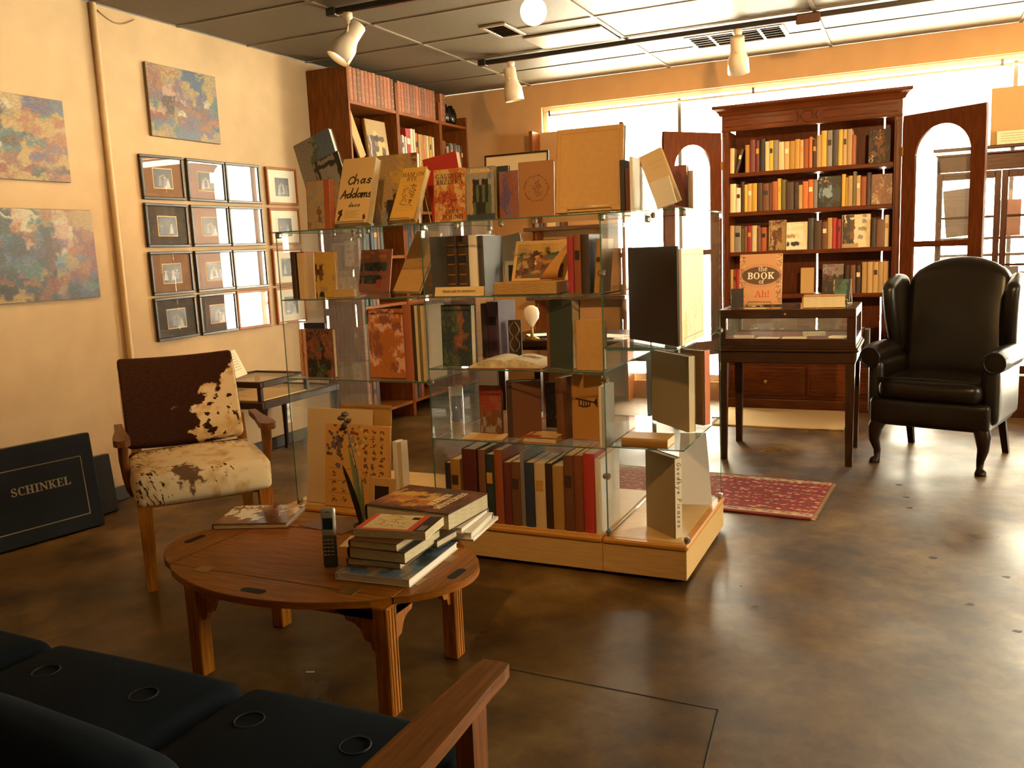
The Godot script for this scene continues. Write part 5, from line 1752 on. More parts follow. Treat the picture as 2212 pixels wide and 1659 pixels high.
	book(Transform3D(Basis(Vector3.UP, deg_to_rad(90)), Vector3(-1.833, y, -3.735)), 0.2, 0.268, 0.028, "dark grey", {}, "dark grey spined book right of the glossy white one", g)
	book(stand(-1.765, y, -3.90, 0, 2, 10, 0.02, 0.12), 0.12, 0.262, 0.022, "pale grey", {"shade": 0}, "pale grey book tilted behind the black bookend", g)
	st = new_st()
	ringplate(st, door_outline(-0.04, 0.04, 0, 0.125, 0.085, 12), arch_outline(-0.02, 0.02, 0.0005, 0.095, 12), -0.0012, 0.0012)
	bx(st, Vector3(0, 0.001, -0.05), Vector3(0.08, 0.002, 0.1))
	solid("bookend", "black steel arched bookend holding up the pale grey book", "bookend", st, plain("bookend black", Color("3a3a36"), 0.4, 0.4), at(-1.755, y, -3.85, 0))
	book(stand(-1.70, y, -4.08, 0, 6, 0, 0.02), 0.15, 0.24, 0.02, "dark green", {"print": print_of("dark green jacket", ["ddd", "ddd", "ded", "bbb"], 64, 96, 14, 0.2)}, "dark green book at the back behind the open lion book", g)
	lion_book(y)
	row(Vector3(-1.352, y, -3.49), Vector3(1, 0, 0), "crimson 30x242, russet 33x246, dark brown 38x248", 0.17, "the upper case shelf right of the lion book", g, {"flush": 1})
	book(Transform3D(Basis(Vector3.BACK, deg_to_rad(-5)) * Basis(Vector3.UP, deg_to_rad(90)), Vector3(-1.228, y + 0.002, -3.58)), 0.15, 0.226, 0.024, "ochre", {"label": ["dark brown", 0.62, 0.09]}, "slim tan book tilted to the right on the upper middle case shelf", g)
	var nt := thing("assistance_sign", "small tan folded sign asking visitors for help on the upper shelf", "sign", at(-1.875, y, -3.475))
	part(nt, "card", box(Vector3(0, 0.021, -0.008), Vector3(0.25, 0.042, 0.0012)), plain("sign card", Color("d6bb82"), 0.8), Transform3D(Basis(Vector3.RIGHT, -0.25), Vector3(0, 0.003, 0.004)))
	part(nt, "back_flap", box(Vector3(0, 0.02, 0), Vector3(0.25, 0.042, 0.0012)), plain("sign card", Color("d6bb82"), 0.8), Transform3D(Basis(Vector3.RIGHT, 0.35), Vector3(0, 0.002, -0.03)))
	letters(nt, "Please ask for assistance", 0.0105, Transform3D(Basis(Vector3.RIGHT, -0.25), Vector3(0, 0.0228, -0.0055)), plain("ink dark brown", Color("3c2617"), 0.7), true, false)

	# ---- third level, left bay
	y = 0.8305
	g = "books on the middle shelf of the glass case"
	book(stand(-2.785, y, -3.60, 0, 2, 0, 0.02), 0.13, 0.265, 0.022, "navy", {}, "navy book standing behind the cream one at the case's left end", g)
	book(stand(-2.79, y, -3.545, 0, 1, 0, 0.02), 0.10, 0.24, 0.02, "cream", {"print": print_of("cream jacket", ["ofcc", "ofcr", "ofcc", "ofck", "mfkG", "ofGk", "ofcc", "ofcs"], 80, 176, 16, 0.2)}, "cream and orange book overlapped by the dark pictorial one", g)
	book(stand(-2.69, y, -3.52, 0, 1, 0, 0.03), 0.165, 0.242, 0.03, "brown", {"print": print_of("dark pictorial jacket", ["bmbbkm", "kbkbmb", "mrbkbm", "kmGkmb", "rGrkbm", "kkGkkb", "GkkGkm", "bkGkbm"], 112, 176, 17, 0.8, 0.2)}, "dark red and green pictorial book at the case's left bay", g)
	book(stand(-2.315, y, -3.56, 0, 3, 0, 0.03), 0.225, 0.335, 0.032, "rust", {"print": print_of("wrapped orange jacket", ["mffffof", "fommoof", "offfmmf", "omoooff", "omoooof", "omoooff", "fmoofof", "ffoooff", "oooomff", "ooooooo"], 144, 208, 18, 0.5, 0.25, 0.12)}, "large orange book in crinkled clear wrap in the case's left bay", g)
	row(Vector3(-2.185, y, -3.48), Vector3(1, 0, 0), "rust 48x358, dark brown 18x356, cream 16x354, olive 16x356, beige 16x352", 0.2, "the left bay shelf beside the wrapped orange book", g, {"flush": 1})
	# ---- third level, middle bay
	y = 0.8955
	book(stand(-1.93, y, -3.56, 0, 2, 0, 0.05), 0.155, 0.285, 0.05, "dark green", {"print": print_of("dark green cover", ["ddGd", "dGmd", "ddmd", "dGdd"], 64, 96, 19, 0.6, 0.2)}, "large dark green book at the left of the middle bay", g)
	row(Vector3(-1.96, y, -3.85), Vector3(1, 0, 0), "dark brown 35x270, purple 62x278", 0.2, "the middle bay shelf behind the open book", g, {"flush": 1})
	open_book(-1.68, y, -3.60)
	var orn := thing("scroll_ornament", "small dark panel with a pale scrolled ornament beside the purple book", "ornament", at(-1.82, y, -3.95))
	part(orn, "panel", box(Vector3(0, 0.09, 0), Vector3(0.07, 0.18, 0.012), 0.002), plain("panel brown", Color("4f3a28"), 0.5))
	st = new_st()
	for s in [-1, 1]:
		var sp := PackedVector3Array()
		for k in 18:
			var t := k / 17.0
			sp.append(Vector3(s * (0.004 + 0.022 * absf(sin(t * PI * 2.0))), 0.02 + 0.15 * t, 0.009))
		tube(st, sp, [0.0025], 5)
	part(orn, "scroll", st, plain("pewter", Color("b9a98a"), 0.3, 0.6))
	book(stand(-1.408, y, -3.56, -22, 1, 0, 0.05), 0.15, 0.30, 0.055, "teal", {"mat": cloth("dark green", 1), "spine": "brown"}, "thick dark teal book with a brown spine in the middle bay", g)
	book(stand(-1.262, y, -3.52, 0, 1, 0, 0.04), 0.125, 0.215, 0.04, "ochre", {"mat": tri("portfolio cloth", Color("bb9152"), "wall", Vector3.ONE * 5.0, 0.6), "fine": 1}, "plain tan book standing at the right of the middle bay", g)

	# ---- fourth level, middle bay
	y = 0.5655
	g = "books on the lower shelf of the glass case"
	var tb := thing("glass_tube", "clear glass tube with a blue and white paper inside on the lower shelf", "tube", at(-1.95, y, -3.54))
	st = new_st()
	lathe(st, [Vector2(0.033, 0.0), Vector2(0.033, 0.235), Vector2(0.031, 0.235), Vector2(0.031, 0.003)], 24)
	part(tb, "glass", st, pane_mat("tube glass", Color(0.95, 0.98, 0.98), 0.06))
	st = new_st()
	lathe(st, [Vector2(0, 0.004), Vector2(0.024, 0.004), Vector2(0.024, 0.07), Vector2(0.0241, 0.07)], 20)
	part(tb, "white_roll", st, plain("rolled white", Color("d9d6c8"), 0.7))
	st = new_st()
	lathe(st, [Vector2(0.0235, 0.07), Vector2(0.024, 0.075), Vector2(0.024, 0.19), Vector2(0, 0.19)], 20)
	part(tb, "blue_roll", st, plain("rolled blue", Color("41597c"), 0.6))
	solid("leaflet", "tan leaflet lying flat beside the glass tube on the lower shelf", "leaflet", box(Vector3(0, 0.003, 0), Vector3(0.2, 0.006, 0.13), 0.001), plain("leaflet tan", Color("c9a05c"), 0.8), at(-1.80, y, -3.54, 8))
	book(stand(-1.80, y + 0.0065, -3.60, 0, 2, 0, 0.015), 0.115, 0.225, 0.015, "maroon", {"print": print_of("dark red jacket", ["rrrr", "rrmr", "mrrm", "bmbb", "gbbg", "bggb"], 80, 128, 22, 0.3)}, "dark red book above the tan leaflet on the lower shelf", g)
	book(stand(-1.625, y, -3.60, 24, 1, 0, 0.05), 0.15, 0.262, 0.052, "brown", {"spine": "dark brown"}, "thick brown book turned with its pale edge on the lower shelf", g)
	book(stand(-1.55, y, -3.82, 0, 1, 0, 0.02), 0.12, 0.22, 0.02, "black", {"print": print_of("black jacket", ["kdkk", "kkdk", "dkkd", "kkpk"], 64, 96, 23, 0.7)}, "blackish book at the back between the two brown ones", g)
	book(laid(-1.51, y, -3.55, 0, 0.13, 0.026), 0.165, 0.13, 0.026, "orange", {"print": print_of("orange tan jacket", ["ottttt", "rttttt", "rttttt", "rrrttt"], 64, 64, 24, 0.1)}, "orange book lying flat on the lower shelf between brown ones", g)
	book(stand(-1.415, y, -3.66, 72, 1, 0, 0.03), 0.17, 0.282, 0.045, "brown", {}, "tall brown book showing its spine left of the trumpet one", g)
	var tr := blank(160, 320, Color("ad7a38"))
	for w in [[[20, 120], [120, 132]], [[36, 152], [62, 158]], [[62, 158], [96, 150]], [[36, 152], [38, 128]], [[96, 150], [98, 126]]]:
		stroke(tr, PackedVector2Array([Vector2(w[0][0], w[0][1]), Vector2(w[1][0], w[1][1])]), 3.5, Color("1f160e"))
	for k in 26:
		stroke(tr, PackedVector2Array([Vector2(112 + k, 131 - k * k * 0.038), Vector2(112 + k, 131 + k * k * 0.038)]), 1.6, Color("1f160e"))
	for k in 3:
		stroke(tr, PackedVector2Array([Vector2(56 + k * 13, 122), Vector2(56 + k * 13, 158)]), 2.6, Color("1f160e"))
	book(stand(-1.318, y, -3.60, -10, 2, 0, 0.02), 0.15, 0.295, 0.022, "ochre", {"print": printed("trumpet cover", tr)}, "tan brown book with a black trumpet silhouette on the lower shelf", g)
	row(Vector3(-1.226, y, -3.485), Vector3(1, 0, 0), "white 13x262, pale grey 11x260", 0.14, "the lower shelf beside the trumpet book", g, {"flush": 1})

	# ---- base, middle bay
	y = 0.1725
	g = "row of old books on the base of the glass case"
	row(Vector3(-2.0, y, -3.478), Vector3(1, 0, 0), "black 30x272, ochre 52x292, gap 12, maroon 76x345, gap 8, brown 38x345, dark green 44x326, rust 44x350, maroon 40x294, brown 48x298, grey 20x350, navy 48x300, beige 54x300, dark brown 34x302, ochre 54x294, brown 48x344, russet 45x346, red 54x358, white 30x336", 0.26, "the bottom row of the glass case", g, {"flush": 1})
	# ---- base, left bay: boards
	g = "boards leaning in the left bay"
	st = new_st()
	bx(st, Vector3(0, 0.245, 0), Vector3(0.40, 0.49, 0.012), 0.002)
	solid("mount_board", "large plain beige board leaning in the case's lower left bay", "board", st, tri("beige board", Color("d9bd8d"), "weave", Vector3.ONE * 4.0, 0.85), stand(-2.652, y, -3.515, 0, 8, 0, 0.012), g)
	st = new_st()
	bx(st, Vector3(0, 0.255, 0), Vector3(0.30, 0.51, 0.01), 0.002)
	solid("mount_board", "tan board behind the large plain beige one in the lower left bay", "board", st, tri("tan mount", Color("b98f4c"), "weave", Vector3.ONE * 4.0, 0.85), stand(-2.52, y, -3.56, 0, 8, 0, 0.01), g)
	var hb := blank(320, 384, Color("c6934a"))
	for k in 90:
		var cx := 62.0 if k % 2 else 150.0
		dot(hb, cx + rng.randfn(0, 24), 82 + rng.randfn(0, 40), rng.randf_range(4, 12), [Color("7a3a20"), Color("5e5a34"), Color("8f7f56"), Color("4a3a30"), Color("d9b060"), Color("6d5570")][k % 6])
	for i in 3:
		for j in 8:
			var c := Vector2(206 + i * 40, 26 + j * 32)
			for k in 8:
				dot(hb, c.x + rng.randfn(0, 6), c.y + rng.randfn(0, 6), rng.randf_range(2, 5), [Color("6b3a1c"), Color("4c3420"), Color("8a5a2a")][k % 3])
	for i in 3:
		for j in 4:
			var c := Vector2(48 + i * 52, 230 + j * 40)
			for k in 7:
				dot(hb, c.x + rng.randfn(0, 6), c.y + rng.randfn(0, 6), rng.randf_range(2, 5), [Color("6b3a1c"), Color("58502c")][k % 2])
	for yy in [206.0, 262.0, 320.0]:
		stroke(hb, PackedVector2Array([Vector2(20, yy), Vector2(190, yy)]), 1.0, Color("7d4f20"))
	var hbo := thing("heraldic_board", "ochre board printed with rows of little coats of arms in the lower left bay", "board", stand(-2.52, y, -3.485, 0, 8, 0, 0.018))
	part(hbo, "board", box(Vector3(0, 0.21, 0), Vector3(0.385, 0.42, 0.018), 0.002), plain("ochre board", Color("b9853c"), 0.7))
	meshpart(hbo, "print", sheet(0.38, 0.415), printed("heraldic print", hb, 0.6), Transform3D(Basis(), Vector3(0, 0.21, 0.009)))
	row(Vector3(-2.30, y, -3.50), Vector3(1, 0, 0), "cream 14x350, white 12x352, cream 13x348, beige 12x350", 0.06, "the lower left bay right of the heraldic board", "thin pale volumes beside the heraldic board", {"flush": 1})
	var sf := thing("framed_photograph", "small tan framed dark photograph leaning on the heraldic board", "picture", stand(-2.36, y, -3.468, 0, 7, 0, 0.014))
	st = new_st()
	for r in [[-0.075, 0.0, -0.042, 0.17], [0.042, 0.0, 0.075, 0.17], [-0.042, 0.128, 0.042, 0.17], [-0.042, 0.0, 0.042, 0.042]]:
		span(st, Vector3(r[0], r[1], -0.007), Vector3(r[2], r[3], 0.007), 0.002)
	part(sf, "frame", st, plain("tan frame", Color("b98d52"), 0.6))
	part(sf, "photograph", box(Vector3(0, 0.085, -0.002), Vector3(0.086, 0.09, 0.006)), plain("dark photo", Color("221a14"), 0.3))

	# ---- right bay
	y = 1.0005
	g = "books in the right bay of the glass case"
	var fo := thing("open_folio", "huge open folio with a dark cover and pale map page in the right bay", "book", Transform3D())
	var fdir := Vector3(-1.16 + 0.862, 0, -3.80 + 3.50).normalized()
	part(fo, "dark_cover", box(Vector3(0.21, 0.205, 0), Vector3(0.42, 0.41, 0.012), 0.002), tri("folio leather", Color("2e1a10"), "mottle", Vector3.ONE * 6.0, 0.35), Transform3D(Basis(fdir, Vector3.UP, fdir.cross(Vector3.UP)), Vector3(-0.878, y, -3.502)))
	var pb := Basis(Vector3(0, 0, -1), Vector3.UP, Vector3(1, 0, 0))
	part(fo, "pages", box(Vector3(0.2, 0.2, 0), Vector3(0.4, 0.395, 0.02)), plain("paper white", Color("e9e2d0"), 0.8), Transform3D(pb, Vector3(-0.875, y, -3.508)))
	var mp := blank(192, 192, Color("c4b384"))
	for k in 26:
		var a := Vector2(rng.randf_range(20, 170), rng.randf_range(20, 170))
		var pts := PackedVector2Array([a])
		for j in 8:
			a += Vector2(rng.randf_range(-12, 12), rng.randf_range(-12, 12))
			pts.append(a)
		stroke(mp, pts, 0.8, Color("a99a78"))
	for k in 90:
		dot(mp, 20 + absf(rng.randfn(0, 12)), 160 + rng.randfn(0, 20), rng.randf_range(2, 5), Color("c79f55"))
	for r in [[12, 12, 180, 12], [180, 12, 180, 180], [180, 180, 12, 180], [12, 180, 12, 12]]:
		stroke(mp, PackedVector2Array([Vector2(r[0], r[1]), Vector2(r[2], r[3])]), 0.9, Color("8d7d58"))
	meshpart(fo, "map_page", sheet(0.4, 0.39), printed("old map", mp, 0.7), Transform3D(pb, Vector3(-0.865, y + 0.2, -3.708)))
	y = 0.5755
	book(stand(-1.02, y, -3.94, 134), 0.33, 0.345, 0.04, "olive", {"mat": tri("taupe cloth", Color("94815c"), "weave", Vector3.ONE * 10.0, 0.7), "spine": "cream"}, "large taupe slipcase with a cream spine in the case's right bay", g)
	book(stand(-0.934, y, -4.03, 150), 0.135, 0.35, 0.05, "brown", {"mat": tri("mottled brown board", Color("7d5630"), "mottle", Vector3.ONE * 9.0, 0.5), "spine": "orange"}, "mottled brown book with an orange spine behind the taupe slipcase", g)
	book(laid(-1.02, y, -3.53, 90, 0.20, 0.04), 0.13, 0.20, 0.04, "ochre", {"fine": 1}, "tan book lying flat at the front of the right bay", g)
	y = 0.1725
	var pic := book(stand(-0.98, y, -3.60, 140), 0.21, 0.352, 0.036, "beige", {"mat": tri("grey tan board", Color("a08a60"), "weave", Vector3.ONE * 8.0, 0.7), "pages": "white"}, "grey tan book with white handwritten spine at the case's bottom right", g)
	var gp := blank(512, 48, Color("e6dcc0"))
	handwrite(gp, "Goodbye Picasso", 24, 34, 27, 1.7, Color("2a2018"), 1.12)
	gp.rotate_90(CLOCKWISE)
	meshpart(pic, "spine_print", sheet(0.034, 0.348), printed("handwritten spine", gp, 0.5), Transform3D(Basis(Vector3.UP, -PI / 2), Vector3(-0.1125, 0.176, 0)))
	st = new_st()
	prism(st, PackedVector2Array([Vector2(-0.085, 0), Vector2(0.085, 0), Vector2(0.06, 0.345), Vector2(-0.06, 0.345)]), -0.006, 0.006)
	var tz := solid("grey_panel", "tapering pale grey panel leaning in the case's bottom right corner", "panel", st, plain("grey card", Color("e2e2e0"), 0.6), Transform3D(Basis(Vector3.UP, deg_to_rad(14)) * Basis(Vector3.RIGHT, deg_to_rad(-7)), Vector3(-0.945, y + 0.002, -4.03)))
	solid("clear_wrap", "crumpled clear wrap over dark papers behind the right bay's taupe slipcase", "wrap", box(Vector3(0, 0.12, 0), Vector3(0.12, 0.24, 0.03), 0.012), plain("dark wrap", Color("4a4a44"), 0.15), at(-1.10, 0.5755, -4.165, 0))

func taken_name(called: String) -> NodePath:
	# the newest thing of that kind
	var n: int = taken[called]
	return NodePath(called if n == 1 else "%s_%03d" % [called, n - 1])

func lion_book(y: float) -> void:
	var o := thing("open_lion_book", "thick open book propped to show a painted lion on the upper middle shelf", "book", at(-1.55, y, -3.57))
	part(o, "page_block", box(Vector3(0, 0.028, 0.01), Vector3(0.30, 0.056, 0.17), 0.004), tri("paper tan pages", Color("c49a58"), "grain", Vector3(2, 60, 2), 0.8))
	part(o, "board", box(Vector3(0, 0.002, 0.01), Vector3(0.31, 0.004, 0.18)), cloth("dark brown"))
	var xf := Transform3D(Basis(Vector3.RIGHT, deg_to_rad(-22)), Vector3(0, 0.05, -0.085))
	part(o, "raised_pages", box(Vector3(0, 0.1, -0.008), Vector3(0.29, 0.20, 0.014), 0.002), plain("paper tan", Color("d0aa68"), 0.7), xf)
	var im := daub(["yyyyhyyt", "hhyyyytt", "GhbhyGGt", "GbntbGGt", "GhbcbGGt", "bhnbnbGb", "bnbhbbbb", "hbGbGbhb"], INKS, 160, 128, 71, 0.5, 0.25)
	for k in 70:
		dot(im, 66 + rng.randfn(0, 9), 48 + rng.randfn(0, 9), rng.randf_range(1.5, 4), Color("4a2410"))
	for k in 12:
		dot(im, 68 + rng.randfn(0, 4), 48 + rng.randfn(0, 3.5), 3.0, Color("c28a3c"))
	stroke(im, PackedVector2Array([Vector2(74, 60), Vector2(96, 70), Vector2(122, 66), Vector2(134, 90)]), 6.0, Color("a86a28"))
	for x in [66.0, 78.0, 112.0, 128.0]:
		stroke(im, PackedVector2Array([Vector2(x + 8, 66), Vector2(x, 98)]), 3.0, Color("8a5420"))
	meshpart(o, "lion_plate", sheet(0.235, 0.165), printed("lion plate", im, 0.5), xf * Transform3D(Basis(), Vector3(-0.01, 0.1, -0.001)))
	# a page curling forward at the right
	var st := new_st(false)
	st.set_smooth_group(0)
	for k in 10:
		var a := k / 10.0
		var b := (k + 1) / 10.0
		var f := func(t): return Vector3(0, 0.06 + 0.15 * pow(t, 1.4), -0.03 - 0.09 * t + 0.06 * sin(t * PI))
		var p: Vector3 = f.call(a)
		var q: Vector3 = f.call(b)
		q4(st, p + Vector3(0.02 + 0.10 * a, 0, 0), p + Vector3(0.11 + 0.035 * a, 0, 0), q + Vector3(0.11 + 0.035 * b, 0, 0), q + Vector3(0.02 + 0.10 * b, 0, 0), Vector3(0, 0.5, 1))
	part(o, "curled_page", st, plain("curled page", Color("b07f3e"), 0.7))

func open_book(x: float, y: float, z: float) -> void:
	var o := thing("open_book", "open book lying with curved pages on the middle shelf of the glass case", "book", at(x, y, z, 6))
	for s in [-1, 1]:
		var prof := PackedVector2Array([Vector2(0, 0.012)])
		for k in 11:
			var t := k / 10.0
			prof.append(Vector2(s * 0.165 * t, 0.014 + 0.036 * pow(sin(PI * minf(1.0, t * 0.9 + 0.1)), 0.6) * (1.0 - 0.55 * t)))
		prof.append(Vector2(s * 0.172, 0.004))
		prof.append(Vector2(0, 0.004))
		var st := new_st()
		prism(st, prof, -0.11, 0.11)
		part(o, "pages", st, tri("paper cream", Color(PALETTE["cream"]), "grain", Vector3(2, 60, 2), 0.85))
	var st := new_st()
	bx(st, Vector3(0, 0.002, 0), Vector3(0.36, 0.004, 0.23))
	part(o, "cover", st, cloth("russet"))
	st = new_st()
	for k in 9:
		bx(st, Vector3(rng.randf_range(0.06, 0.12), 0.041, rng.randf_range(-0.05, 0.0)), Vector3(0.03, 0.001, 0.016))
	part(o, "engraving", st, plain("engraving ink", Color("8a7350"), 0.8), Transform3D(Basis(Vector3.BACK, -0.15), Vector3(0, 0.012, 0)))

# ---------------------------------------------------------------- coffee table things
func table_books() -> void:
	var y := 0.3803
	var g := "books stacked on the coffee table"
	# rear stack
	book(laid(-1.60, y, -2.80, -84, 0.30, 0.012), 0.27, 0.30, 0.012, "white", {"paperback": true, "pages": "white"}, "lowest white magazine of the rear stack on the coffee table", g)
	book(laid(-1.585, y + 0.0125, -2.77, -82, 0.27, 0.026), 0.25, 0.27, 0.026, "white", {"pages": "white"}, "white book second from the bottom of the rear table stack", g)
	book(laid(-1.60, y + 0.039, -2.76, -86, 0.26, 0.022), 0.25, 0.26, 0.022, "pale grey", {"pages": "white"}, "pale grey book under the big dark one on the coffee table", g)
	var big := print_of("golden landscape jacket", ["nnnnnnnnn", "nbbnnnnbb", "byyyybnnb", "yyybyybnn", "boooyybnb", "moybooybn", "nmboybnnn", "nnnnnnbbn"], 224, 176, 91, 0.6, 0.2)
	var bb := book(laid(-1.66, y + 0.0615, -2.75, -3, 0.29, 0.062), 0.365, 0.29, 0.062, "dark brown", {"print": big, "fine": 1, "pages": "cream"}, "large dark book with a golden landscape on top of the rear stack", g)
	for l in [["SLEUTH", -0.055], ["MYSTERIES", -0.005]]:
		letters(bb, l[0], 0.026, Transform3D(Basis(Vector3.BACK, PI / 2), Vector3(0.09 + l[1] + 0.02, 0.145, 0.0325)), plain("ink cream", Color(PALETTE["cream"]), 0.6), true, true)
	book(laid(-1.52, y + 0.0385, -2.55, -4, 0.13, 0.026), 0.11, 0.13, 0.026, "dark brown", {}, "little dark book tucked between the two stacks on the coffee table", g)
	# front stack
	var blue := print_of("patterned blue jacket", ["dssdssd", "sdhsdhs", "momodds", "oommodd", "bmobdsd", "sdhsdhs", "hsshssh"], 144, 176, 92, 0.6, 0.25)
	book(laid(-1.575, y, -2.40, 4, 0.37, 0.026), 0.27, 0.37, 0.026, "white", {"pages": "white", "print": blue, "fine": 1}, "large flat patterned book at the bottom of the front table stack", g)
	book(laid(-1.605, y + 0.0272, -2.36, 5, 0.16, 0.024), 0.20, 0.16, 0.024, "russet", {"fine": 1}, "small russet book low in the front table stack", g)
	book(laid(-1.585, y + 0.0515, -2.40, 2, 0.25, 0.040), 0.215, 0.25, 0.040, "black", {"fine": 1}, "thick black covered book in the front table stack", g)
	book(laid(-1.595, y + 0.092, -2.38, 3, 0.22, 0.026), 0.18, 0.22, 0.026, "brown", {"fine": 1}, "brown book under the orange paperback on the coffee table", g)
	var ob := blank(224, 160, Color("d6bb82"))
	ob.fill_rect(Rect2i(0, 0, 18, 160), Color("c8451c"))
	ob.fill_rect(Rect2i(164, 0, 20, 160), Color("c8451c"))
	ob.fill_rect(Rect2i(184, 0, 40, 160), Color("2b2118"))
	ob.fill_rect(Rect2i(0, 150, 184, 10), Color("c8451c"))
	for k in 16:
		var a := Vector2(rng.randf_range(34, 150), rng.randf_range(14, 140))
		stroke(ob, PackedVector2Array([a, a + Vector2(rng.randf_range(-20, 20), rng.randf_range(-16, 16)), a + Vector2(rng.randf_range(-26, 26), rng.randf_range(-20, 20))]), 1.1, Color("6d5530"))
	ob.fill_rect(Rect2i(138, 20, 24, 26), Color("2b2118"))
	for k in 3:
		stroke(ob, PackedVector2Array([Vector2(196 + k * 8, 100), Vector2(196 + k * 8, 146)]), 1.8, Color("cbb688"))
	book(laid(-1.565, y + 0.1185, -2.40, 8, 0.165, 0.028), 0.255, 0.165, 0.028, "cream", {"paperback": true, "print": printed("orange banded paperback", ob), "fine": 1}, "orange banded paperback topmost on the front table stack", g)
	# flat book and leaflet at the left
	var gm := print_of("glossy brown jacket", ["bbbbmhb", "bwwbbhc", "bwwnbbh", "bbwwnbb", "bbnnnbb"], 160, 112, 93, 0.6, 0.2, 0.12)
	book(laid(-2.40, y, -2.66, 21, 0.25, 0.022), 0.30, 0.25, 0.022, "brown", {"print": gm, "fine": 1}, "glossy brown picture book lying alone at the left of the coffee table", g)
	solid("leaflet", "dark red leaflet lying flat between the brown book and the stacks", "leaflet", box(Vector3(0, 0.0015, 0), Vector3(0.24, 0.003, 0.15), 0.0005), print_of("dark leaflet", ["mnmbh", "nmrmn", "bnmmr", "hbnmn"], 96, 64, 94, 0.8), at(-2.06, y, -2.69, -10))
	solid("leaflet", "cream leaf of paper sticking out under the rear table stack", "leaflet", box(Vector3(0, 0.0012, 0), Vector3(0.20, 0.0024, 0.12), 0.0004), plain("leaf cream", Color("dcc694"), 0.7), at(-1.80, y, -2.56, 15))
	phone(Vector3(-1.775, y, -2.285))
	leaf_plant(Vector3(-1.83, y, -2.56))

func phone(p: Vector3) -> void:
	var o := thing("mobile_phone", "small grey and silver mobile phone standing upright on the coffee table", "phone", Transform3D(Basis(Vector3.UP, deg_to_rad(14)) * Basis(Vector3.RIGHT, deg_to_rad(-9)) * Basis(Vector3.BACK, deg_to_rad(3)), p + Vector3(0, 0.0035, 0)))
	var silver := plain("phone silver", Color("b5b1a6"), 0.25, 0.4)
	var dark := plain("phone dark", Color("3a352c"), 0.35)
	meshpart(o, "lower_body", puff(Vector3(0.05, 0.112, 0.02), 0.009, 0.0, 10), dark, Transform3D(Basis(), Vector3(0, 0.057, 0)))
	meshpart(o, "upper_body", puff(Vector3(0.052, 0.098, 0.019), 0.0095, 0.0, 10), silver, Transform3D(Basis(), Vector3(0, 0.155, -0.001)))
	part(o, "screen", box(Vector3(0, 0.15, 0.0088), Vector3(0.036, 0.038, 0.0016), 0.0004), plain("phone screen", Color("23343c"), 0.1))
	part(o, "earpiece", box(Vector3(0, 0.19, 0.0088), Vector3(0.016, 0.003, 0.0014), 0.0003), dark)
	var key := box(Vector3.ZERO, Vector3(0.0105, 0.0055, 0.0018), 0.0006)
	var km := mesh(key)
	var keys := plain("phone keys", Color("8e8977"), 0.4)
	for r in 5:
		for c in 3:
			meshpart(o, "key", km, keys, Transform3D(Basis(), Vector3((c - 1) * 0.0135, 0.095 - r * 0.0125, 0.0103)))

func leaf_plant(p: Vector3) -> void:
	var o := thing("leafy_plant", "small potted plant with tall narrow blades rising behind the front book stack", "plant", Transform3D(Basis(), p))
	var st := new_st()
	lathe(st, [Vector2(0, 0.0), Vector2(0.026, 0.0), Vector2(0.034, 0.06), Vector2(0.035, 0.066), Vector2(0.03, 0.066), Vector2(0.028, 0.055), Vector2(0, 0.055)], 18)
	part(o, "pot", st, plain("plant pot", Color("4a2f1c"), 0.6))
	var dark := plain("dark blade", Color("24250f"), 0.4)
	var pale := plain("pale blade", Color("7f8a5a"), 0.4)
	for b in [[Vector3(0, 0.05, 0), Vector3(-0.02, 0.17, 0.0), Vector3(-0.065, 0.29, 0.01), 0.013, dark], [Vector3(0.0, 0.05, 0), Vector3(0.004, 0.16, 0.0), Vector3(-0.04, 0.36, 0.0), 0.013, pale], [Vector3(0.006, 0.05, 0.003), Vector3(0.014, 0.14, 0.01), Vector3(0.02, 0.25, 0.015), 0.008, pale], [Vector3(0.0, 0.05, 0), Vector3(-0.005, 0.12, 0.01), Vector3(-0.012, 0.20, 0.03), 0.012, dark]]:
		st = SurfaceTool.new()
		st.begin(Mesh.PRIMITIVE_TRIANGLES)
		st.set_smooth_group(0)
		var prev := []
		for k in 13:
			var t := k / 12.0
			var c: Vector3 = b[0].bezier_interpolate(b[0].lerp(b[1], 0.66), b[1].lerp(b[2], 0.34), b[2], t)
			var w: float = b[3] * pow(sin(PI * (0.12 + 0.88 * t)), 0.6)
			var fold := Vector3(0, 0, w * 0.35)
			var ring := [c - Vector3(w, 0, 0) + fold, c, c + Vector3(w, 0, 0) + fold]
			if prev:
				for e in 2:
					q4(st, prev[e], prev[e + 1], ring[e + 1], ring[e], Vector3(0, 0, 1))
					q4(st, prev[e] - Vector3(0, 0, 0.001), prev[e + 1] - Vector3(0, 0, 0.001), ring[e + 1] - Vector3(0, 0, 0.001), ring[e] - Vector3(0, 0, 0.001), Vector3(0, 0, -1))
			prev = ring
		part(o, "leaf", st, b[4])
	st = new_st()
	tube(st, PackedVector3Array([Vector3(0, 0.05, -0.005), Vector3(-0.012, 0.25, -0.01), Vector3(-0.045, 0.40, -0.015), Vector3(-0.065, 0.455, -0.02)]), [0.0025, 0.0022, 0.002, 0.002], 6)
	part(o, "stem", st, dark)
	var bud := plain("bud", Color("3d2812"), 0.5)
	for k in 5:
		st = new_st()
		lathe(st, [Vector2(0, -0.016), Vector2(0.008, -0.008), Vector2(0.0095, 0.004), Vector2(0.004, 0.015), Vector2(0, 0.018)], 10)
		part(o, "bud", st, bud, Transform3D(Basis.from_euler(Vector3(k * 0.5, k, 0.6 * (k - 2))), Vector3(-0.06 + 0.011 * (k % 3 - 1), 0.42 + 0.013 * k, -0.02 + 0.008 * (k % 2))))

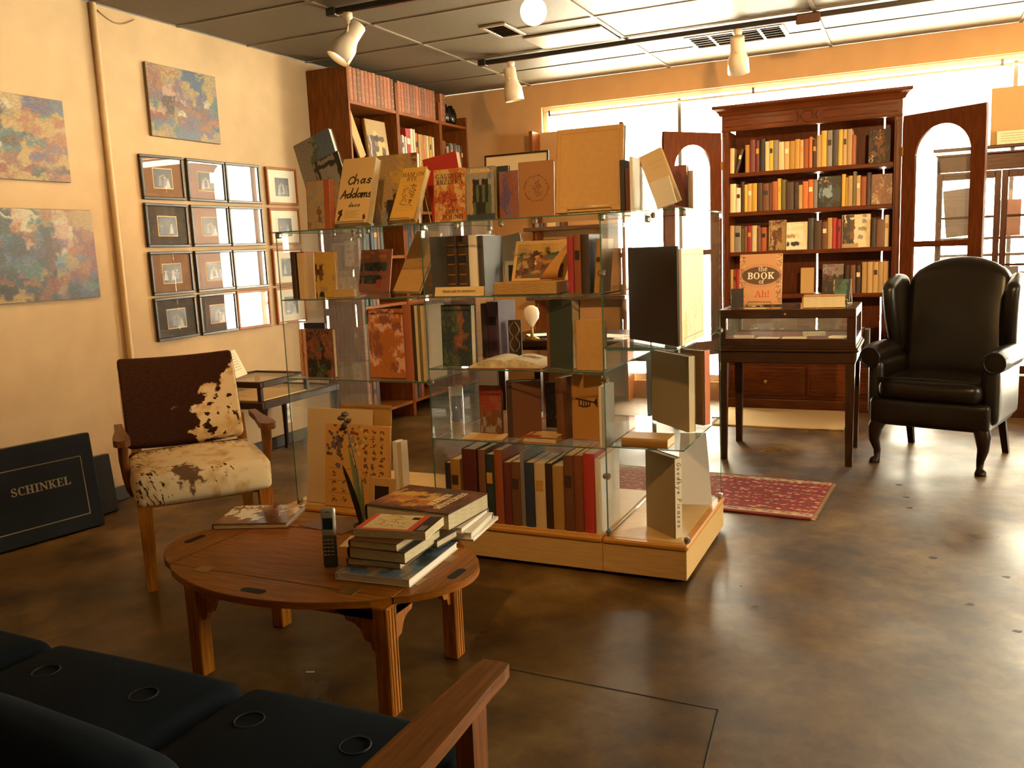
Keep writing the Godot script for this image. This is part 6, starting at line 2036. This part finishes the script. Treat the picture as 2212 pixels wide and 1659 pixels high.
# ---------------------------------------------------------------- shelf contents
func shelf_books() -> void:
	var R := Vector3(1, 0, 0)
	var x0 := AX0 + 0.058
	var z := AZ - 0.02
	var d := 0.19
	var g := "books in the arched bookcase"
	var at_shelf := func(i): return Vector3(x0, SHELF_Y[i], z)
	row(at_shelf.call(0), R, "beige 36x205, dark brown 30x195/-15, gap 8, gold 38x222, maroon 46x258, maroon 32x250, black 46x258, beige 32x235, yellow 32x240, grey 42x240, beige 44x222, tan 40x222, gold 42x222, gold 38x232, tan 30x225, rust 44x228, orange 24x240, dark brown 32x222, tan 34x250, yellow 42x280, grey 42x278, dark grey 44x278, yellow 34x278, tan 30x275, tan 38x275, rust 26x228", d, "the top shelf of the arched bookcase", g)
	row(at_shelf.call(1), R, "cream 50x235, white 40x200, dark brown 30x248, yellow 26x222, tan 36x228, yellow 40x228, dark brown 44x228, brown 52x220, brown 26x222, rust 42x232, yellow 28x252, olive 38x240, dark brown 62x218, dark brown 36x214, tan 32x190, orange 42x216, orange 40x228, grey 32x226, gap 182, yellow 30x252, gold 18x226, tan 36x236, olive 24x266, tan 32x234, rust 46x220, dark brown 26x250", d, "the second shelf of the arched bookcase", g)
	row(at_shelf.call(2), R, "tan 36x222, grey 56x218, olive 24x195, brown 24x212, crimson 40x214, cream 42x214, brown 32x196, rust 42x196, gap 330, dark grey 44x252, dark brown 64x230, brown 42x218, tan 36x246, red 34x244, crimson 32x232, gap 222, dark brown 38x220, brown 62x216, cream 30x246", d, "the third shelf of the arched bookcase", g)
	row(at_shelf.call(3), R, "tan 26x215, rust 22x210, red 30x218, orange 32x218, yellow 20x214, russet 28x214, tan 54x202, beige 42x220, gap 655, dark brown 44x225, brown 40x225, dark brown 40x222, gap 6, tan 42x245, tan 40x245, tan 40x244, tan 36x245, tan 36x245", d, "the fourth shelf of the arched bookcase", g)
	# books shown by their covers
	var gf := "books facing out in the arched bookcase"
	book(stand(-0.29, SHELF_Y[0], z - 0.07, -4, 4, 0, 0.03), 0.155, 0.26, 0.03, "dark brown", {"print": print_of("dark glitter jacket", ["kkykk", "knbbk", "nkbkn", "kbnbk", "hknkk"], 80, 128, 101, 0.8)}, "dark ornate book facing out at the right of the top shelf", gf)
	book(stand(-0.652, SHELF_Y[1], z - 0.06, 0, 3, 0, 0.03), 0.172, 0.245, 0.03, "dark green", {"print": print_of("dark green jacket two", ["khkkk", "dkdkk", "dlldd", "dlldd", "dkkdd", "kkdkk"], 96, 128, 102, 0.4)}, "dark green book facing out on the second shelf of the arched bookcase", gf)
	book(stand(-0.264, SHELF_Y[1], z - 0.06, 0, 3, 0, 0.03), 0.155, 0.235, 0.03, "brown", {"print": print_of("speckled jacket", ["bmbbm", "mbhbb", "bbmbh", "hmbbm", "bhbmb"], 96, 128, 103, 0.9)}, "speckled brown book facing out at the right of the second shelf", gf)
	book(stand(-1.06, SHELF_Y[2], z - 0.08, 0, 4, 0, 0.03), 0.14, 0.25, 0.03, "ochre", {"print": print_of("brown tan jacket", ["hhhh", "hbnh", "hnbh", "hnhh"], 80, 112, 104, 0.6)}, "ochre book behind the white one on the third shelf", gf)
	book(stand(-0.90, SHELF_Y[2], z - 0.03, 0, 6, 0, 0.02), 0.165, 0.225, 0.022, "white", {"print": print_of("white jacket", ["wwwww", "wcccw", "wwwww", "hhcww", "wwwww", "wkkcw", "wwwww"], 96, 128, 105, 0.2)}, "white titled book facing out on the third shelf of the arched bookcase", gf)
	book(stand(-0.448, SHELF_Y[2], z - 0.05, 0, 4, 0, 0.03), 0.21, 0.262, 0.03, "cream", {"print": print_of("figure jacket", ["ckccccc", "cknccgc", "bkncccc", "kkncggc", "knbcccc", "kkbcgcc", "bkkcccc", "hhhhccc"], 128, 160, 106, 0.25)}, "cream book with a dark standing figure facing out on the third shelf", gf)
	book(stand(-0.82, SHELF_Y[3], z - 0.08, 0, 3, 0, 0.03), 0.10, 0.21, 0.03, "tan", {}, "tan book facing out on the fourth shelf behind the round titled book", gf)
	book(stand(-0.62, SHELF_Y[3], z - 0.08, 0, 3, 0, 0.03), 0.165, 0.235, 0.03, "dark brown", {"print": print_of("grey topped jacket", ["ggpg", "gpgg", "knkk", "kkhk", "nkhk"], 80, 112, 107, 0.4)}, "dark book with a greyish head facing out on the fourth shelf", gf)
	row(Vector3(-0.50, SHELF_Y[4], z), R, "maroon 40x240, rust 46x255, maroon 42x238, dark brown 40x230", d, "the lowest shelf of the arched bookcase", g)
	row(Vector3(-1.30, SHELF_Y[4], z), R, "dark brown 44x225, brown 42x235, dark brown 50x220, maroon 40x215, brown 44x228, rust 36x220, dark brown 48x232", d, "the lowest shelf of the arched bookcase, left part", g)
	# small jars below
	for k in 2:
		var st := new_st()
		lathe(st, [Vector2(0, 0), Vector2(0.02, 0), Vector2(0.026, 0.02), Vector2(0.024, 0.045), Vector2(0.014, 0.055), Vector2(0, 0.057)], 16)
		solid("small_jar", ["small tan jar on the low ledge, left of its twin", "small tan jar on the low ledge, right of its twin"][k], "jar", st, plain("jar clay", Color("a58256"), 0.5), at(-0.98 + 0.17 * k, SHELF_Y[4] + 0.0003, z - 0.02), "small jars on the low ledge")

	# ---- honey bookcase along the picture wall: shelves face +x, left to right runs towards -z
	var L := Vector3(0, 0, -1)
	g = "volumes in the honey brown wall bookcase"
	var bands := {"flush": 1, "called": "bound_volume", "bands": [0.12, 0.3, 0.52, 0.74, 0.88]}
	var xf := WXF - 0.004
	row(Vector3(xf, WSHELF[0], WBAYS[0] - 0.03), L, "russet 55x255, russet 55x252, brown 56x254, russet 54x250, russet 55x254, rust 55x252, russet 54x255, brown 55x250, russet 55x253, russet 56x252, rust 54x254, brown 50x250", 0.26, "the top shelf of the wall bookcase, first bay", g, bands)
	row(Vector3(xf, WSHELF[0], WBAYS[1] - 0.03), L, "russet 50x252, rust 50x250, russet 48x254, russet 50x252, brown 49x250, russet 50x254, rust 50x252, russet 49x250, brown 48x254, russet 50x252, russet 50x250, rust 48x252, brown 50x254", 0.26, "the top shelf of the wall bookcase, middle bay", g, bands)
	row(Vector3(xf, WSHELF[0], WBAYS[2] - 0.03), L, "russet 48x250, brown 44x248", 0.26, "the top shelf of the wall bookcase, corner bay", g, bands)
	var vm := plain("glossy black vase", Color("17130f"), 0.12)
	for k in 3:
		var st := new_st()
		lathe(st, [Vector2(0, 0), Vector2(0.035, 0), Vector2(0.055, 0.05), Vector2(0.06, 0.11), Vector2(0.045, 0.16), Vector2(0.022, 0.185), Vector2(0.024, 0.20), Vector2(0.018, 0.20), Vector2(0.016, 0.18), Vector2(0, 0.17)], 22)
		solid("black_vase", "glossy black vase on top of the wall bookcase, " + ["nearest the red volumes", "middle of three", "nearest the corner"][k], "vase", st, vm, at(-4.16, WSHELF[0] + 0.0003, -7.50 - 0.118 * k), "black vases in the corner")
	# second shelf
	g = "books in the honey brown wall bookcase"
	var pl := box(Vector3(0, 0.19, 0), Vector3(0.02, 0.38, 0.09), 0.002)
	solid("leaning_board", "thin tan board leaning in the wall bookcase's first bay", "board", pl, tri("tan board", Color("c9a56c"), "weave", Vector3.ONE * 5.0, 0.8), Transform3D(Basis(Vector3.RIGHT, deg_to_rad(28)), Vector3(WXF - 0.06, WSHELF[1] + 0.022, -6.08)))
	book(Transform3D(Basis(Vector3.UP, PI / 2) * Basis(Vector3.RIGHT, deg_to_rad(-6)), Vector3(WXF - 0.06, WSHELF[1] + 0.003, -6.32)), 0.30, 0.34, 0.03, "ochre", {"print": print_of("dark room jacket", ["hhhhhh", "hhhhhh", "hhthhh", "hnknnh", "hnpyyh", "hnnynh", "hkyykh", "hkdkkh"], 128, 160, 108, 0.2, 0.4)}, "ochre book with a dark room photograph facing out of the wall bookcase", g)
	row(Vector3(xf, WSHELF[1], WBAYS[1] - 0.03), L, "white 30x250, pale grey 26x250, white 26x246, white 22x240, red 76x312, white 46x318, cream 30x316, gap 6, orange 44x290, tan 40x282, ochre 38x284, orange 36x280, tan 40x286, cream 34x284, yellow 30x282, tan 34x285, cream 30x280", 0.24, "the second shelf of the wall bookcase, middle bay", g)
	row(Vector3(xf, WSHELF[1], WBAYS[2] - 0.03), L, "brown 50x270, rust 40x268, beige 32x225, black 44x245, grey 34x260, pale grey 30x252, dark grey 36x262, grey 30x250, dark grey 40x258, grey 36x254, dark brown 36x250", 0.24, "the second shelf of the wall bookcase, corner bay", g)
	for r in [[2, 0, "teal 40x262, pale grey 36x268, russet 44x258, white 30x270, cream 34x272, white 28x268, brown 46x250, rust 40x262"], [2, 1, "rust 60x255, beige 42x240, brown 48x260, ochre 52x244, dark brown 40x250, cream 36x242, olive 44x255"], [2, 2, "russet 50x250, brown 44x255, tan 40x238"], [3, 0, "dark brown 52x262, dark green 60x250, black 56x270, navy 46x255, dark grey 60x266, brown 44x240, dark green 50x262"], [3, 1, "dark brown 54x240, navy 48x262, brown 58x250, dark green 46x244, maroon 50x255"], [3, 2, "brown 50x255, dark brown 44x240, grey 40x250"],
			[4, 0, "navy 44x255, dark green 50x262, black 48x250, dark brown 60x270, russet 46x240"], [4, 1, "tan 50x250, brown 46x262, russet 52x240, dark brown 48x255"], [5, 0, "brown 60x255, teal 36x300/-14, white 24x300/-14, olive 60x280, dark brown 52x262"], [5, 1, "cream 40x252, rust 44x240, russet 50x262, tan 46x250"], [4, 2, "rust 46x250, brown 50x242"], [6, 0, "russet 60x250, brown 54x262, dark brown 60x255"], [6, 1, "brown 60x255, dark brown 54x250, russet 56x262"]]:
		row(Vector3(xf, WSHELF[r[0]], WBAYS[r[1]] - 0.03), L, r[2], 0.24, "the %s shelf of the wall bookcase, %s bay" % [["", "", "third", "fourth", "fifth", "sixth", "lowest"][r[0]], ["first", "middle", "corner"][r[1]]], g)
	# ---- shelf unit before the window
	g = "books in the window shelf unit"
	for r in [[0.98, "dark brown 42x240, grey 36x252, brown 44x246, pale grey 36x256, grey 48x238, brown 40x250, pale grey 34x244, grey 46x254, tan 40x240, dark brown 44x250, grey 40x246, brown 42x252", "middle"], [1.62, "grey 44x150, dark grey 36x146, brown 40x152, beige 90x120, grey 44x146, brown 40x150", "top"], [0.40, "brown 48x250, dark brown 44x260, russet 50x246, brown 46x255, grey 40x250", "lowest"]]:
		row(Vector3(-3.23, r[0], -7.53), R, r[1], 0.18, "the %s shelf of the window shelf unit" % r[2], g)
	# ---- vitrine table top and inside
	g = "books on the vitrine table"
	y_vitrine(g)

func y_vitrine(g: String) -> void:
	var y := 0.9853
	var im := blank(256, 352, Color("b98a62"))
	for k in 260:
		var a := rng.randf() * TAU
		var c := Vector2([10, 246][k % 2], rng.randf_range(0, 352))
		stroke(im, PackedVector2Array([c + Vector2(cos(a), sin(a)) * 4, c + Vector2(cos(a), sin(a)) * 26]), 1.2, Color("6b4630") if k % 3 else Color("dbb58e"))
	for j in range(88, 216):
		for i in 256:
			var e := Vector2((i - 128) / 116.0, (j - 150) / 64.0).length()
			if e < 1.0:
				im.set_pixel(i, j, Color("4a2f1d").lerp(Color("5d3e28"), rng.randf() * 0.5))
	for k in 60:
		var a := TAU * k / 60
		stroke(im, PackedVector2Array([Vector2(128 + cos(a) * 120, 150 + sin(a) * 68), Vector2(128 + cos(a) * 134, 150 + sin(a) * 84)]), 1.0, Color("7d5438"))
	var b := book(stand(-0.945, y + 0.006, -5.98, 0, 9, 0, 0.02), 0.275, 0.335, 0.02, "beige", {"print": printed("round titled jacket", im)}, "pinkish book with an oval title panel standing on the vitrine table", g)
	for l in [["the", 0.028, 0.05, 0.70, "white", false], ["BOOK", 0.042, 0.0, 0.565, "white", true], ["of", 0.026, 0.02, 0.45, "white", false], ["Ah!", 0.042, 0.05, 0.20, "red", false]]:
		letters(b, l[0], l[1], Transform3D(Basis(), Vector3(l[2] * 0.275, l[3] * 0.335, 0.0112)), plain("ink " + l[4], Color(PALETTE[l[4]]), 0.7), true, l[5])
	wire_easel(-0.945, y, -5.969, 0, 0.15, 9, 0.02, "thin wire easel holding the oval titled book on the vitrine", Color("c9ad80"))
	book(stand(-1.06, y, -5.80, 8, 1, 0, 0.03), 0.075, 0.125, 0.03, "black", {}, "small black book standing at the left of the vitrine top", g)
	book(laid(-0.525, y, -5.84, 4, 0.19, 0.072), 0.25, 0.19, 0.072, "ochre", {"fine": 1}, "thick ochre book lying at the right of the vitrine top", g)
	book(stand(-0.44, y + 0.006, -6.06, -10, 14, 0, 0.012, 0.1), 0.10, 0.155, 0.012, "green", {"paperback": true, "print": print_of("green card", ["ddGd", "dGed", "eeed", "deed"], 64, 96, 111, 0.5)}, "dark green booklet on a white easel at the back of the vitrine", g)
	wire_easel(-0.44, y, -6.053, -10, 0.08, 14, 0.012, "white easel holding the dark green booklet on the vitrine", Color("e0dccf"))
	solid("card", "cream card lying in front of the oval titled book on the vitrine", "card", box(Vector3.ZERO, Vector3(0.14, 0.0016, 0.05)), plain("card stock", Color("e6d8b4"), 0.8), at(-0.93, y + 0.001, -5.74, 2))
	y = 0.7885
	var i := 0
	for p in [[-1.02, -5.80, 0.13, 0.09, "pale grey", 0.014, 10.0], [-0.86, -5.76, 0.14, 0.10, "cream", 0.006, -6.0], [-0.70, -5.78, 0.15, 0.11, "cream", 0.006, 4.0], [-0.60, -5.98, 0.14, 0.10, "cream", 0.02, 8.0], [-0.44, -5.82, 0.10, 0.08, "white", 0.012, -12.0]]:
		i += 1
		solid("pamphlet", ["grey pamphlet at the left inside the vitrine", "cream pamphlet, second from left inside the vitrine", "cream open pamphlet in the middle of the vitrine", "thicker cream pamphlet at the back inside the vitrine", "white pamphlet at the right inside the vitrine"][i - 1], "pamphlet", box(Vector3(0, p[5] / 2, 0), Vector3(p[2], p[5], p[3]), 0.002), plain("pamphlet " + p[4], Color(PALETTE[p[4]]), 0.8), at(p[0], y, p[1], p[6]), "pamphlets inside the vitrine")

# ---------------------------------------------------------------- pictures on the wall
func photo_image(k: int) -> Image:
	# soft black and white groups of figures, invented
	var r := RandomNumberGenerator.new()
	r.seed = 900 + k
	var im := blank(80, 64, Color("1b1815"))
	for n in 7:
		var g := r.randf_range(0.2, 0.55)
		im.fill_rect(Rect2i(r.randi_range(0, 60), r.randi_range(0, 40), r.randi_range(8, 26), r.randi_range(6, 26)), Color(g * 0.5, g * 0.46, g * 0.4))
	for n in r.randi_range(3, 6):
		var x := r.randf_range(10, 70)
		var y := r.randf_range(18, 34)
		var c := Color("c9b48a").darkened(r.randf_range(0, 0.35))
		for j in 26:
			stroke(im, PackedVector2Array([Vector2(x - 3 - j * 0.24, y + 6 + j), Vector2(x + 3 + j * 0.24, y + 6 + j)]), 0.8, Color("2e2822").lightened(0.25 * (n % 3)))
		dot(im, x, y, r.randf_range(3.5, 5.5), c)
		dot(im, x, y - 3.5, 3.2, Color("16120f"))
	return im

func wall_pictures() -> void:
	var face := Basis(Vector3.UP, PI / 2)
	var black := plain("black frame", Color("1c1510"), 0.3)
	var oak := wood("oak frame", Color("9a5a26"), 1, 0.35, 12.0)
	var ph := []
	for k in 6:
		ph.append(printed("photo print %d" % k, photo_image(k), 0.35))
	var white := plain("mount white", Color("e4dcc6"), 0.85)
	var brown := plain("mount brown", Color("6e4a28"), 0.85)
	var mauve := plain("mount mauve", Color("8b7670"), 0.85)
	var darkm := plain("mount dark", Color("2a2019"), 0.85)
	var lined := plain("inner line", Color("c9ac74"), 0.6)
	var gm := pane_mat("picture glass", Color(0.97, 1.0, 0.98), 0.02)
	var cols := [-4.262, -4.645, -5.005, -5.43]
	var rows := [1.973, 1.672, 1.368, 1.075]
	var kinds := ["bmmw", "kmmw", "bmmw", "kkww"]
	var oaks := ["...o", "...o", "...o", "..oo"]
	var rowname := ["top row", "second row", "third row", "bottom row"]
	var colname := ["leftmost of", "second from left in", "third from left in", "rightmost of"]
	for j in 4:
		for i in 4:
			var kind: String = kinds[j][i]
			var is_oak: bool = oaks[j][i] == "o"
			var w := 0.352
			var h := 0.278
			var desc: String = {"b": "brown", "m": "mauve grey", "w": "white", "k": "dark"}[kind]
			var o := thing("framed_photograph", "%s framed photograph with %s mount, %s the %s" % ["oak" if is_oak else "black", desc, colname[i], rowname[j]], "picture", Transform3D(face * Basis(Vector3.BACK, deg_to_rad([0.4, -0.5, 0.2, 0.6][(i + j) % 4])), Vector3(WALLX + 0.001, rows[j], cols[i])), "framed photographs on the picture wall")
			var f := 0.018
			var st := new_st()
			for r in [[-w / 2, h / 2 - f, w / 2, h / 2], [-w / 2, -h / 2, w / 2, -h / 2 + f], [-w / 2, -h / 2 + f, -w / 2 + f, h / 2 - f], [w / 2 - f, -h / 2 + f, w / 2, h / 2 - f]]:
				span(st, Vector3(r[0], r[1], 0), Vector3(r[2], r[3], 0.024), 0.003)
			part(o, "frame", st, oak if is_oak else black)
			part(o, "mount", box(Vector3(0, 0, 0.007), Vector3(w - 2 * f, h - 2 * f, 0.012)), {"b": brown, "m": mauve, "w": white, "k": darkm}[kind])
			var pw := 0.15
			var phh := 0.118
			if kind != "w":
				st = new_st()
				bx(st, Vector3(0, -0.004, 0.0132), Vector3(pw + 0.012, phh + 0.012, 0.0006))
				part(o, "inner_line", st, lined)
			else:
				pw = 0.155
				phh = 0.135
			meshpart(o, "photograph", sheet(pw, phh), ph[(i * 3 + j * 2 + i * j) % 6], Transform3D(Basis(), Vector3(0, -0.004, 0.0138)))
			st = new_st()
			q4(st, Vector3(-w / 2 + f, -h / 2 + f, 0.0175), Vector3(w / 2 - f, -h / 2 + f, 0.0175), Vector3(w / 2 - f, h / 2 - f, 0.0175), Vector3(-w / 2 + f, h / 2 - f, 0.0175), Vector3(0, 0, 1))
			part(o, "glass", st, gm)
	# three unframed paintings
	var muted := {}
	for k in INKS:
		muted[k] = "#" + Color(INKS[k]).lerp(Color("6f5d44"), 0.12).darkened(0.28).to_html(false)
	var P1 := ["hhoohuuyyh", "moyyhuuuhy", "mohhpyuuyh", "mofmphyuyh", "opffphhvye", "mpnnfpyvce", "ehnmpovmpe", "ofnhcpomvp", "rrmhmpsmoo", "essypvpoou", "ehhessspvh", "hyhssspyhh"]
	var P2 := ["yhoncytsps", "hnndhctvvs", "nddndhyoey", "mnnokyoyyo", "oykodtyoyt", "smshsedhyo", "tyssenyemo", "mthyceyopp", "kfooymyvmy", "pmfotmyohy", "dmmfryrdmn", "ddvryoyymo"]
	var P3 := ["vudccccoyyyy", "psedfcehcoyy", "cfedochdfcoy", "cosedmsdfcmo", "oomudfdnpfmr", "dcduddvncoor", "eudsusdnlysm", "dpsdeedrshor", "fmrdpehkhrov", "kndmdodrovmd", "nkkkhdmrhdse", "yyyyynmdpdud"]
	for q in [["painting", "canvas painting with a blue triangle of sky above the framed photographs", Vector3(WALLX + 0.001, 2.455, -4.505), 0.605, 0.45, P1, 201], ["painting", "dark amber canvas painting of arches cut by the left edge", Vector3(WALLX + 0.001, 2.132, -3.18), 0.79, 0.45, P2, 202], ["painting", "blue and orange canvas painting of city towers below the amber one", Vector3(WALLX + 0.001, 1.503, -3.29), 0.79, 0.505, P3, 203]]:
		var o := thing(q[0], q[1], "painting", Transform3D(face, q[2]), "unframed paintings on the picture wall")
		part(o, "canvas", box(Vector3(0, 0, 0.011), Vector3(q[3], q[4], 0.022), 0.003), plain("canvas edge", Color("6d5a38"), 0.85))
		var pm := printed("paint %d" % q[6], daub(q[5], muted, 224, 176, q[6], 0.55, 0.18), 0.45)
		meshpart(o, "painted_face", sheet(q[3] - 0.004, q[4] - 0.004), pm, Transform3D(Basis(), Vector3(0, 0, 0.022)))

# ---------------------------------------------------------------- black folios on the floor at the left
func folios() -> void:
	var dark := tri("folio black cloth", Color("0c0f13"), "weave", Vector3.ONE * 8.0, 0.6, false, 0.3)
	var o := thing("folio_box", "large black folio box with a gilt ruled border leaning on the wall at the left", "folio box", Transform3D(Basis(Vector3.UP, deg_to_rad(78)) * Basis(Vector3.RIGHT, deg_to_rad(-7)), Vector3(-4.20, 0.004, -2.82)))
	part(o, "case", box(Vector3(0, 0.26, 0), Vector3(0.94, 0.52, 0.07), 0.006), dark)
	part(o, "page_edges", box(Vector3(0.0, 0.512, -0.002), Vector3(0.925, 0.02, 0.054)), plain("dusty edge", Color("5d5137"), 0.85))
	var gilt := plain("dull gilt", Color("77683f"), 0.4, 0.3)
	var st := new_st()
	for r in [[-0.40, 0.08, 0.40, 0.085], [-0.40, 0.40, 0.40, 0.405], [-0.40, 0.085, -0.395, 0.40], [0.395, 0.085, 0.40, 0.40]]:
		span(st, Vector3(r[0], r[1], 0.0348), Vector3(r[2], r[3], 0.0358))
	part(o, "ruled_border", st, gilt)
	letters(o, "SCHINKEL", 0.042, Transform3D(Basis(), Vector3(0.17, 0.285, 0.0353)), plain("gilt lettering", Color("857650"), 0.5, 0.1), true, true)
	var b := thing("folio_box", "smaller dark brown folio standing behind the gilt bordered black one", "folio box", Transform3D(Basis(Vector3.UP, deg_to_rad(85)) * Basis(Vector3.RIGHT, deg_to_rad(-6)), Vector3(-4.295, 0.004, -3.08)))
	part(b, "case", box(Vector3(0, 0.17, 0), Vector3(0.86, 0.34, 0.06), 0.005), tri("folio brown cloth", Color("1a110a"), "weave", Vector3.ONE * 8.0, 0.6, false, 0.3))
	part(b, "page_edges", box(Vector3(0, 0.334, 0), Vector3(0.845, 0.014, 0.046)), plain("dusty edge", Color("5d5137"), 0.85))

# ---------------------------------------------------------------- rugs and small fittings
func small_things() -> void:
	var im := blank(512, 384, Color("8c1f22"))
	var cols := [Color("c9a878"), Color("b98f60"), Color("4a3138"), Color("6d5a4c"), Color("d6bb92")]
	for j in range(0, 9):
		for i in range(0, 12):
			var c := Vector2(22 + i * 43 + (21 if j % 2 else 0), 36 + j * 40)
			for k in 9:
				var a := TAU * k / 9 + i
				dot(im, c.x + cos(a) * 13 * (1 + 0.4 * (k % 2)), c.y + sin(a) * 9, rng.randf_range(2, 4.5), cols[(i + j + k) % 5])
			dot(im, c.x, c.y, 4.0, cols[(i * 2 + j) % 5])
	for k in 500:
		dot(im, rng.randf_range(0, 512), rng.randf_range(0, 384), rng.randf_range(1, 2.6), cols[k % 5])
	im.fill_rect(Rect2i(0, 0, 512, 34), Color("b39a72"))
	im.fill_rect(Rect2i(0, 340, 512, 30), Color("b39a72"))
	im.fill_rect(Rect2i(0, 370, 512, 14), Color("7d1a20"))
	im.fill_rect(Rect2i(0, 0, 512, 8), Color("7d1a20"))
	for k in 60:
		for y in [20.0, 355.0]:
			dot(im, 6 + k * 8.6, y + (k % 3 - 1) * 6, 3.4, [Color("5a4640"), Color("8c1f22"), Color("d9c49c")][k % 3])
	var rug := thing("rug", "red patterned rug on the floor behind the glass case", "rug", at(-1.35, 0.0, -4.905, -3.5))
	part(rug, "pile", box(Vector3(0, 0.005, 0), Vector3(1.84, 0.009, 0.74), 0.003), plain("rug backing", Color("7d1a20"), 0.95))
	var rm := printed("rug pattern", im, 0.95)
	meshpart(rug, "pattern", sheet(1.836, 0.735), rm, Transform3D(Basis(Vector3.RIGHT, -PI / 2), Vector3(0, 0.0095, 0)))
	var fr := new_st()
	for e in [-1, 1]:
		for k in 60:
			bx(fr, Vector3(e * (0.92 + 0.007), 0.003, -0.36 + 0.72 * k / 59.0), Vector3(0.014 + 0.008 * (k % 3), 0.003, 0.006))
	var fringe := part(rug, "fringe", fr, plain("rug fringe", Color("b59c74"), 0.95))
	fringe.set_meta("kind", "stuff")
	var st := new_st()
	bx(st, Vector3(0, 0.006, 0), Vector3(0.98, 0.012, 0.74), 0.004)
	solid("floor_mat", "pale tan mat on the floor in front of the arched bookcase", "mat", st, tri("mat jute", Color("c4a878"), "weave", Vector3.ONE * 20.0, 0.95), at(-0.95, 0, -7.08, 0))
	# electrical outlet below the photographs
	var ol := thing("electrical_outlet", "white electrical outlet on the picture wall behind the display table", "outlet", Transform3D(Basis(Vector3.UP, PI / 2), Vector3(WALLX + 0.0005, 0.24, -5.30)))
	part(ol, "plate", box(Vector3(0, 0, 0.003), Vector3(0.085, 0.15, 0.006), 0.002), plain("outlet white", Color("e8e4d8"), 0.4))
	for s in [-1, 1]:
		var soc := part(ol, "socket", box(Vector3(0, s * 0.034, 0.0065), Vector3(0.045, 0.046, 0.003), 0.001), plain("outlet ivory", Color("cfc8b6"), 0.4))
		for e in [-1, 1]:
			part(soc, "slot", box(Vector3(e * 0.01, s * 0.034 + 0.004, 0.0082), Vector3(0.004, 0.014, 0.001)), plain("vent dark", Color("1d140d"), 0.9))
	# a scrap of paper on the floor below the coffee table
	solid("paper_scrap", "tiny white scrap of paper on the floor under the coffee table", "scrap", box(Vector3(0, 0.001, 0), Vector3(0.03, 0.002, 0.006)), plain("paper white", Color("e9e2d0"), 0.8), at(-1.88, 0, -2.26, 20))
